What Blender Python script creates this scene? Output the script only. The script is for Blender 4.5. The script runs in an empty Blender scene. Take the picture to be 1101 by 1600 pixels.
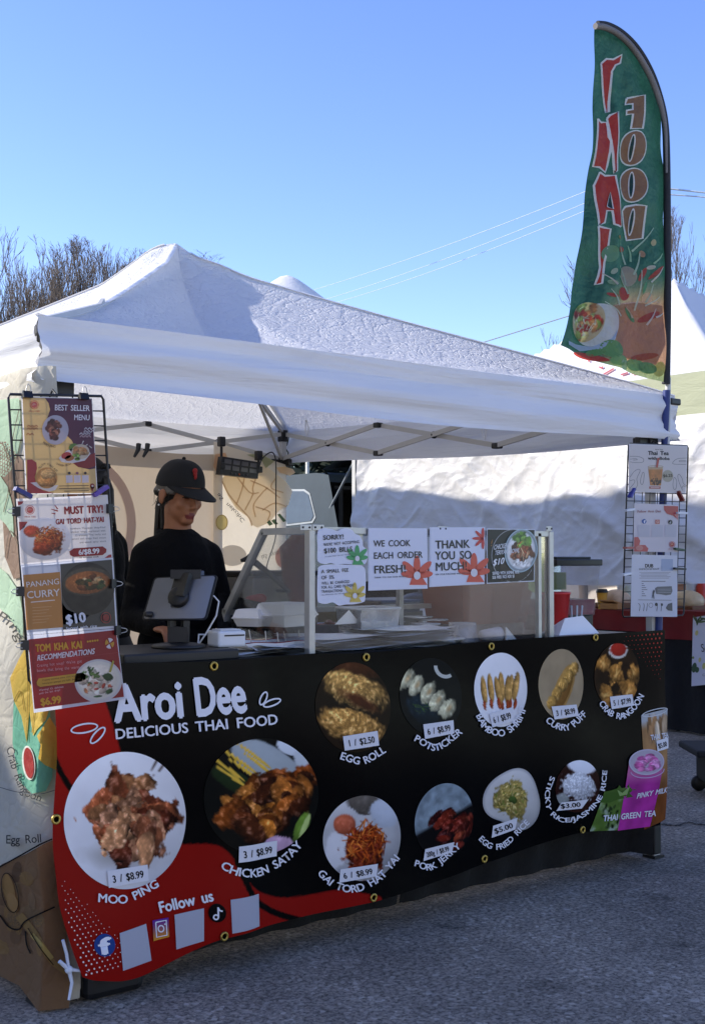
import bpy, bmesh, math, random
import numpy as np
from mathutils import Vector, Matrix, Euler
from mathutils.geometry import tessellate_polygon

SC = bpy.context.scene
COL = SC.collection
# ---------------------------------------------------------------- camera
PITCH = math.radians(2.09)
FX, FY = 0.617, 0.787
_n = math.hypot(FX, FY); FX /= _n; FY /= _n
CAM = Vector((-1.56, -3.53, 1.35))
FOC = 1920.0
FWD = Vector((FX*math.cos(PITCH), FY*math.cos(PITCH), math.sin(PITCH)))
RGT = Vector((FY, -FX, 0))
UPV = RGT.cross(FWD)
cd = bpy.data.cameras.new('camera'); cam = bpy.data.objects.new('camera', cd); COL.objects.link(cam)
cd.sensor_fit = 'VERTICAL'; cd.sensor_height = 36.0; cd.sensor_width = 36.0
cd.lens = 36.0*FOC/1600.0
cd.clip_start = 0.05; cd.clip_end = 3000
m3 = Matrix((RGT, UPV, -FWD)).transposed()
cam.matrix_world = Matrix.Translation(CAM) @ m3.to_4x4()
SC.camera = cam
# ---------------------------------------------------------------- world, sun, exposure
SUN_EL = math.radians(30); SUN_AZ = math.atan2(-0.66, 0.75)       # measured from +Y towards +X
w = bpy.data.worlds.new("World"); SC.world = w; w.use_nodes = True
nt = w.node_tree; nt.nodes.clear()
sky = nt.nodes.new('ShaderNodeTexSky'); sky.sky_type = 'NISHITA'; sky.sun_disc = False
sky.sun_elevation = SUN_EL; sky.sun_rotation = SUN_AZ
sky.air_density = 1.0; sky.dust_density = 0.25; sky.ozone_density = 2.2; sky.altitude = 200
bg = nt.nodes.new('ShaderNodeBackground'); bg.inputs[1].default_value = 0.145
wo = nt.nodes.new('ShaderNodeOutputWorld')
hs = nt.nodes.new('ShaderNodeHueSaturation'); hs.inputs['Saturation'].default_value = 1.18; hs.inputs['Hue'].default_value = 0.521
nt.links.new(sky.outputs[0], hs.inputs['Color']); nt.links.new(hs.outputs[0], bg.inputs[0]); nt.links.new(bg.outputs[0], wo.inputs[0])
sl = bpy.data.lights.new('sun', 'SUN'); sl.energy = 3.8; sl.angle = math.radians(0.5); sl.color = (1.0, 0.94, 0.85)
so = bpy.data.objects.new('sun', sl); COL.objects.link(so)
SDIR = Vector((math.sin(SUN_AZ)*math.cos(SUN_EL), math.cos(SUN_AZ)*math.cos(SUN_EL), math.sin(SUN_EL)))
so.rotation_euler = (-SDIR).to_track_quat('-Z', 'Y').to_euler(); so.location = (0, 0, 30)
SC.view_settings.view_transform = 'Standard'; SC.view_settings.look = 'None'
SC.view_settings.exposure = 1.06; SC.view_settings.gamma = 1.0
SC.cycles.max_bounces = 10; SC.cycles.transparent_max_bounces = 24; SC.cycles.diffuse_bounces = 4
SC.cycles.glossy_bounces = 3; SC.cycles.transmission_bounces = 6
SC.cycles.sample_clamp_indirect = 6.0; SC.cycles.caustics_reflective = False; SC.cycles.caustics_refractive = False
try: SC.cycles.use_denoising = True
except Exception: pass

# ---------------------------------------------------------------- pixel rays of the photograph -> points on real planes
def ray(px, py): return FWD + RGT*((px-550.5)/FOC) + UPV*((800.0-py)/FOC)
def hY(px, py, Y):
    d = ray(px, py); return CAM + d*((Y-CAM.y)/d.y)
def hX(px, py, X):
    d = ray(px, py); return CAM + d*((X-CAM.x)/d.x)
def hZ(px, py, Z):
    d = ray(px, py); return CAM + d*((Z-CAM.z)/d.z)
def hD(px, py, k): return CAM + ray(px, py)*k

# ---------------------------------------------------------------- materials
def lin(c):
    if isinstance(c, str):
        c = c.lstrip('#'); c = tuple(int(c[i:i+2], 16)/255 for i in (0, 2, 4))
    return tuple((x/12.92 if x <= 0.04045 else ((x+0.055)/1.055)**2.4) for x in c[:3])
def lina(a):
    a = np.clip(np.asarray(a, float), 0, 1)
    return np.where(a <= 0.04045, a/12.92, ((a+0.055)/1.055)**2.4)
MATS = {}
def _newmat(name):
    m = bpy.data.materials.new(name); m.use_nodes = True; t = m.node_tree; t.nodes.clear()
    o = t.nodes.new('ShaderNodeOutputMaterial'); MATS[name] = m; return m, t, o
def _bump(t, target, scale, strength, dist=0.01, detail=4, coord='Object', kind='noise'):
    tc = t.nodes.new('ShaderNodeTexCoord')
    if kind == 'noise':
        n = t.nodes.new('ShaderNodeTexNoise'); n.inputs['Scale'].default_value = scale; n.inputs['Detail'].default_value = detail
        out = n.outputs[0]; t.links.new(tc.outputs[coord], n.inputs['Vector'])
    b = t.nodes.new('ShaderNodeBump'); b.inputs['Strength'].default_value = strength; b.inputs['Distance'].default_value = dist
    t.links.new(out, b.inputs['Height']); t.links.new(b.outputs[0], target)
    return b
def mat(name, col, rough=0.6, metal=0.0, var=0.12, vscale=6.0, bump=None, spec=0.5, coat=0.0):
    """Principled paint with a gentle mottling of the colour and an optional bump=(scale, strength, distance)."""
    if name in MATS: return MATS[name]
    m, t, o = _newmat(name); p = t.nodes.new('ShaderNodeBsdfPrincipled')
    c = lin(col) if isinstance(col, str) else col
    p.inputs['Roughness'].default_value = rough; p.inputs['Metallic'].default_value = metal
    p.inputs['Specular IOR Level'].default_value = spec; p.inputs['Coat Weight'].default_value = coat
    tc = t.nodes.new('ShaderNodeTexCoord'); n = t.nodes.new('ShaderNodeTexNoise')
    n.inputs['Scale'].default_value = vscale; n.inputs['Detail'].default_value = 5
    t.links.new(tc.outputs['Object'], n.inputs['Vector'])
    r = t.nodes.new('ShaderNodeValToRGB')
    r.color_ramp.elements[0].position = 0.3; r.color_ramp.elements[1].position = 0.7
    r.color_ramp.elements[0].color = (*[x*(1-var) for x in c], 1); r.color_ramp.elements[1].color = (*[min(1, x*(1+var)) for x in c], 1)
    t.links.new(n.outputs[0], r.inputs[0]); t.links.new(r.outputs[0], p.inputs['Base Color'])
    if bump: _bump(t, p.inputs['Normal'], bump[0], bump[1], bump[2] if len(bump) > 2 else 0.01)
    t.links.new(p.outputs[0], o.inputs[0]); return m
def print_mat(name, rough=0.4, spec=0.5, transl=0.0, bump=None, coat=0.0, crease=None):
    """Printed sheet: the print's colours are stored on the mesh."""
    if name in MATS: return MATS[name]
    m, t, o = _newmat(name); p = t.nodes.new('ShaderNodeBsdfPrincipled')
    a = t.nodes.new('ShaderNodeAttribute'); a.attribute_name = 'Col'
    t.links.new(a.outputs['Color'], p.inputs['Base Color'])
    p.inputs['Roughness'].default_value = rough; p.inputs['Specular IOR Level'].default_value = spec
    p.inputs['Coat Weight'].default_value = coat; p.inputs['Coat Roughness'].default_value = 0.12
    if bump: b = _bump(t, p.inputs['Normal'], bump[0], bump[1], bump[2])
    for sc, st, ds in (crease or ()):
        tc = t.nodes.new('ShaderNodeTexCoord'); v = t.nodes.new('ShaderNodeTexVoronoi'); v.feature = 'DISTANCE_TO_EDGE'; v.inputs['Scale'].default_value = sc; t.links.new(tc.outputs['Object'], v.inputs['Vector'])
        mr = t.nodes.new('ShaderNodeMapRange'); mr.inputs['From Max'].default_value = 0.12; mr.interpolation_type = 'SMOOTHSTEP'; t.links.new(v.outputs['Distance'], mr.inputs['Value'])
        b_ = t.nodes.new('ShaderNodeBump'); b_.inputs['Strength'].default_value = st; b_.inputs['Distance'].default_value = ds; t.links.new(mr.outputs[0], b_.inputs['Height']); t.links.new(b.outputs[0], b_.inputs['Normal']); t.links.new(b_.outputs[0], p.inputs['Normal']); b = b_
    last = p.outputs[0]
    if transl > 0:
        tr = t.nodes.new('ShaderNodeBsdfTranslucent'); t.links.new(a.outputs['Color'], tr.inputs[0])
        if bump: t.links.new(b.outputs[0], tr.inputs['Normal'])
        mx = t.nodes.new('ShaderNodeMixShader'); mx.inputs[0].default_value = transl
        t.links.new(last, mx.inputs[1]); t.links.new(tr.outputs[0], mx.inputs[2]); last = mx.outputs[0]
    t.links.new(last, o.inputs[0]); return m
def cloth_mat(name, col, transl=0.3, rough=0.8, bumps=(), crease=None, var=0.03, spec=0.25):
    if name in MATS: return MATS[name]
    m, t, o = _newmat(name); p = t.nodes.new('ShaderNodeBsdfPrincipled'); c = lin(col) if isinstance(col, str) else col
    tc = t.nodes.new('ShaderNodeTexCoord')
    p.inputs['Roughness'].default_value = rough; p.inputs['Specular IOR Level'].default_value = 0.25
    n0 = t.nodes.new('ShaderNodeTexNoise'); n0.inputs['Scale'].default_value = 2.5; n0.inputs['Detail'].default_value = 6
    t.links.new(tc.outputs['Object'], n0.inputs['Vector'])
    r = t.nodes.new('ShaderNodeValToRGB'); r.color_ramp.elements[0].color = (*[x*(1-var) for x in c], 1)
    r.color_ramp.elements[1].color = (*[min(1, x*(1+var)) for x in c], 1)
    t.links.new(n0.outputs[0], r.inputs[0]); t.links.new(r.outputs[0], p.inputs['Base Color'])
    nrm = None
    for (sc, st, ds, str_) in bumps:                      # stretched noise folds
        mp = t.nodes.new('ShaderNodeMapping'); mp.inputs['Scale'].default_value = str_
        t.links.new(tc.outputs['Object'], mp.inputs['Vector'])
        n = t.nodes.new('ShaderNodeTexNoise'); n.inputs['Scale'].default_value = sc; n.inputs['Detail'].default_value = 5
        n.inputs['Distortion'].default_value = 0.6
        t.links.new(mp.outputs[0], n.inputs['Vector'])
        b = t.nodes.new('ShaderNodeBump'); b.inputs['Strength'].default_value = st; b.inputs['Distance'].default_value = ds
        t.links.new(n.outputs[0], b.inputs['Height'])
        if nrm: t.links.new(nrm, b.inputs['Normal'])
        nrm = b.outputs[0]
    for sc, st, ds in (crease or ()):                     # sharp straight creases between flat facets: (scale, strength, distance)
        nn = t.nodes.new('ShaderNodeTexNoise'); nn.inputs['Scale'].default_value = sc*0.7; nn.inputs['Detail'].default_value = 3
        t.links.new(tc.outputs['Object'], nn.inputs['Vector'])
        ad = t.nodes.new('ShaderNodeMixRGB'); ad.blend_type = 'ADD'; ad.inputs[0].default_value = 0.22
        t.links.new(tc.outputs['Object'], ad.inputs[1]); t.links.new(nn.outputs['Color'], ad.inputs[2])
        v = t.nodes.new('ShaderNodeTexVoronoi'); v.feature = 'DISTANCE_TO_EDGE'; v.inputs['Scale'].default_value = sc
        t.links.new(ad.outputs[0], v.inputs['Vector'])
        b = t.nodes.new('ShaderNodeBump'); b.inputs['Strength'].default_value = st; b.inputs['Distance'].default_value = ds
        mr = t.nodes.new('ShaderNodeMapRange'); mr.inputs['From Min'].default_value = 0.0; mr.inputs['From Max'].default_value = 0.11; mr.interpolation_type = 'SMOOTHSTEP'
        t.links.new(v.outputs['Distance'], mr.inputs['Value']); t.links.new(mr.outputs[0], b.inputs['Height'])
        if nrm: t.links.new(nrm, b.inputs['Normal'])
        nrm = b.outputs[0]
    tr = t.nodes.new('ShaderNodeBsdfTranslucent'); t.links.new(r.outputs[0], tr.inputs[0])
    if nrm: t.links.new(nrm, p.inputs['Normal']); t.links.new(nrm, tr.inputs['Normal'])
    mx = t.nodes.new('ShaderNodeMixShader'); mx.inputs[0].default_value = transl
    t.links.new(p.outputs[0], mx.inputs[1]); t.links.new(tr.outputs[0], mx.inputs[2]); t.links.new(mx.outputs[0], o.inputs[0])
    return m
def clear_mat(name, tint=(0.985, 0.99, 0.985), haze=0.06, refl=0.10, rough=0.06, fr=0.9):
    if name in MATS: return MATS[name]
    m, t, o = _newmat(name)
    tr = t.nodes.new('ShaderNodeBsdfTransparent'); tr.inputs[0].default_value = (*tint, 1)
    d = t.nodes.new('ShaderNodeBsdfDiffuse'); d.inputs[0].default_value = (0.75, 0.76, 0.76, 1)
    g = t.nodes.new('ShaderNodeBsdfGlossy'); g.inputs['Roughness'].default_value = rough
    tc = t.nodes.new('ShaderNodeTexCoord'); n = t.nodes.new('ShaderNodeTexNoise'); n.inputs['Scale'].default_value = 9; n.inputs['Detail'].default_value = 8
    t.links.new(tc.outputs['Object'], n.inputs['Vector'])
    mr = t.nodes.new('ShaderNodeMapRange'); mr.inputs['From Min'].default_value = 0.35; mr.inputs['From Max'].default_value = 0.75
    mr.inputs['To Min'].default_value = haze*0.4; mr.inputs['To Max'].default_value = haze*1.8
    t.links.new(n.outputs[0], mr.inputs['Value'])
    m1 = t.nodes.new('ShaderNodeMixShader'); t.links.new(mr.outputs[0], m1.inputs[0])
    t.links.new(tr.outputs[0], m1.inputs[1]); t.links.new(d.outputs[0], m1.inputs[2])
    f = t.nodes.new('ShaderNodeFresnel'); f.inputs[0].default_value = 1.45
    ml = t.nodes.new('ShaderNodeMath'); ml.operation = 'MULTIPLY_ADD'; ml.inputs[1].default_value = fr; ml.inputs[2].default_value = refl*0.3
    t.links.new(f.outputs[0], ml.inputs[0])
    m2 = t.nodes.new('ShaderNodeMixShader'); t.links.new(ml.outputs[0], m2.inputs[0])
    t.links.new(m1.outputs[0], m2.inputs[1]); t.links.new(g.outputs[0], m2.inputs[2]); t.links.new(m2.outputs[0], o.inputs[0])
    return m
def glow_mat(name, col, strength):
    m, t, o = _newmat(name); e = t.nodes.new('ShaderNodeEmission'); e.inputs[0].default_value = (*lin(col), 1); e.inputs[1].default_value = strength
    t.links.new(e.outputs[0], o.inputs[0]); return m

# ---------------------------------------------------------------- object helpers
def thing(name, label, cat, loc=(0, 0, 0), group=None):
    o = bpy.data.objects.new(name, None); COL.objects.link(o); o.location = loc; o.empty_display_size = 0.1
    o['label'] = label; o['category'] = cat
    if group: o['group'] = group
    return o
def tag(o, label, cat, group=None, kind=None):
    o['label'] = label; o['category'] = cat
    if group: o['group'] = group
    if kind: o['kind'] = kind
    return o
def link(name, me, m=None, parent=None, label=None):
    o = bpy.data.objects.new(name, me); COL.objects.link(o)
    if m is not None:
        for q in (m if isinstance(m, (list, tuple)) else [m]): me.materials.append(q)
    if parent is not None:
        o.parent = parent
        o.matrix_parent_inverse = Matrix.Identity(4)
        mw = Matrix.Identity(4); p = parent
        while p is not None: mw = Matrix.Translation(p.location) @ mw; p = p.parent   # parents are only ever moved, never turned
        o.location = -mw.translation
    if label: o['label'] = label
    return o

class MB:
    """Collects shapes, in world coordinates, for ONE mesh."""
    def __init__(s): s.v = []; s.f = []; s.mi = []; s.sm = []
    def add(s, vs, fs, mi=0, smooth=False):
        b = len(s.v); s.v += [tuple(x) for x in vs]; s.f += [tuple(i+b for i in f) for f in fs]
        s.mi += [mi]*len(fs); s.sm += [smooth]*len(fs); return s
    def box(s, c, d, R=None, mi=0, bev=0.0):
        c = Vector(c); hx, hy, hz = d[0]/2, d[1]/2, d[2]/2
        if bev > 0:
            bm = bmesh.new(); bmesh.ops.create_cube(bm, size=1.0)
            for v in bm.verts: v.co = Vector((v.co.x*d[0], v.co.y*d[1], v.co.z*d[2]))
            bmesh.ops.bevel(bm, geom=list(bm.edges), offset=bev, segments=2, affect='EDGES', profile=0.5)
            vs = [(R @ v.co if R else v.co) + c for v in bm.verts]; bm.verts.index_update()
            fs = [[v.index for v in f.verts] for f in bm.faces]; bm.free(); return s.add(vs, fs, mi)
        vs = [Vector((x*hx, y*hy, z*hz)) for x in (-1, 1) for y in (-1, 1) for z in (-1, 1)]
        vs = [(R @ v if R else v) + c for v in vs]
        return s.add(vs, [(0, 1, 3, 2), (4, 6, 7, 5), (0, 4, 5, 1), (2, 3, 7, 6), (0, 2, 6, 4), (1, 5, 7, 3)], mi)
    def span(s, a, b, mi=0, bev=0.0):
        a, b = Vector(a), Vector(b); return s.box((a+b)/2, [abs(b[i]-a[i]) for i in range(3)], None, mi, bev)
    def bar(s, a, b, w_, h_=None, mi=0, up=(0, 0, 1)):
        a, b = Vector(a), Vector(b); d = b-a; L = d.length; d = d/L; up = Vector(up)
        if abs(d.dot(up)) > 0.98: up = Vector((1, 0, 0))
        x = d.cross(up).normalized(); z = x.cross(d)
        R = Matrix((x, d, z)).transposed(); return s.box((a+b)/2, (w_, L, h_ or w_), R, mi)
    def tube(s, pts, r, n=8, mi=0, cap=True, closed=False, sm=True):
        pts = [Vector(p) for p in pts]; N = len(pts); rs = r if isinstance(r, (list, tuple)) else [r]*N
        vs = []; x = None
        for i, p in enumerate(pts):
            if closed: d = pts[(i+1) % N]-pts[i-1]
            else: d = pts[min(i+1, N-1)]-pts[max(i-1, 0)]
            if d.length < 1e-9: d = Vector((0, 0, 1))
            d.normalize()
            if x is None: x = d.orthogonal().normalized()
            else:
                x = x-d*x.dot(d); x = x.normalized() if x.length > 1e-6 else d.orthogonal().normalized()
            y = d.cross(x)
            for k in range(n):
                a = 2*math.pi*k/n; vs.append(p+(x*math.cos(a)+y*math.sin(a))*rs[i])
        fs = []
        for i in range(N if closed else N-1):
            j = (i+1) % N
            for k in range(n): fs.append((i*n+k, i*n+(k+1) % n, j*n+(k+1) % n, j*n+k))
        s.add(vs, fs, mi, sm)
        if cap and not closed:
            s.add(vs[:n], [tuple(range(n-1, -1, -1))], mi); s.add(vs[-n:], [tuple(range(n))], mi)
        return s
    def lathe(s, prof, c=(0, 0, 0), n=24, mi=0, R=None, sm=True, sx=1.0, sy=1.0):
        c = Vector(c); vs = []
        for (r, z) in prof:
            for k in range(n):
                a = 2*math.pi*k/n; v = Vector((r*math.cos(a)*sx, r*math.sin(a)*sy, z)); vs.append((R @ v if R else v)+c)
        fs = []
        for i in range(len(prof)-1):
            for k in range(n): fs.append((i*n+k, i*n+(k+1) % n, (i+1)*n+(k+1) % n, (i+1)*n+k))
        s.add(vs, fs, mi, sm)
        if prof[0][0] > 1e-4: s.add(vs[:n], [tuple(range(n-1, -1, -1))], mi)
        if prof[-1][0] > 1e-4: s.add(vs[-n:], [tuple(range(n))], mi)
        return s
    def ball(s, c, r, mi=0, nu=16, nv=10, R=None):
        r = r if isinstance(r, (list, tuple)) else (r, r, r); c = Vector(c); vs = []
        for i in range(nv+1):
            t = math.pi*i/nv
            for k in range(nu):
                a = 2*math.pi*k/nu; v = Vector((r[0]*math.sin(t)*math.cos(a), r[1]*math.sin(t)*math.sin(a), r[2]*math.cos(t)))
                vs.append((R @ v if R else v)+c)
        fs = [(i*nu+k, (i+1)*nu+k, (i+1)*nu+(k+1) % nu, i*nu+(k+1) % nu) for i in range(nv) for k in range(nu)]
        return s.add(vs, fs, mi, True)
    def grid(s, fn, nu, nv, mi=0, sm=True):
        vs = [fn(i/nu, j/nv) for j in range(nv+1) for i in range(nu+1)]
        fs = [(j*(nu+1)+i, j*(nu+1)+i+1, (j+1)*(nu+1)+i+1, (j+1)*(nu+1)+i) for j in range(nv) for i in range(nu)]
        return s.add(vs, fs, mi, sm)
    def prism(s, poly, a, b, mi=0):
        """polygon of world points pushed from offset a to offset b (vectors)"""
        n = len(poly); a, b = Vector(a), Vector(b)
        vs = [Vector(p)+a for p in poly]+[Vector(p)+b for p in poly]
        fs = [tuple(range(n-1, -1, -1)), tuple(range(n, 2*n))]+[(i, (i+1) % n, n+(i+1) % n, n+i) for i in range(n)]
        return s.add(vs, fs, mi)
    def mesh(s, name):
        me = bpy.data.meshes.new(name); me.from_pydata(s.v, [], s.f); me.update()
        me.polygons.foreach_set('material_index', s.mi); me.polygons.foreach_set('use_smooth', s.sm); return me
    def build(s, name, m, parent=None, label=None): return link(name, s.mesh(name), m, parent, label)

# ---------------------------------------------------------------- lettering and printed art
_gl = {}; _adv = {}
def _curve_mesh(body, bold):
    cu = bpy.data.curves.new('t', 'FONT'); cu.body = body; cu.size = 1.0; cu.resolution_u = 3; cu.offset = bold
    ob = bpy.data.objects.new('t', cu); COL.objects.link(ob)
    dg = bpy.context.evaluated_depsgraph_get(); ev = ob.evaluated_get(dg); me = ev.to_mesh()
    vs = [(v.co.x, v.co.y) for v in me.vertices]; fs = [tuple(p.vertices) for p in me.polygons]
    ev.to_mesh_clear(); bpy.data.objects.remove(ob); bpy.data.curves.remove(cu)
    return vs, fs
def glyph(c, bold):
    k = (c, bold)
    if k not in _gl: _gl[k] = _curve_mesh(c, bold) if c.strip() else ([], [])
    return _gl[k]
def adv(c):
    if c not in _adv:
        def wd(x):
            vs, _ = _curve_mesh(x, 0.0); xs = [v[0] for v in vs]; return max(xs)-min(xs)
        if '||' not in _adv: _adv['||'] = wd('||')
        _adv[c] = (wd('|'+c+'|')-_adv['||'])*(1.7 if c == ' ' else 1)
    return _adv[c]
CAPH = 0.73
def cubic_path(pts, n=60):
    """smooth path through px points (Catmull-Rom), returned as arrays and cumulative length"""
    P = [np.array(p, float) for p in pts]
    if len(P) == 2: out = [P[0]+(P[1]-P[0])*i/n for i in range(n+1)]
    else:
        out = []; Q = [2*P[0]-P[1]]+P+[2*P[-1]-P[-2]]
        for i in range(1, len(Q)-2):
            p0, p1, p2, p3 = Q[i-1], Q[i], Q[i+1], Q[i+2]
            for t in np.linspace(0, 1, n, endpoint=False):
                out.append(0.5*((2*p1)+(-p0+p2)*t+(2*p0-5*p1+4*p2-p3)*t*t+(-p0+3*p1-3*p2+p3)*t**3))
        out.append(P[-1])
    out = np.array(out); L = np.concatenate([[0], np.cumsum(np.sqrt(((out[1:]-out[:-1])**2).sum(1)))]); return out, L
class Art:
    """Printed sheet: polygons, text and pictures drawn in photo pixels (or crop units, T) and laid on a real surface S."""
    def __init__(s, S, T=(0, 0, 1.0)): s.S = S; s.T = T; s.v = []; s.f = []; s.c = []; s.step = 1.0
    def p(s, x, y): return (s.T[0]+x*s.T[2], s.T[1]+y*s.T[2])
    maxedge = None
    def _put(s, pts, faces, cols, lay):
        b = len(s.v)
        if s.maxedge and len(set(cols)) == 1:              # cut long triangles so that they follow a curved sheet
            P = [tuple(q) for q in pts]; st = []
            for f in faces:
                for i in range(1, len(f)-1): st.append((f[0], f[i], f[i+1]))
            out = []; memo = {}; mx = s.maxedge/s.T[2]
            while st:
                t = st.pop(); L = [math.hypot(P[t[i]][0]-P[t[(i+1) % 3]][0], P[t[i]][1]-P[t[(i+1) % 3]][1]) for i in range(3)]; i = L.index(max(L))
                if L[i] <= mx: out.append(t); continue
                a_, b_, c_ = t[i], t[(i+1) % 3], t[(i+2) % 3]; k = (min(a_, b_), max(a_, b_))
                if k not in memo: memo[k] = len(P); P.append(((P[a_][0]+P[b_][0])/2, (P[a_][1]+P[b_][1])/2))
                m_ = memo[k]; st += [(a_, m_, c_), (m_, b_, c_)]
            cols = [cols[0]]*len(P); pts, faces = P, out
        for (x, y) in pts: s.v.append(tuple(s.S(*s.p(x, y), lay)))
        s.f += [tuple(i+b for i in f) for f in faces]; s.c += cols
    def poly(s, pts, col, lay=1):
        pts = [tuple(q) for q in pts]
        tri = tessellate_polygon([[Vector((x, y, 0)) for x, y in pts]])
        s._put(pts, tri, [lin(col)]*len(pts), lay)
    def sheet(s, c4, col, lay=0, n=1, m=None):
        """base quad from 4 corners TL,TR,BR,BL"""
        m = m or n; A, B, C, D = [np.array(q, float) for q in c4]; pts = []
        for j in range(m+1):
            for i in range(n+1):
                u, v = i/n, j/m; q = (A*(1-u)+B*u)*(1-v)+(D*(1-u)+C*u)*v; pts.append(tuple(q))
        fs = [(j*(n+1)+i, j*(n+1)+i+1, (j+1)*(n+1)+i+1, (j+1)*(n+1)+i) for j in range(m) for i in range(n)]
        s._put(pts, fs, [lin(col)]*len(pts), lay)
    def ell(s, cx, cy, rx, ry, col, lay=1, rot=0.0, n=36, a0=0, a1=360):
        ca, sa = math.cos(math.radians(rot)), math.sin(math.radians(rot)); pts = []
        for k in range(n):
            a = math.radians(a0+(a1-a0)*k/(n if a1-a0 >= 360 else n-1)); x, y = rx*math.cos(a), ry*math.sin(a); pts.append((cx+x*ca-y*sa, cy+x*sa+y*ca))
        s.poly(pts, col, lay)
    def ring(s, cx, cy, rx, ry, w_, col, lay=1, rot=0.0, n=40, a0=0, a1=360):
        ca, sa = math.cos(math.radians(rot)), math.sin(math.radians(rot)); pts = []
        for k in range(n+1):
            a = math.radians(a0+(a1-a0)*k/n)
            for q in (0, 1):
                x, y = (rx-q*w_)*math.cos(a), (ry-q*w_)*math.sin(a); pts.append((cx+x*ca-y*sa, cy+x*sa+y*ca))
        s._put(pts, [(2*k, 2*k+1, 2*k+3, 2*k+2) for k in range(n)], [lin(col)]*len(pts), lay)
    def line(s, pts, w_, col, lay=1, smooth=True, taper=None):
        P, L = cubic_path(pts, 10) if smooth and len(pts) > 2 else (np.array(pts, float), None)
        out = []; N = len(P)
        for i in range(N):
            d = P[min(i+1, N-1)]-P[max(i-1, 0)]; d = d/(np.hypot(*d)+1e-9); nrm = np.array((-d[1], d[0]))
            ww = w_ if taper is None else w_*(taper[0]+(taper[1]-taper[0])*i/max(1, N-1))
            out += [tuple(P[i]+nrm*ww/2), tuple(P[i]-nrm*ww/2)]
        s._put(out, [(2*k, 2*k+1, 2*k+3, 2*k+2) for k in range(N-1)], [lin(col)]*len(out), lay)
    def text(s, body, path, h, col, lay=3, bold=0.0, up=None, fill=1.0, cap=CAPH, mirror=False):
        """body along path (list of px points, baseline), cap height h; glyph widths stretched to fill the path. up: fixed up vector"""
        P, L = cubic_path(path); tot = L[-1]*fill; wsum = sum(adv(c) for c in body); sx = tot/wsum; sy = h/cap; pos = (L[-1]-tot)/2
        for c in body:
            a_ = adv(c)*sx; vs, fs = glyph(c, 0.0); m_ = pos+a_/2
            x = np.interp(m_, L, P[:, 0]); y = np.interp(m_, L, P[:, 1])
            e = max(a_*0.5, 0.5); x1 = np.interp(m_+e, L, P[:, 0])-np.interp(m_-e, L, P[:, 0]); y1 = np.interp(m_+e, L, P[:, 1])-np.interp(m_-e, L, P[:, 1])
            q = math.hypot(x1, y1) or 1; d = (x1/q, y1/q); u = up or (d[1], -d[0])
            hw = adv(c)/2
            for ki, (ox, oy) in enumerate(((0, 0),) if bold <= 0 else ((-1, 0), (1, 0), (0, 1), (0, -1))):     # heavier weights: the letter struck four times
                pts = []
                for (gx, gy) in vs:
                    lx = (gx-hw+ox*bold*1.15)*sx*(-1 if mirror else 1); ly = (gy+oy*bold*.8)*sy; pts.append((x+d[0]*lx+u[0]*ly, y+d[1]*lx+u[1]*ly))
                if pts: s._put(pts, fs, [lin(col)]*len(pts), lay+ki*.08)
            pos += a_
    def pic(s, cx, cy, rx, ry, fn, lay=1, rings=24, segs=64, rot=0.0, shape=None):
        """painted round picture: fn(a,b)->rgb (sRGB) over the unit disc"""
        r = np.concatenate([[0.001], (np.arange(1, rings+1)/rings)]); th = np.arange(segs)*2*math.pi/segs
        R_, TH = np.meshgrid(r, th, indexing='ij'); A = R_*np.cos(TH); B = R_*np.sin(TH)
        c = lina(fn(A, B)); k = np.ones_like(TH) if shape is None else shape(TH); ca, sa = math.cos(math.radians(rot)), math.sin(math.radians(rot))
        X = A*rx*k; Y = B*ry*k; PX = cx+X*ca-Y*sa; PY = cy+X*sa+Y*ca
        pts = list(zip(PX.ravel(), PY.ravel())); fs = []
        for i in range(rings):
            for j in range(segs):
                j2 = (j+1) % segs; fs.append((i*segs+j, i*segs+j2, (i+1)*segs+j2, (i+1)*segs+j))
        s._put(pts, fs, [tuple(q) for q in c.reshape(-1, 3)], lay)
    def quadpic(s, c4, fn, lay=1, n=40, m=40):
        A, B, C, D = [np.array(q, float) for q in c4]; U, V = np.meshgrid(np.linspace(0, 1, n+1), np.linspace(0, 1, m+1))
        c = lina(fn(U, V)).reshape(-1, 3); pts = []
        for u, v in zip(U.ravel(), V.ravel()): pts.append(tuple((A*(1-u)+B*u)*(1-v)+(D*(1-u)+C*u)*v))
        fs = [(j*(n+1)+i, j*(n+1)+i+1, (j+1)*(n+1)+i+1, (j+1)*(n+1)+i) for j in range(m) for i in range(n)]
        s._put(pts, fs, [tuple(q) for q in c], lay)
    def mesh(s, name, smooth=True):
        me = bpy.data.meshes.new(name); me.from_pydata(s.v, [], s.f); me.update()
        at = me.color_attributes.new('Col', 'FLOAT_COLOR', 'POINT'); a = np.ones((len(s.v), 4), np.float32); a[:, :3] = np.array(s.c); at.data.foreach_set('color', a.ravel())
        me.polygons.foreach_set('use_smooth', [smooth]*len(me.polygons)); return me
    def build(s, name, m, parent=None, label=None): return link(name, s.mesh(name), m, parent, label)

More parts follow.
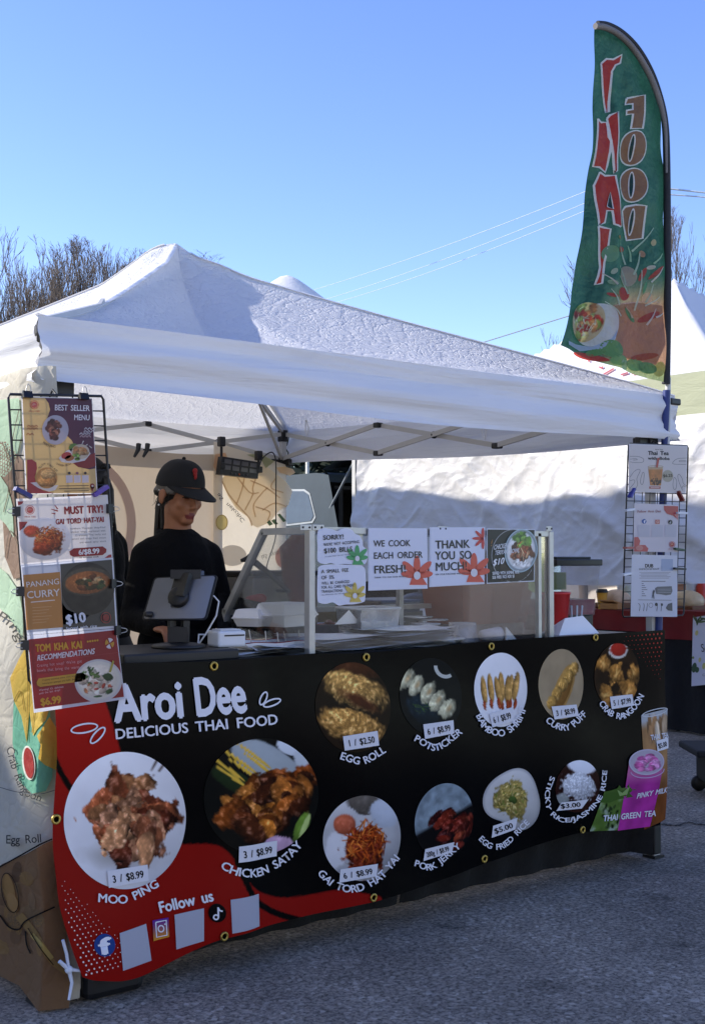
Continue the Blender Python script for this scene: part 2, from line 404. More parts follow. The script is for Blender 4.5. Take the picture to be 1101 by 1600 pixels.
# ---------------------------------------------------------------- little painter for the food pictures
def _h(ix, iy, seed):
    n = (ix*374761393+iy*668265263+seed*974634777) & 0x7fffffff
    n = ((n ^ (n >> 13))*1274126177) & 0x7fffffff
    return ((n ^ (n >> 16)) & 0xffff)/65535.0
def vn(x, y, seed=0):
    x = np.asarray(x, float); y = np.asarray(y, float); ix = np.floor(x).astype(np.int64); iy = np.floor(y).astype(np.int64); fx = x-ix; fy = y-iy
    fx = fx*fx*(3-2*fx); fy = fy*fy*(3-2*fy)
    return (_h(ix, iy, seed)*(1-fx)+_h(ix+1, iy, seed)*fx)*(1-fy)+(_h(ix, iy+1, seed)*(1-fx)+_h(ix+1, iy+1, seed)*fx)*fy
def fbm(x, y, seed=0, o=4):
    t = 0; a = 0.5; s_ = 0
    for i in range(o): t = t+a*vn(x*2**i, y*2**i, seed+i*17); s_ += a; a *= 0.5
    return t/s_
def rgb(c): c = c.lstrip('#'); return np.array([int(c[i:i+2], 16)/255 for i in (0, 2, 4)])
def flat(a, col): return np.ones(a.shape+(3,))*rgb(col)
def over(img, al, col): return img*(1-al[..., None])+al[..., None]*col
def blob(img, a, b, cx, cy, rx, ry, rot, col, sh=0.5, gloss=0.3, nz=0.35, seed=0, f=5, soft=0.12, wob=0.25):
    c, s_ = math.cos(rot), math.sin(rot); x = ((a-cx)*c+(b-cy)*s_)/rx; y = (-(a-cx)*s_+(b-cy)*c)/ry
    d = np.sqrt(x*x+y*y)*(1+wob*(fbm(a*f+seed, b*f-seed, seed)-0.5)*2)
    al = np.clip((1-d)/soft, 0, 1); z = np.sqrt(np.clip(1-d*d, 0, 1))
    n = fbm(a*f*2.2+seed*3, b*f*2.2, seed+5)
    lgt = 0.35+0.75*np.clip(0.35*(-x*c+0)+0.45*(-y)+0.75*z, 0, 1.2)+nz*(n-0.5)*2
    col = rgb(col) if isinstance(col, str) else np.asarray(col)
    cc = col*(1-sh+sh*lgt)[..., None]*1.15+gloss*np.clip(n*1.9-1.05, 0, 1)[..., None]*z[..., None]
    return over(img, al, np.clip(cc, 0, 1))
def pile(img, a, b, seed, n, reg, size, cols, el=1.6, rot=None, **kw):
    """a heap of pieces inside region (cx,cy,rx,ry)"""
    r = random.Random(seed); L = []
    for i in range(n):
        t = r.uniform(0, 6.283); q = math.sqrt(r.random()); L.append((reg[0]+reg[2]*q*math.cos(t), reg[1]+reg[3]*q*math.sin(t)))
    L.sort(key=lambda p_: p_[1])
    for i, (x, y) in enumerate(L):
        s_ = size*r.uniform(0.7, 1.3); c = rgb(r.choice(cols))*r.uniform(0.8, 1.15)
        img = blob(img, a, b, x, y, s_*el**0.5, s_/el**0.5, r.uniform(-1.5, 1.5) if rot is None else rot+r.uniform(-.25, .25), c, seed=seed+i*3, **kw)
    return img
def streaks(img, a, b, seed, n, reg, ln, wd, cols, ang=None):
    r = random.Random(seed)
    for i in range(n):
        t = r.uniform(0, 6.283); q = math.sqrt(r.random()); x, y = reg[0]+reg[2]*q*math.cos(t), reg[1]+reg[3]*q*math.sin(t)
        img = blob(img, a, b, x, y, ln*r.uniform(.6, 1.3), wd, r.uniform(-1.6, 1.6) if ang is None else ang+r.uniform(-.4, .4), rgb(r.choice(cols))*r.uniform(.7, 1.15), sh=0.3, gloss=0.1, seed=seed+i, soft=.4)
    return img
# ================================================================ ground
def ground():
    m, t, o = _newmat('asphalt'); p = t.nodes.new('ShaderNodeBsdfPrincipled'); p.inputs['Roughness'].default_value = 0.85
    p.inputs['Specular IOR Level'].default_value = 0.35
    tc = t.nodes.new('ShaderNodeTexCoord')
    def noise(sc, det=4, rough=0.6):
        n = t.nodes.new('ShaderNodeTexNoise'); n.inputs['Scale'].default_value = sc; n.inputs['Detail'].default_value = det; n.inputs['Roughness'].default_value = rough
        t.links.new(tc.outputs['Object'], n.inputs['Vector']); return n
    big = noise(0.8, 5); mid = noise(7, 5, 0.7); fine = noise(62, 4, 0.8)
    v = t.nodes.new('ShaderNodeTexVoronoi'); v.inputs['Scale'].default_value = 70; t.links.new(tc.outputs['Object'], v.inputs['Vector'])
    r1 = t.nodes.new('ShaderNodeValToRGB'); e = r1.color_ramp.elements
    e[0].position = 0.36; e[0].color = (0.062, 0.056, 0.049, 1); e[1].position = 0.66; e[1].color = (0.50, 0.44, 0.36, 1)
    t.links.new(fine.outputs[0], r1.inputs[0])
    # pale and rusty stones in the binder
    r2 = t.nodes.new('ShaderNodeValToRGB'); e = r2.color_ramp.elements
    e[0].position = 0.70; e[0].color = (0, 0, 0, 1); e[1].position = 0.95; e[1].color = (1, 1, 1, 1)
    t.links.new(v.outputs['Color'], r2.inputs[0])
    mx = t.nodes.new('ShaderNodeMixRGB'); t.links.new(r2.outputs[0], mx.inputs[0]); t.links.new(r1.outputs[0], mx.inputs[1]); mx.inputs[2].default_value = (0.52, 0.47, 0.40, 1)
    r3 = t.nodes.new('ShaderNodeValToRGB'); e = r3.color_ramp.elements
    e[0].position = 0.3; e[0].color = (0.60, 0.58, 0.55, 1); e[1].position = 0.7; e[1].color = (1.32, 1.25, 1.15, 1)
    t.links.new(big.outputs[0], r3.inputs[0])
    r4 = t.nodes.new('ShaderNodeValToRGB'); e = r4.color_ramp.elements
    e[0].position = 0.3; e[0].color = (0.72, 0.72, 0.72, 1); e[1].position = 0.65; e[1].color = (1.05, 1.05, 1.05, 1)
    t.links.new(mid.outputs[0], r4.inputs[0])
    k1 = t.nodes.new('ShaderNodeMixRGB'); k1.blend_type = 'MULTIPLY'; k1.inputs[0].default_value = 1; t.links.new(mx.outputs[0], k1.inputs[1]); t.links.new(r3.outputs[0], k1.inputs[2])
    k2 = t.nodes.new('ShaderNodeMixRGB'); k2.blend_type = 'MULTIPLY'; k2.inputs[0].default_value = 1; t.links.new(k1.outputs[0], k2.inputs[1]); t.links.new(r4.outputs[0], k2.inputs[2])
    st = noise(3.1, 6, 0.55); rs = t.nodes.new('ShaderNodeValToRGB'); e = rs.color_ramp.elements      # old oil spots
    e[0].position = 0.30; e[0].color = (0.45, 0.45, 0.45, 1); e[1].position = 0.38; e[1].color = (1, 1, 1, 1); t.links.new(st.outputs[0], rs.inputs[0])
    k3 = t.nodes.new('ShaderNodeMixRGB'); k3.blend_type = 'MULTIPLY'; k3.inputs[0].default_value = 1; t.links.new(k2.outputs[0], k3.inputs[1]); t.links.new(rs.outputs[0], k3.inputs[2])
    t.links.new(k3.outputs[0], p.inputs['Base Color'])
    b = t.nodes.new('ShaderNodeBump'); b.inputs['Strength'].default_value = 0.9; b.inputs['Distance'].default_value = 0.006
    t.links.new(fine.outputs[0], b.inputs['Height'])
    b2 = t.nodes.new('ShaderNodeBump'); b2.inputs['Strength'].default_value = 0.5; b2.inputs['Distance'].default_value = 0.02
    t.links.new(mid.outputs[0], b2.inputs['Height']); t.links.new(b.outputs[0], b2.inputs['Normal']); t.links.new(b2.outputs[0], p.inputs['Normal'])
    t.links.new(p.outputs[0], o.inputs[0])
    g = MB(); xs = [-900, -60, -8, 8, 60, 900]
    vs = [(x, y, 0) for y in xs for x in xs]; n = len(xs)
    g.add(vs, [(j*n+i, j*n+i+1, (j+1)*n+i+1, (j+1)*n+i) for j in range(n-1) for i in range(n-1)])
    o_ = g.build('ground', m); o_['kind'] = 'structure'
    # the crack that runs across the asphalt at the right
    ck = MB(); rr = random.Random(4); pts = [(1000, 1291), (1030, 1287), (1055, 1289), (1075, 1285), (1101, 1288), (1140, 1283), (1180, 1281)]
    P, L = cubic_path(pts, 8); vs = []
    for i, q in enumerate(P):
        c = hZ(q[0], q[1]+rr.uniform(-.8, .8), 0.004); wv = 0.006+0.010*rr.random()
        d = RGT*0.2+Vector((FX, FY, 0)); vs += [c+d*wv, c-d*wv]
    ck.add(vs, [(2*k, 2*k+2, 2*k+3, 2*k+1) for k in range(len(P)-1)])
    c_ = ck.build('ground_crack', mat('crack_tar', '#17181b', 0.9)); c_['kind'] = 'structure'
ground()

# ================================================================ materials used all over
WHITE_CLOTH = cloth_mat('white_canopy_cloth', (0.82, 0.82, 0.82), 0.34, 0.7,
    bumps=((3.0, 0.35, 0.02, (1, 1, 1)), (24, 0.35, 0.006, (1.0, 0.7, 1.0))), crease=((7, 0.24, 0.010), (15, 0.46, 0.007), (34, 0.28, 0.0035)))
VAL_CLOTH = cloth_mat('white_valance_cloth', (0.80, 0.80, 0.81), 0.20, 0.7, bumps=((1.6, 0.55, 0.05, (0.5, 0.5, 9)), (14, 0.25, 0.006, (0.4, 0.4, 2.0))))
STEEL = mat('white_steel', '#b9b8b4', 0.45, 0.0, 0.06)
ALU = mat('brushed_aluminium', '#b4b2ac', 0.42, 0.55, 0.1, 14)
BLACKP = mat('black_plastic', '#121214', 0.45, 0, 0.2)
BLACKM = mat('black_wire', '#0d0d0f', 0.4, 0, 0.1)
BLACKC = mat('black_table_cloth', '#060608', 0.9, 0, 0.25, 8, (18, 0.5, 0.02))
WHITEP = mat('white_plastic', '#dcdedf', 0.4, 0, 0.04)
PAPER = print_mat('printed_paper', 0.3, 0.5, 0.40)
VINYL = print_mat('printed_vinyl', 0.26, 0.08, 0.0, (4, 0.12, 0.02))
FABRIC = print_mat('printed_fabric', 0.75, 0.25, 0.42, (7, 0.5, 0.02), crease=((9, .2, .010), (22, .16, .005)))
NYLON = print_mat('printed_nylon', 0.5, 0.4, 0.50, (8, 0.8, 0.05))

# ================================================================ the white pop-up canopy
TL = 3.05
ZE = hY(62, 494, 0.0).z
ZV = hY(60, 600, 0.0).z
PEAK = Vector((1.40, 1.62))
ZP = hD(292, 396, 5.9).z
def eave(y): return ZE+0.085*max(0.0, min(1.0, y/TL))
def roof_z(x, y):
    cx, cy = PEAK; hx = (cx+0.02 if x < cx else TL+0.02-cx); hy = (cy+0.02 if y < cy else TL+0.02-cy)
    a, b = abs(x-cx)/hx, abs(y-cy)/hy; m = max(a, b); t = min(a, b)/max(m, 1e-6)
    z0 = eave(cy+(y-cy)/max(m, 1e-4))
    ex = 1.12+(.22*a if x < cx else -.16*a)                # the left side hangs hollow, the right one is drawn straight
    z = z0+(ZP-z0)*(1-m)**ex
    front = (b >= a and y < cy); pr = (4*m*(1-m))**0.75*(1-max(0, (m-.86)/.14)**2)
    if front and x < cx:                                   # slack cloth falls from the front-left ridge into a straight valley
        q = (1-t)/0.56 if t > 0.44 else 1-0.42*(0.44-t)/0.44; z -= 0.165*q*pr
    elif front: z -= 0.096*(1-t**2.0)*pr
    else: z -= 0.05*(1-t**2.2)*pr
    # cloth pinched up over the head of the centre pole, slack folds beside it
    d = math.hypot(x-(cx-0.13), y-(cy+0.05)); z += 0.085*max(0, 1-d/0.26)**1.25
    d2 = math.hypot((x-(cx+0.20))*.8, y-(cy+0.06)); z += 0.062*math.exp(-(d2/0.17)**2)+0.012*math.sin(x*41+y*13)*math.exp(-(d2/0.22)**2)
    # real creases, larger near the eave
    z += 0.010*math.sin(46*y+3*math.sin(4*x))*max(0, m-.72)*(1-m)*8*(1 if front else 0)*(1-t**3)
    z += 0.004*(1-t**4)*(fbm(np.array(x*7.0), np.array(y*7.0), 3)-0.5)*4*(1-m)**0.3*m*(0.25 if (front and x < cx and t > .44) else 1)
    return float(z)
def valance(mb, A, B, nrm, seed, n=120, k=12):
    A, B, nrm = Vector(A), Vector(B), Vector(nrm)
    def fn(u, v):
        p = A.lerp(B, u); z = eave(p.y)+(ZV-ZE)*v
        edge = min(u, 1-u)
        q = 0.013*math.sin(v*10+seed+2.2*math.sin(u*3.1+seed))*min(1, v*4)+0.010*(vn(np.array(u*5.0), np.array(v*5.0), seed)-0.5)*2*min(1, v*3)
        q += 0.012*math.sin(v*26+u*4)*math.exp(-edge*22)*v
        z += 0.008*math.sin(u*7+seed)*v-0.012*math.sin(math.pi*u)*v
        pp = p+nrm*(0.012*v+q); return (pp.x, pp.y, float(z))
    mb.grid(fn, n, k)
def knob(mb, p, r=0.02, mi=0):
    mb.ball(p, r, mi, 10, 6)
def canopy(tn='popup_canopy'):
    root = thing(tn, 'white pop-up canopy with a wrinkled cloth roof sheltering the food stall', 'canopy', (1.5, 1.5, 0))
    r = MB(); e = 0.02
    K = [(-e, -e), (TL+e, -e), (TL+e, TL+e), (-e, TL+e)]
    for i in range(4):                                      # four cloth panels meeting in sewn hip seams
        A_, B_ = Vector(K[i]), Vector(K[(i+1) % 4])
        def fn(u, v):
            q = A_.lerp(B_, u); q = PEAK.lerp(q, max(v, .0005)); return (q.x, q.y, roof_z(q.x, q.y))
        r.grid(fn, 110, 90)
    r.build('roof_cloth', WHITE_CLOTH, root)
    for i in range(4):                                      # sewn tape over each hip seam
        s_ = MB(); A_ = Vector(K[i]); d_ = (PEAK-A_).normalized(); n_ = Vector((-d_.y, d_.x))
        def tape(u, v): q = A_.lerp(PEAK, u*.97); z_ = roof_z(q.x, q.y)+.006-.012*abs(v-.5); p_ = q+n_*(v-.5)*.03; return (p_.x, p_.y, z_)
        s_.grid(tape, 60, 4); s_.build('seam_tape', VAL_CLOTH, root)
    for i, (A, B, nr) in enumerate((((-e, -e, 0), (TL+e, -e, 0), (0, -1, 0)), ((TL+e, -e, 0), (TL+e, TL+e, 0), (1, 0, 0)),
                                    ((TL+e, TL+e, 0), (-e, TL+e, 0), (0, 1, 0)), ((-e, TL+e, 0), (-e, -e, 0), (-1, 0, 0)))):
        v = MB(); valance(v, A, B, nr, i+1); v.build('valance', VAL_CLOTH, root)
    C = [(0.03, 0.03), (TL-0.10, 0.03), (TL-0.05, TL-0.03), (0.03, TL-0.03)]
    for (x, y) in C:
        ctop = eave(y)-.035; cbot = ctop-.165
        l = MB(); l.span((x-0.017, y-0.017, 0.012), (x+0.017, y+0.017, eave(y)-0.02)); l.span((x-0.021, y-0.021, 0.012), (x+0.021, y+0.021, 0.9))
        lo = l.build('leg', STEEL, root)
        f = MB(); f.box((x, y, .11), (.052, .052, .19), None, 0, .008); f.build('foot_sleeve', BLACKP, lo)
        f = MB(); f.span((x-0.034, y-0.034, 0.0), (x+0.034, y+0.034, 0.012)); f.build('foot_plate', BLACKP, lo)
        b = MB(); sx = 1 if x < 1 else -1; sy = 1 if y < 1 else -1
        b.box((x, y, ctop), (0.05, 0.05, 0.075), None, 0, 0.006); b.build('corner_bracket', BLACKP, root); b = MB(); b.box((x, y, cbot-0.01), (0.056, 0.056, 0.07), None, 0, 0.006)
        b.box((x+sx*0.05, y, cbot-0.012), (0.075, 0.03, 0.045), None, 0, 0.005); b.box((x, y+sy*0.05, cbot-0.012), (0.03, 0.075, 0.045), None, 0, 0.005)
        b.build('corner_slider', BLACKP, root)
        rf = MB(); hub = Vector((PEAK.x, PEAK.y, ZP-0.10)); c0 = Vector((x, y, ctop+0.03)); mid = c0.lerp(hub, 0.5)+Vector((0, 0, -0.03))
        rf.bar(c0, mid, 0.018, 0.028); rf.bar(mid, hub, 0.018, 0.028); rf.bar(Vector((x, y, cbot)), c0.lerp(hub, 0.33), 0.014, 0.02)
        rf.build('rafter', STEEL, root)
    for k in range(4):
        A = Vector((*C[k], 0)); B = Vector((*C[(k+1) % 4], 0)); d = (B-A).normalized(); nrm = Vector((-d.y, d.x, 0))*0.012; t = MB()
        N = 3; pos = [A.lerp(B, i/N) for i in range(N+1)]
        for i in range(N):
            a, b = pos[i], pos[i+1]; hi0, hi1 = eave(a.y)-.022, eave(b.y)-.022; lo0, lo1 = hi0-.165, hi1-.165
            t.bar(a+nrm+Vector((0, 0, hi0)), b+nrm+Vector((0, 0, lo1)), 0.013, 0.026); t.bar(a-nrm+Vector((0, 0, lo0)), b-nrm+Vector((0, 0, hi1)), 0.013, 0.026)
        tr = t.build('truss', STEEL, root)
        for i in range(N):
            c_ = (pos[i]+pos[i+1])/2; e_ = eave(c_.y)-.022; j = MB(); j.ball(c_+Vector((0, 0, e_-.0825)), 0.021, 0, 10, 6); j.build('truss_joint', BLACKP, tr)
            if i:
                e_ = eave(pos[i].y)-.022
                for dz in (0, -.165): j = MB(); j.box(pos[i]+Vector((0, 0, e_+dz)), (0.045, 0.045, 0.03), None, 0, 0.006); j.build('truss_joint', BLACKP, tr)
    h = MB(); h.lathe([(0.05, ZP-0.14), (0.05, ZP-0.09), (0.02, ZP-0.09), (0.02, ZP-0.03)], (PEAK.x, PEAK.y, 0), 14); h.build('hub', BLACKP, root)
    # clear plastic hooks hanging from the hem
    for (px, py) in ((480, 668), (757, 672)):
        c = MB(); p = hX(px, py, TL-0.12); c.tube([p+Vector((0, 0, -.05)), p+Vector((0.01, 0, 0)), p+Vector((0, .01, .05))], 0.004, 6)
        c.tube([p+Vector((0, 0.015, .05)), p+Vector((0, .02, -.02)), p+Vector((0, 0, -.05))], 0.004, 6); c.build('hook', WHITEP, root)
    return root
canopy()

# the flat-topped tent somewhere behind, whose white tip shows over the roof
def far_tent():
    c = hD(448, 430, 16.0); zt = c.z; root = thing('market_tent', 'white tent tip showing just over the canopy roof ridge', 'tent', (c.x, c.y, 0))
    S = 1.25; ze = zt-1.32
    r = MB()
    def fn(u, v):
        x, y = (u-.5)*2, (v-.5)*2; m = max(abs(x), abs(y))*S; return (c.x+x*S, c.y+y*S, zt-.8*(math.sqrt((x*S)**2+(y*S)**2+.012)-.11))
    r.grid(fn, 24, 24); r.build('roof_cloth', cloth_mat('far_tent_cloth', (.8, .8, .79), .25, .8, ((6, .5, .03, (1, 1, 1)),)), root)
    v = MB()
    for a, b in (((-1, -1), (1, -1)), ((1, -1), (1, 1)), ((1, 1), (-1, 1)), ((-1, 1), (-1, -1))):
        v.grid(lambda u, w_, a=a, b=b: (c.x+S*(a[0]+(b[0]-a[0])*u), c.y+S*(a[1]+(b[1]-a[1])*u), ze-0.25*w_), 4, 2)
    v.build('valance', MATS['far_tent_cloth'], root)
    for a in ((-1, -1), (1, -1), (1, 1), (-1, 1)):
        l = MB(); l.span((c.x+a[0]*S*.98-.02, c.y+a[1]*S*.98-.02, 0), (c.x+a[0]*S*.98+.02, c.y+a[1]*S*.98+.02, ze)); l.build('leg', STEEL, root)
far_tent()

# ================================================================ back sheets, seen lit through from inside
def back_sheets():
    Y0 = 2.985
    def S(px, py, lay): p = hY(px, py, Y0); p.y -= 0.004+lay*0.003; return p
    def fold(x, z): return 0.018*math.sin(x*7+1.3*math.sin(z*2))*(1.0-0.4*z/2)
    def sheet_grid(art, x0, x1, ztop, col, zb=0.06, nx=60, nz=50):
        b = len(art.v); 
        for j in range(nz+1):
            for i in range(nx+1):
                x = x0+(x1-x0)*i/nx; z = ztop(x)+(zb-ztop(x))*j/nz
                art.v.append((x, Y0+fold(x, z)*0, z)); art.c.append(lin(col))
        art.f += [(b+j*(nx+1)+i, b+j*(nx+1)+i+1, b+(j+1)*(nx+1)+i+1, b+(j+1)*(nx+1)+i) for j in range(nz) for i in range(nx)]
    xs = hY(338, 760, Y0).x
    zl = hY(250, 704, Y0).z
    # left, plain dusky pink sheet with a faint red ring
    a = Art(S); 
    sheet_grid(a, 0.05, xs+0.02, lambda x: zl+0.012*math.sin(x*5), '#cdbca6')
    a.ring(120, 820, 92, 110, 14, '#c7aea1', 1)
    a.ell(240, 900, 30, 40, '#c7b0a3', 1); a.ell(300, 880, 22, 30, '#c5aca0', 1)
    o = a.build('back_sheet', print_mat('back_sheet_fabric', 0.8, 0.2, 0.26, (3, .5, .03)))
    tag(o, 'plain dusky pink cloth sheet closing the back of the stall behind the worker', 'cloth sheet')
    # right sheet, cream, with painted food seen from behind (its lettering reads backwards)
    Y0r = 2.968
    def S2(px, py, lay): p = hY(px, py, Y0r); p.y -= 0.003+lay*0.0025; return p
    a = Art(S2); b0 = len(a.v); nx, nz = 24, 50
    x1 = TL-0.06
    ztl, ztr = hY(338, 690, Y0r).z, hY(462, 727, Y0r).z
    for j in range(nz+1):
        for i in range(nx+1):
            x = xs-0.03+(x1-xs+0.03)*i/nx; zt_ = ztl+(ztr-ztl)*(i/nx); a.v.append((x, Y0r, zt_+(0.06-zt_)*j/nz)); a.c.append(lin('#e8dcc6'))
    a.f += [(b0+j*(nx+1)+i, b0+j*(nx+1)+i+1, b0+(j+1)*(nx+1)+i+1, b0+(j+1)*(nx+1)+i) for j in range(nz) for i in range(nx)]
    O = '#d5a067'; a.T = (300, 680, 1/3.67)
    a.poly([(165, 260), (195, 215), (330, 150), (440, 190), (540, 270), (572, 320), (550, 400), (500, 430), (440, 500), (375, 530), (335, 510), (320, 470), (250, 420), (205, 350)], '#f5e2bf', 1)
    for pts in ([(230, 200), (270, 260), (330, 330), (380, 330)], [(300, 230), (280, 320), (250, 400)], [(380, 200), (345, 300), (345, 340), (300, 430)], [(430, 300), (395, 335), (350, 400), (360, 470)],
                [(330, 260), (420, 300), (500, 360)], [(480, 240), (450, 300), (520, 330)], [(400, 430), (470, 390), (540, 410)], [(170, 265), (215, 350), (320, 470), (340, 520)], [(360, 410), (440, 440), (430, 490)]):
        a.line(pts, 7, '#dfc196', 2)
    a.poly([(480, 185), (530, 180), (575, 195), (590, 215), (560, 232), (500, 215)], '#e8c396', 1); a.poly([(310, 112), (390, 105), (470, 150), (420, 190), (400, 150)], '#b5b58a', 1)
    a.poly([(425, 500), (440, 485), (460, 510), (440, 520)], '#5f7355', 2); a.poly([(450, 490), (470, 480), (490, 510), (470, 512)], '#5f7355', 2); a.poly([(485, 455), (500, 450), (535, 490), (520, 500)], '#5f7355', 2)
    a.ell(168, 500, 34, 44, '#e5d28e', 1); a.ring(168, 500, 34, 44, 4, '#b89f63', 2)
    a.poly([(130, 110), (190, 100), (200, 130), (190, 215), (150, 230), (120, 180)], '#e6bd94', 1)
    a.text('Chicken', [(300, 490), (250, 430), (200, 385)], 24, '#4b4743', 3, 0.0, mirror=True); a.text('Sa', [(178, 365), (150, 330)], 22, '#4b4743', 3, mirror=True)
    a.text('Papaya Sal', [(520, 655), (470, 668), (390, 690)], 26, '#55504a', 3, mirror=True)
    a.ell(520, 700, 45, 60, '#cf8a72', 1); a.ell(230, 690, 80, 60, '#d8cfc0', 1)
    a.ell(560, 640, 22, 40, '#8d3f33', 1)
    o = a.build('back_sheet', print_mat('back_sheet_print', 0.8, 0.2, 0.40, (4, .4, .03)))
    tag(o, 'cream cloth sheet painted with a woven golden pastry behind the display case', 'cloth sheet')
back_sheets()

# ================================================================ printed sidewall on the left
def sidewall():
    def xs(y, z):
        q = max(0.0, 1-z/1.95)
        return -0.035+0.02*q*math.exp(-max(0, y)/0.25)-0.03*q*math.sin(min(1, y/3.0)*math.pi)+0.014*math.sin(9*z+7*y)*math.exp(-y*0.4)+0.02*(float(vn(np.array(y*6.), np.array(z*5.), 8))-.5)
    def S(px, py, lay):
        p = hX(px, py, -0.03)
        for _ in range(4): p = hX(px, py, xs(p.y, p.z)-0.004-lay*0.003)
        if p.y < -0.02:                                     # on the part that turns in round the leg
            f_ = hY(px, py, -0.068-lay*0.003)
            if f_.x > p.x: p = f_
        return p
    a = Art(S); b0 = len(a.v); ny, nz = 90, 80
    zt = ZV+0.05
    yf = lambda z: -0.06
    for j in range(nz+1):
        for i in range(ny+1):
            s_ = (i/ny)**1.8; zb = 0.018+0.075*min(1, max(0, s_-.012)*25); z = zt+(zb-zt)*j/nz; y = yf(z)+s_*3.05; x_ = xs(y, z)
            if i < 14: q_ = (14-i)/14; y = -0.06+(y+.06)*(i/14)**2; x_ = x_+(0.125-.03*z)*q_**.8          # the front edge turns in round the leg
            a.v.append((x_, y, z)); a.c.append(lin('#cfc9b8'))
    a.f += [(b0+j*(ny+1)+i, b0+j*(ny+1)+i+1, b0+(j+1)*(ny+1)+i+1, b0+(j+1)*(ny+1)+i) for j in range(nz) for i in range(ny)]
    GR, BR = '#b4cdb0', '#8f7866'; a.maxedge = 5
    a.poly([(0, 625), (30, 622), (34, 680), (22, 730), (8, 745), (-20, 740), (-20, 640)], GR, 1); a.poly([(-20, 690), (10, 690), (36, 720), (38, 790), (30, 830), (36, 880), (38, 900), (22, 905), (8, 870), (4, 800), (-20, 780)], BR, 1)
    a.poly([(0, 742), (12, 760), (20, 790), (22, 840), (10, 820), (-10, 800)], GR, 2); a.poly([(-10, 880), (10, 895), (30, 925), (36, 960), (36, 1000), (22, 975), (0, 950), (-10, 930)], GR, 1)
    for pts in ([(4, 690), (20, 740), (30, 800)], [(10, 700), (14, 760), (6, 800)], [(30, 640), (20, 690), (24, 720)], [(8, 870), (16, 830), (28, 850)]): a.line(pts, 1.2, '#6f6152', 3)
    a.text('Ping', [(-6, 965), (14, 980), (28, 1003)], 15, '#4b4a45', 3, 0.0)
    # the crab rangoon drawing
    a.poly([(22, 1085), (30, 1050), (58, 1040), (76, 1090), (84, 1160), (82, 1215), (72, 1236), (50, 1240), (30, 1220), (20, 1160)], '#6fae93', 1)
    a.poly([(16, 1060), (30, 1030), (40, 1012), (62, 1035), (80, 1100), (72, 1125), (58, 1140), (52, 1150), (46, 1110), (42, 1160), (34, 1120), (22, 1095)], '#d3b254', 2)
    a.poly([(58, 1150), (78, 1120), (90, 1140), (92, 1205), (70, 1195), (60, 1185), (64, 1165)], '#cfa94c', 2)
    for pts in ([(40, 1012), (44, 1060), (42, 1158)], [(62, 1035), (56, 1090), (50, 1145)], [(22, 1095), (32, 1080), (38, 1110)]): a.line(pts, 1.0, '#8d7434', 3)
    a.ell(45, 1192, 10, 27, '#e0dbd0', 3, -6); a.ell(45, 1192, 7.5, 24, '#9b2f2b', 4, -6)
    a.text('Crab Rangoon', [(10, 1168), (20, 1205), (36, 1240), (64, 1253)], 13, '#3c3d3d', 3, 0.0)
    a.line([(0, 1230), (25, 1237), (60, 1241), (95, 1232)], 1.2, '#6d7070', 3)
    a.text('Egg Roll', [(9, 1318), (36, 1318), (66, 1316)], 14, '#2f3032', 3, 0.005)
    # egg roll drawing
    a.poly([(-10, 1360), (4, 1350), (40, 1335), (70, 1318), (95, 1308), (100, 1360), (105, 1480), (112, 1520), (108, 1575), (60, 1580), (30, 1540), (-10, 1520)], '#8a6a4c', 1)
    for pts in ([(-6, 1358), (30, 1338), (62, 1320), (82, 1311)], [(0, 1430), (14, 1448), (30, 1452), (42, 1438), (86, 1417)], [(40, 1455), (42, 1475), (48, 1490)]): a.line(pts, 2.4, '#1f1915', 3)
    rb = random.Random(12)
    for _ in range(26): a.ell(rb.uniform(-5, 62), rb.uniform(1355, 1490), rb.uniform(3, 11), rb.uniform(5, 22), rb.choice(('#7c5e43', '#967449', '#6d533d', '#8f7152', '#84694a')), 1.5, rb.uniform(-60, 30), 14)
    a.ell(14, 1390, 9, 26, '#a98350', 2, -12); a.ell(20, 1410, 8, 16, '#b08a58', 3, -20); a.ring(16, 1395, 13, 32, 1.6, '#3a2b20', 4, -12)
    a.line([(30, 1430), (56, 1462), (80, 1500), (104, 1520)], 14, '#9d7d4d', 2, taper=(1, .5)); a.line([(50, 1460), (66, 1478), (82, 1498)], 7, '#b9a05e', 3); a.line([(44, 1450), (62, 1480), (84, 1508)], 1.5, '#33261c', 4)
    o = a.build('printed_sidewall', FABRIC); tag(o, 'cream cloth sidewall with hand-drawn food hanging down the left side of the stall', 'sidewall')
    # white ties at its bottom corner
    t = MB(); p = hY(108, 1515, -0.13)
    t.tube([p+Vector((-.03, 0, .03)), p, p+Vector((.01, 0, -.04)), p+Vector((-.004, -.01, -.085))], [.006, .007, .005, .004], 6); t.tube([p, p+Vector((.05, -.01, -.012)), p+Vector((.075, -.01, -.03))], [.006, .005, .003], 6)
    t.ball(p, 0.012); t.tube([p+Vector((-.02, .0, .09)), p+Vector((-.008, 0, .05)), p], .005, 6)
    o = t.build('tie_cord', mat('white_cord', '#c9cdd6', .8)); tag(o, 'white cord knotted round the front bottom corner of the sidewall', 'cord')
sidewall()
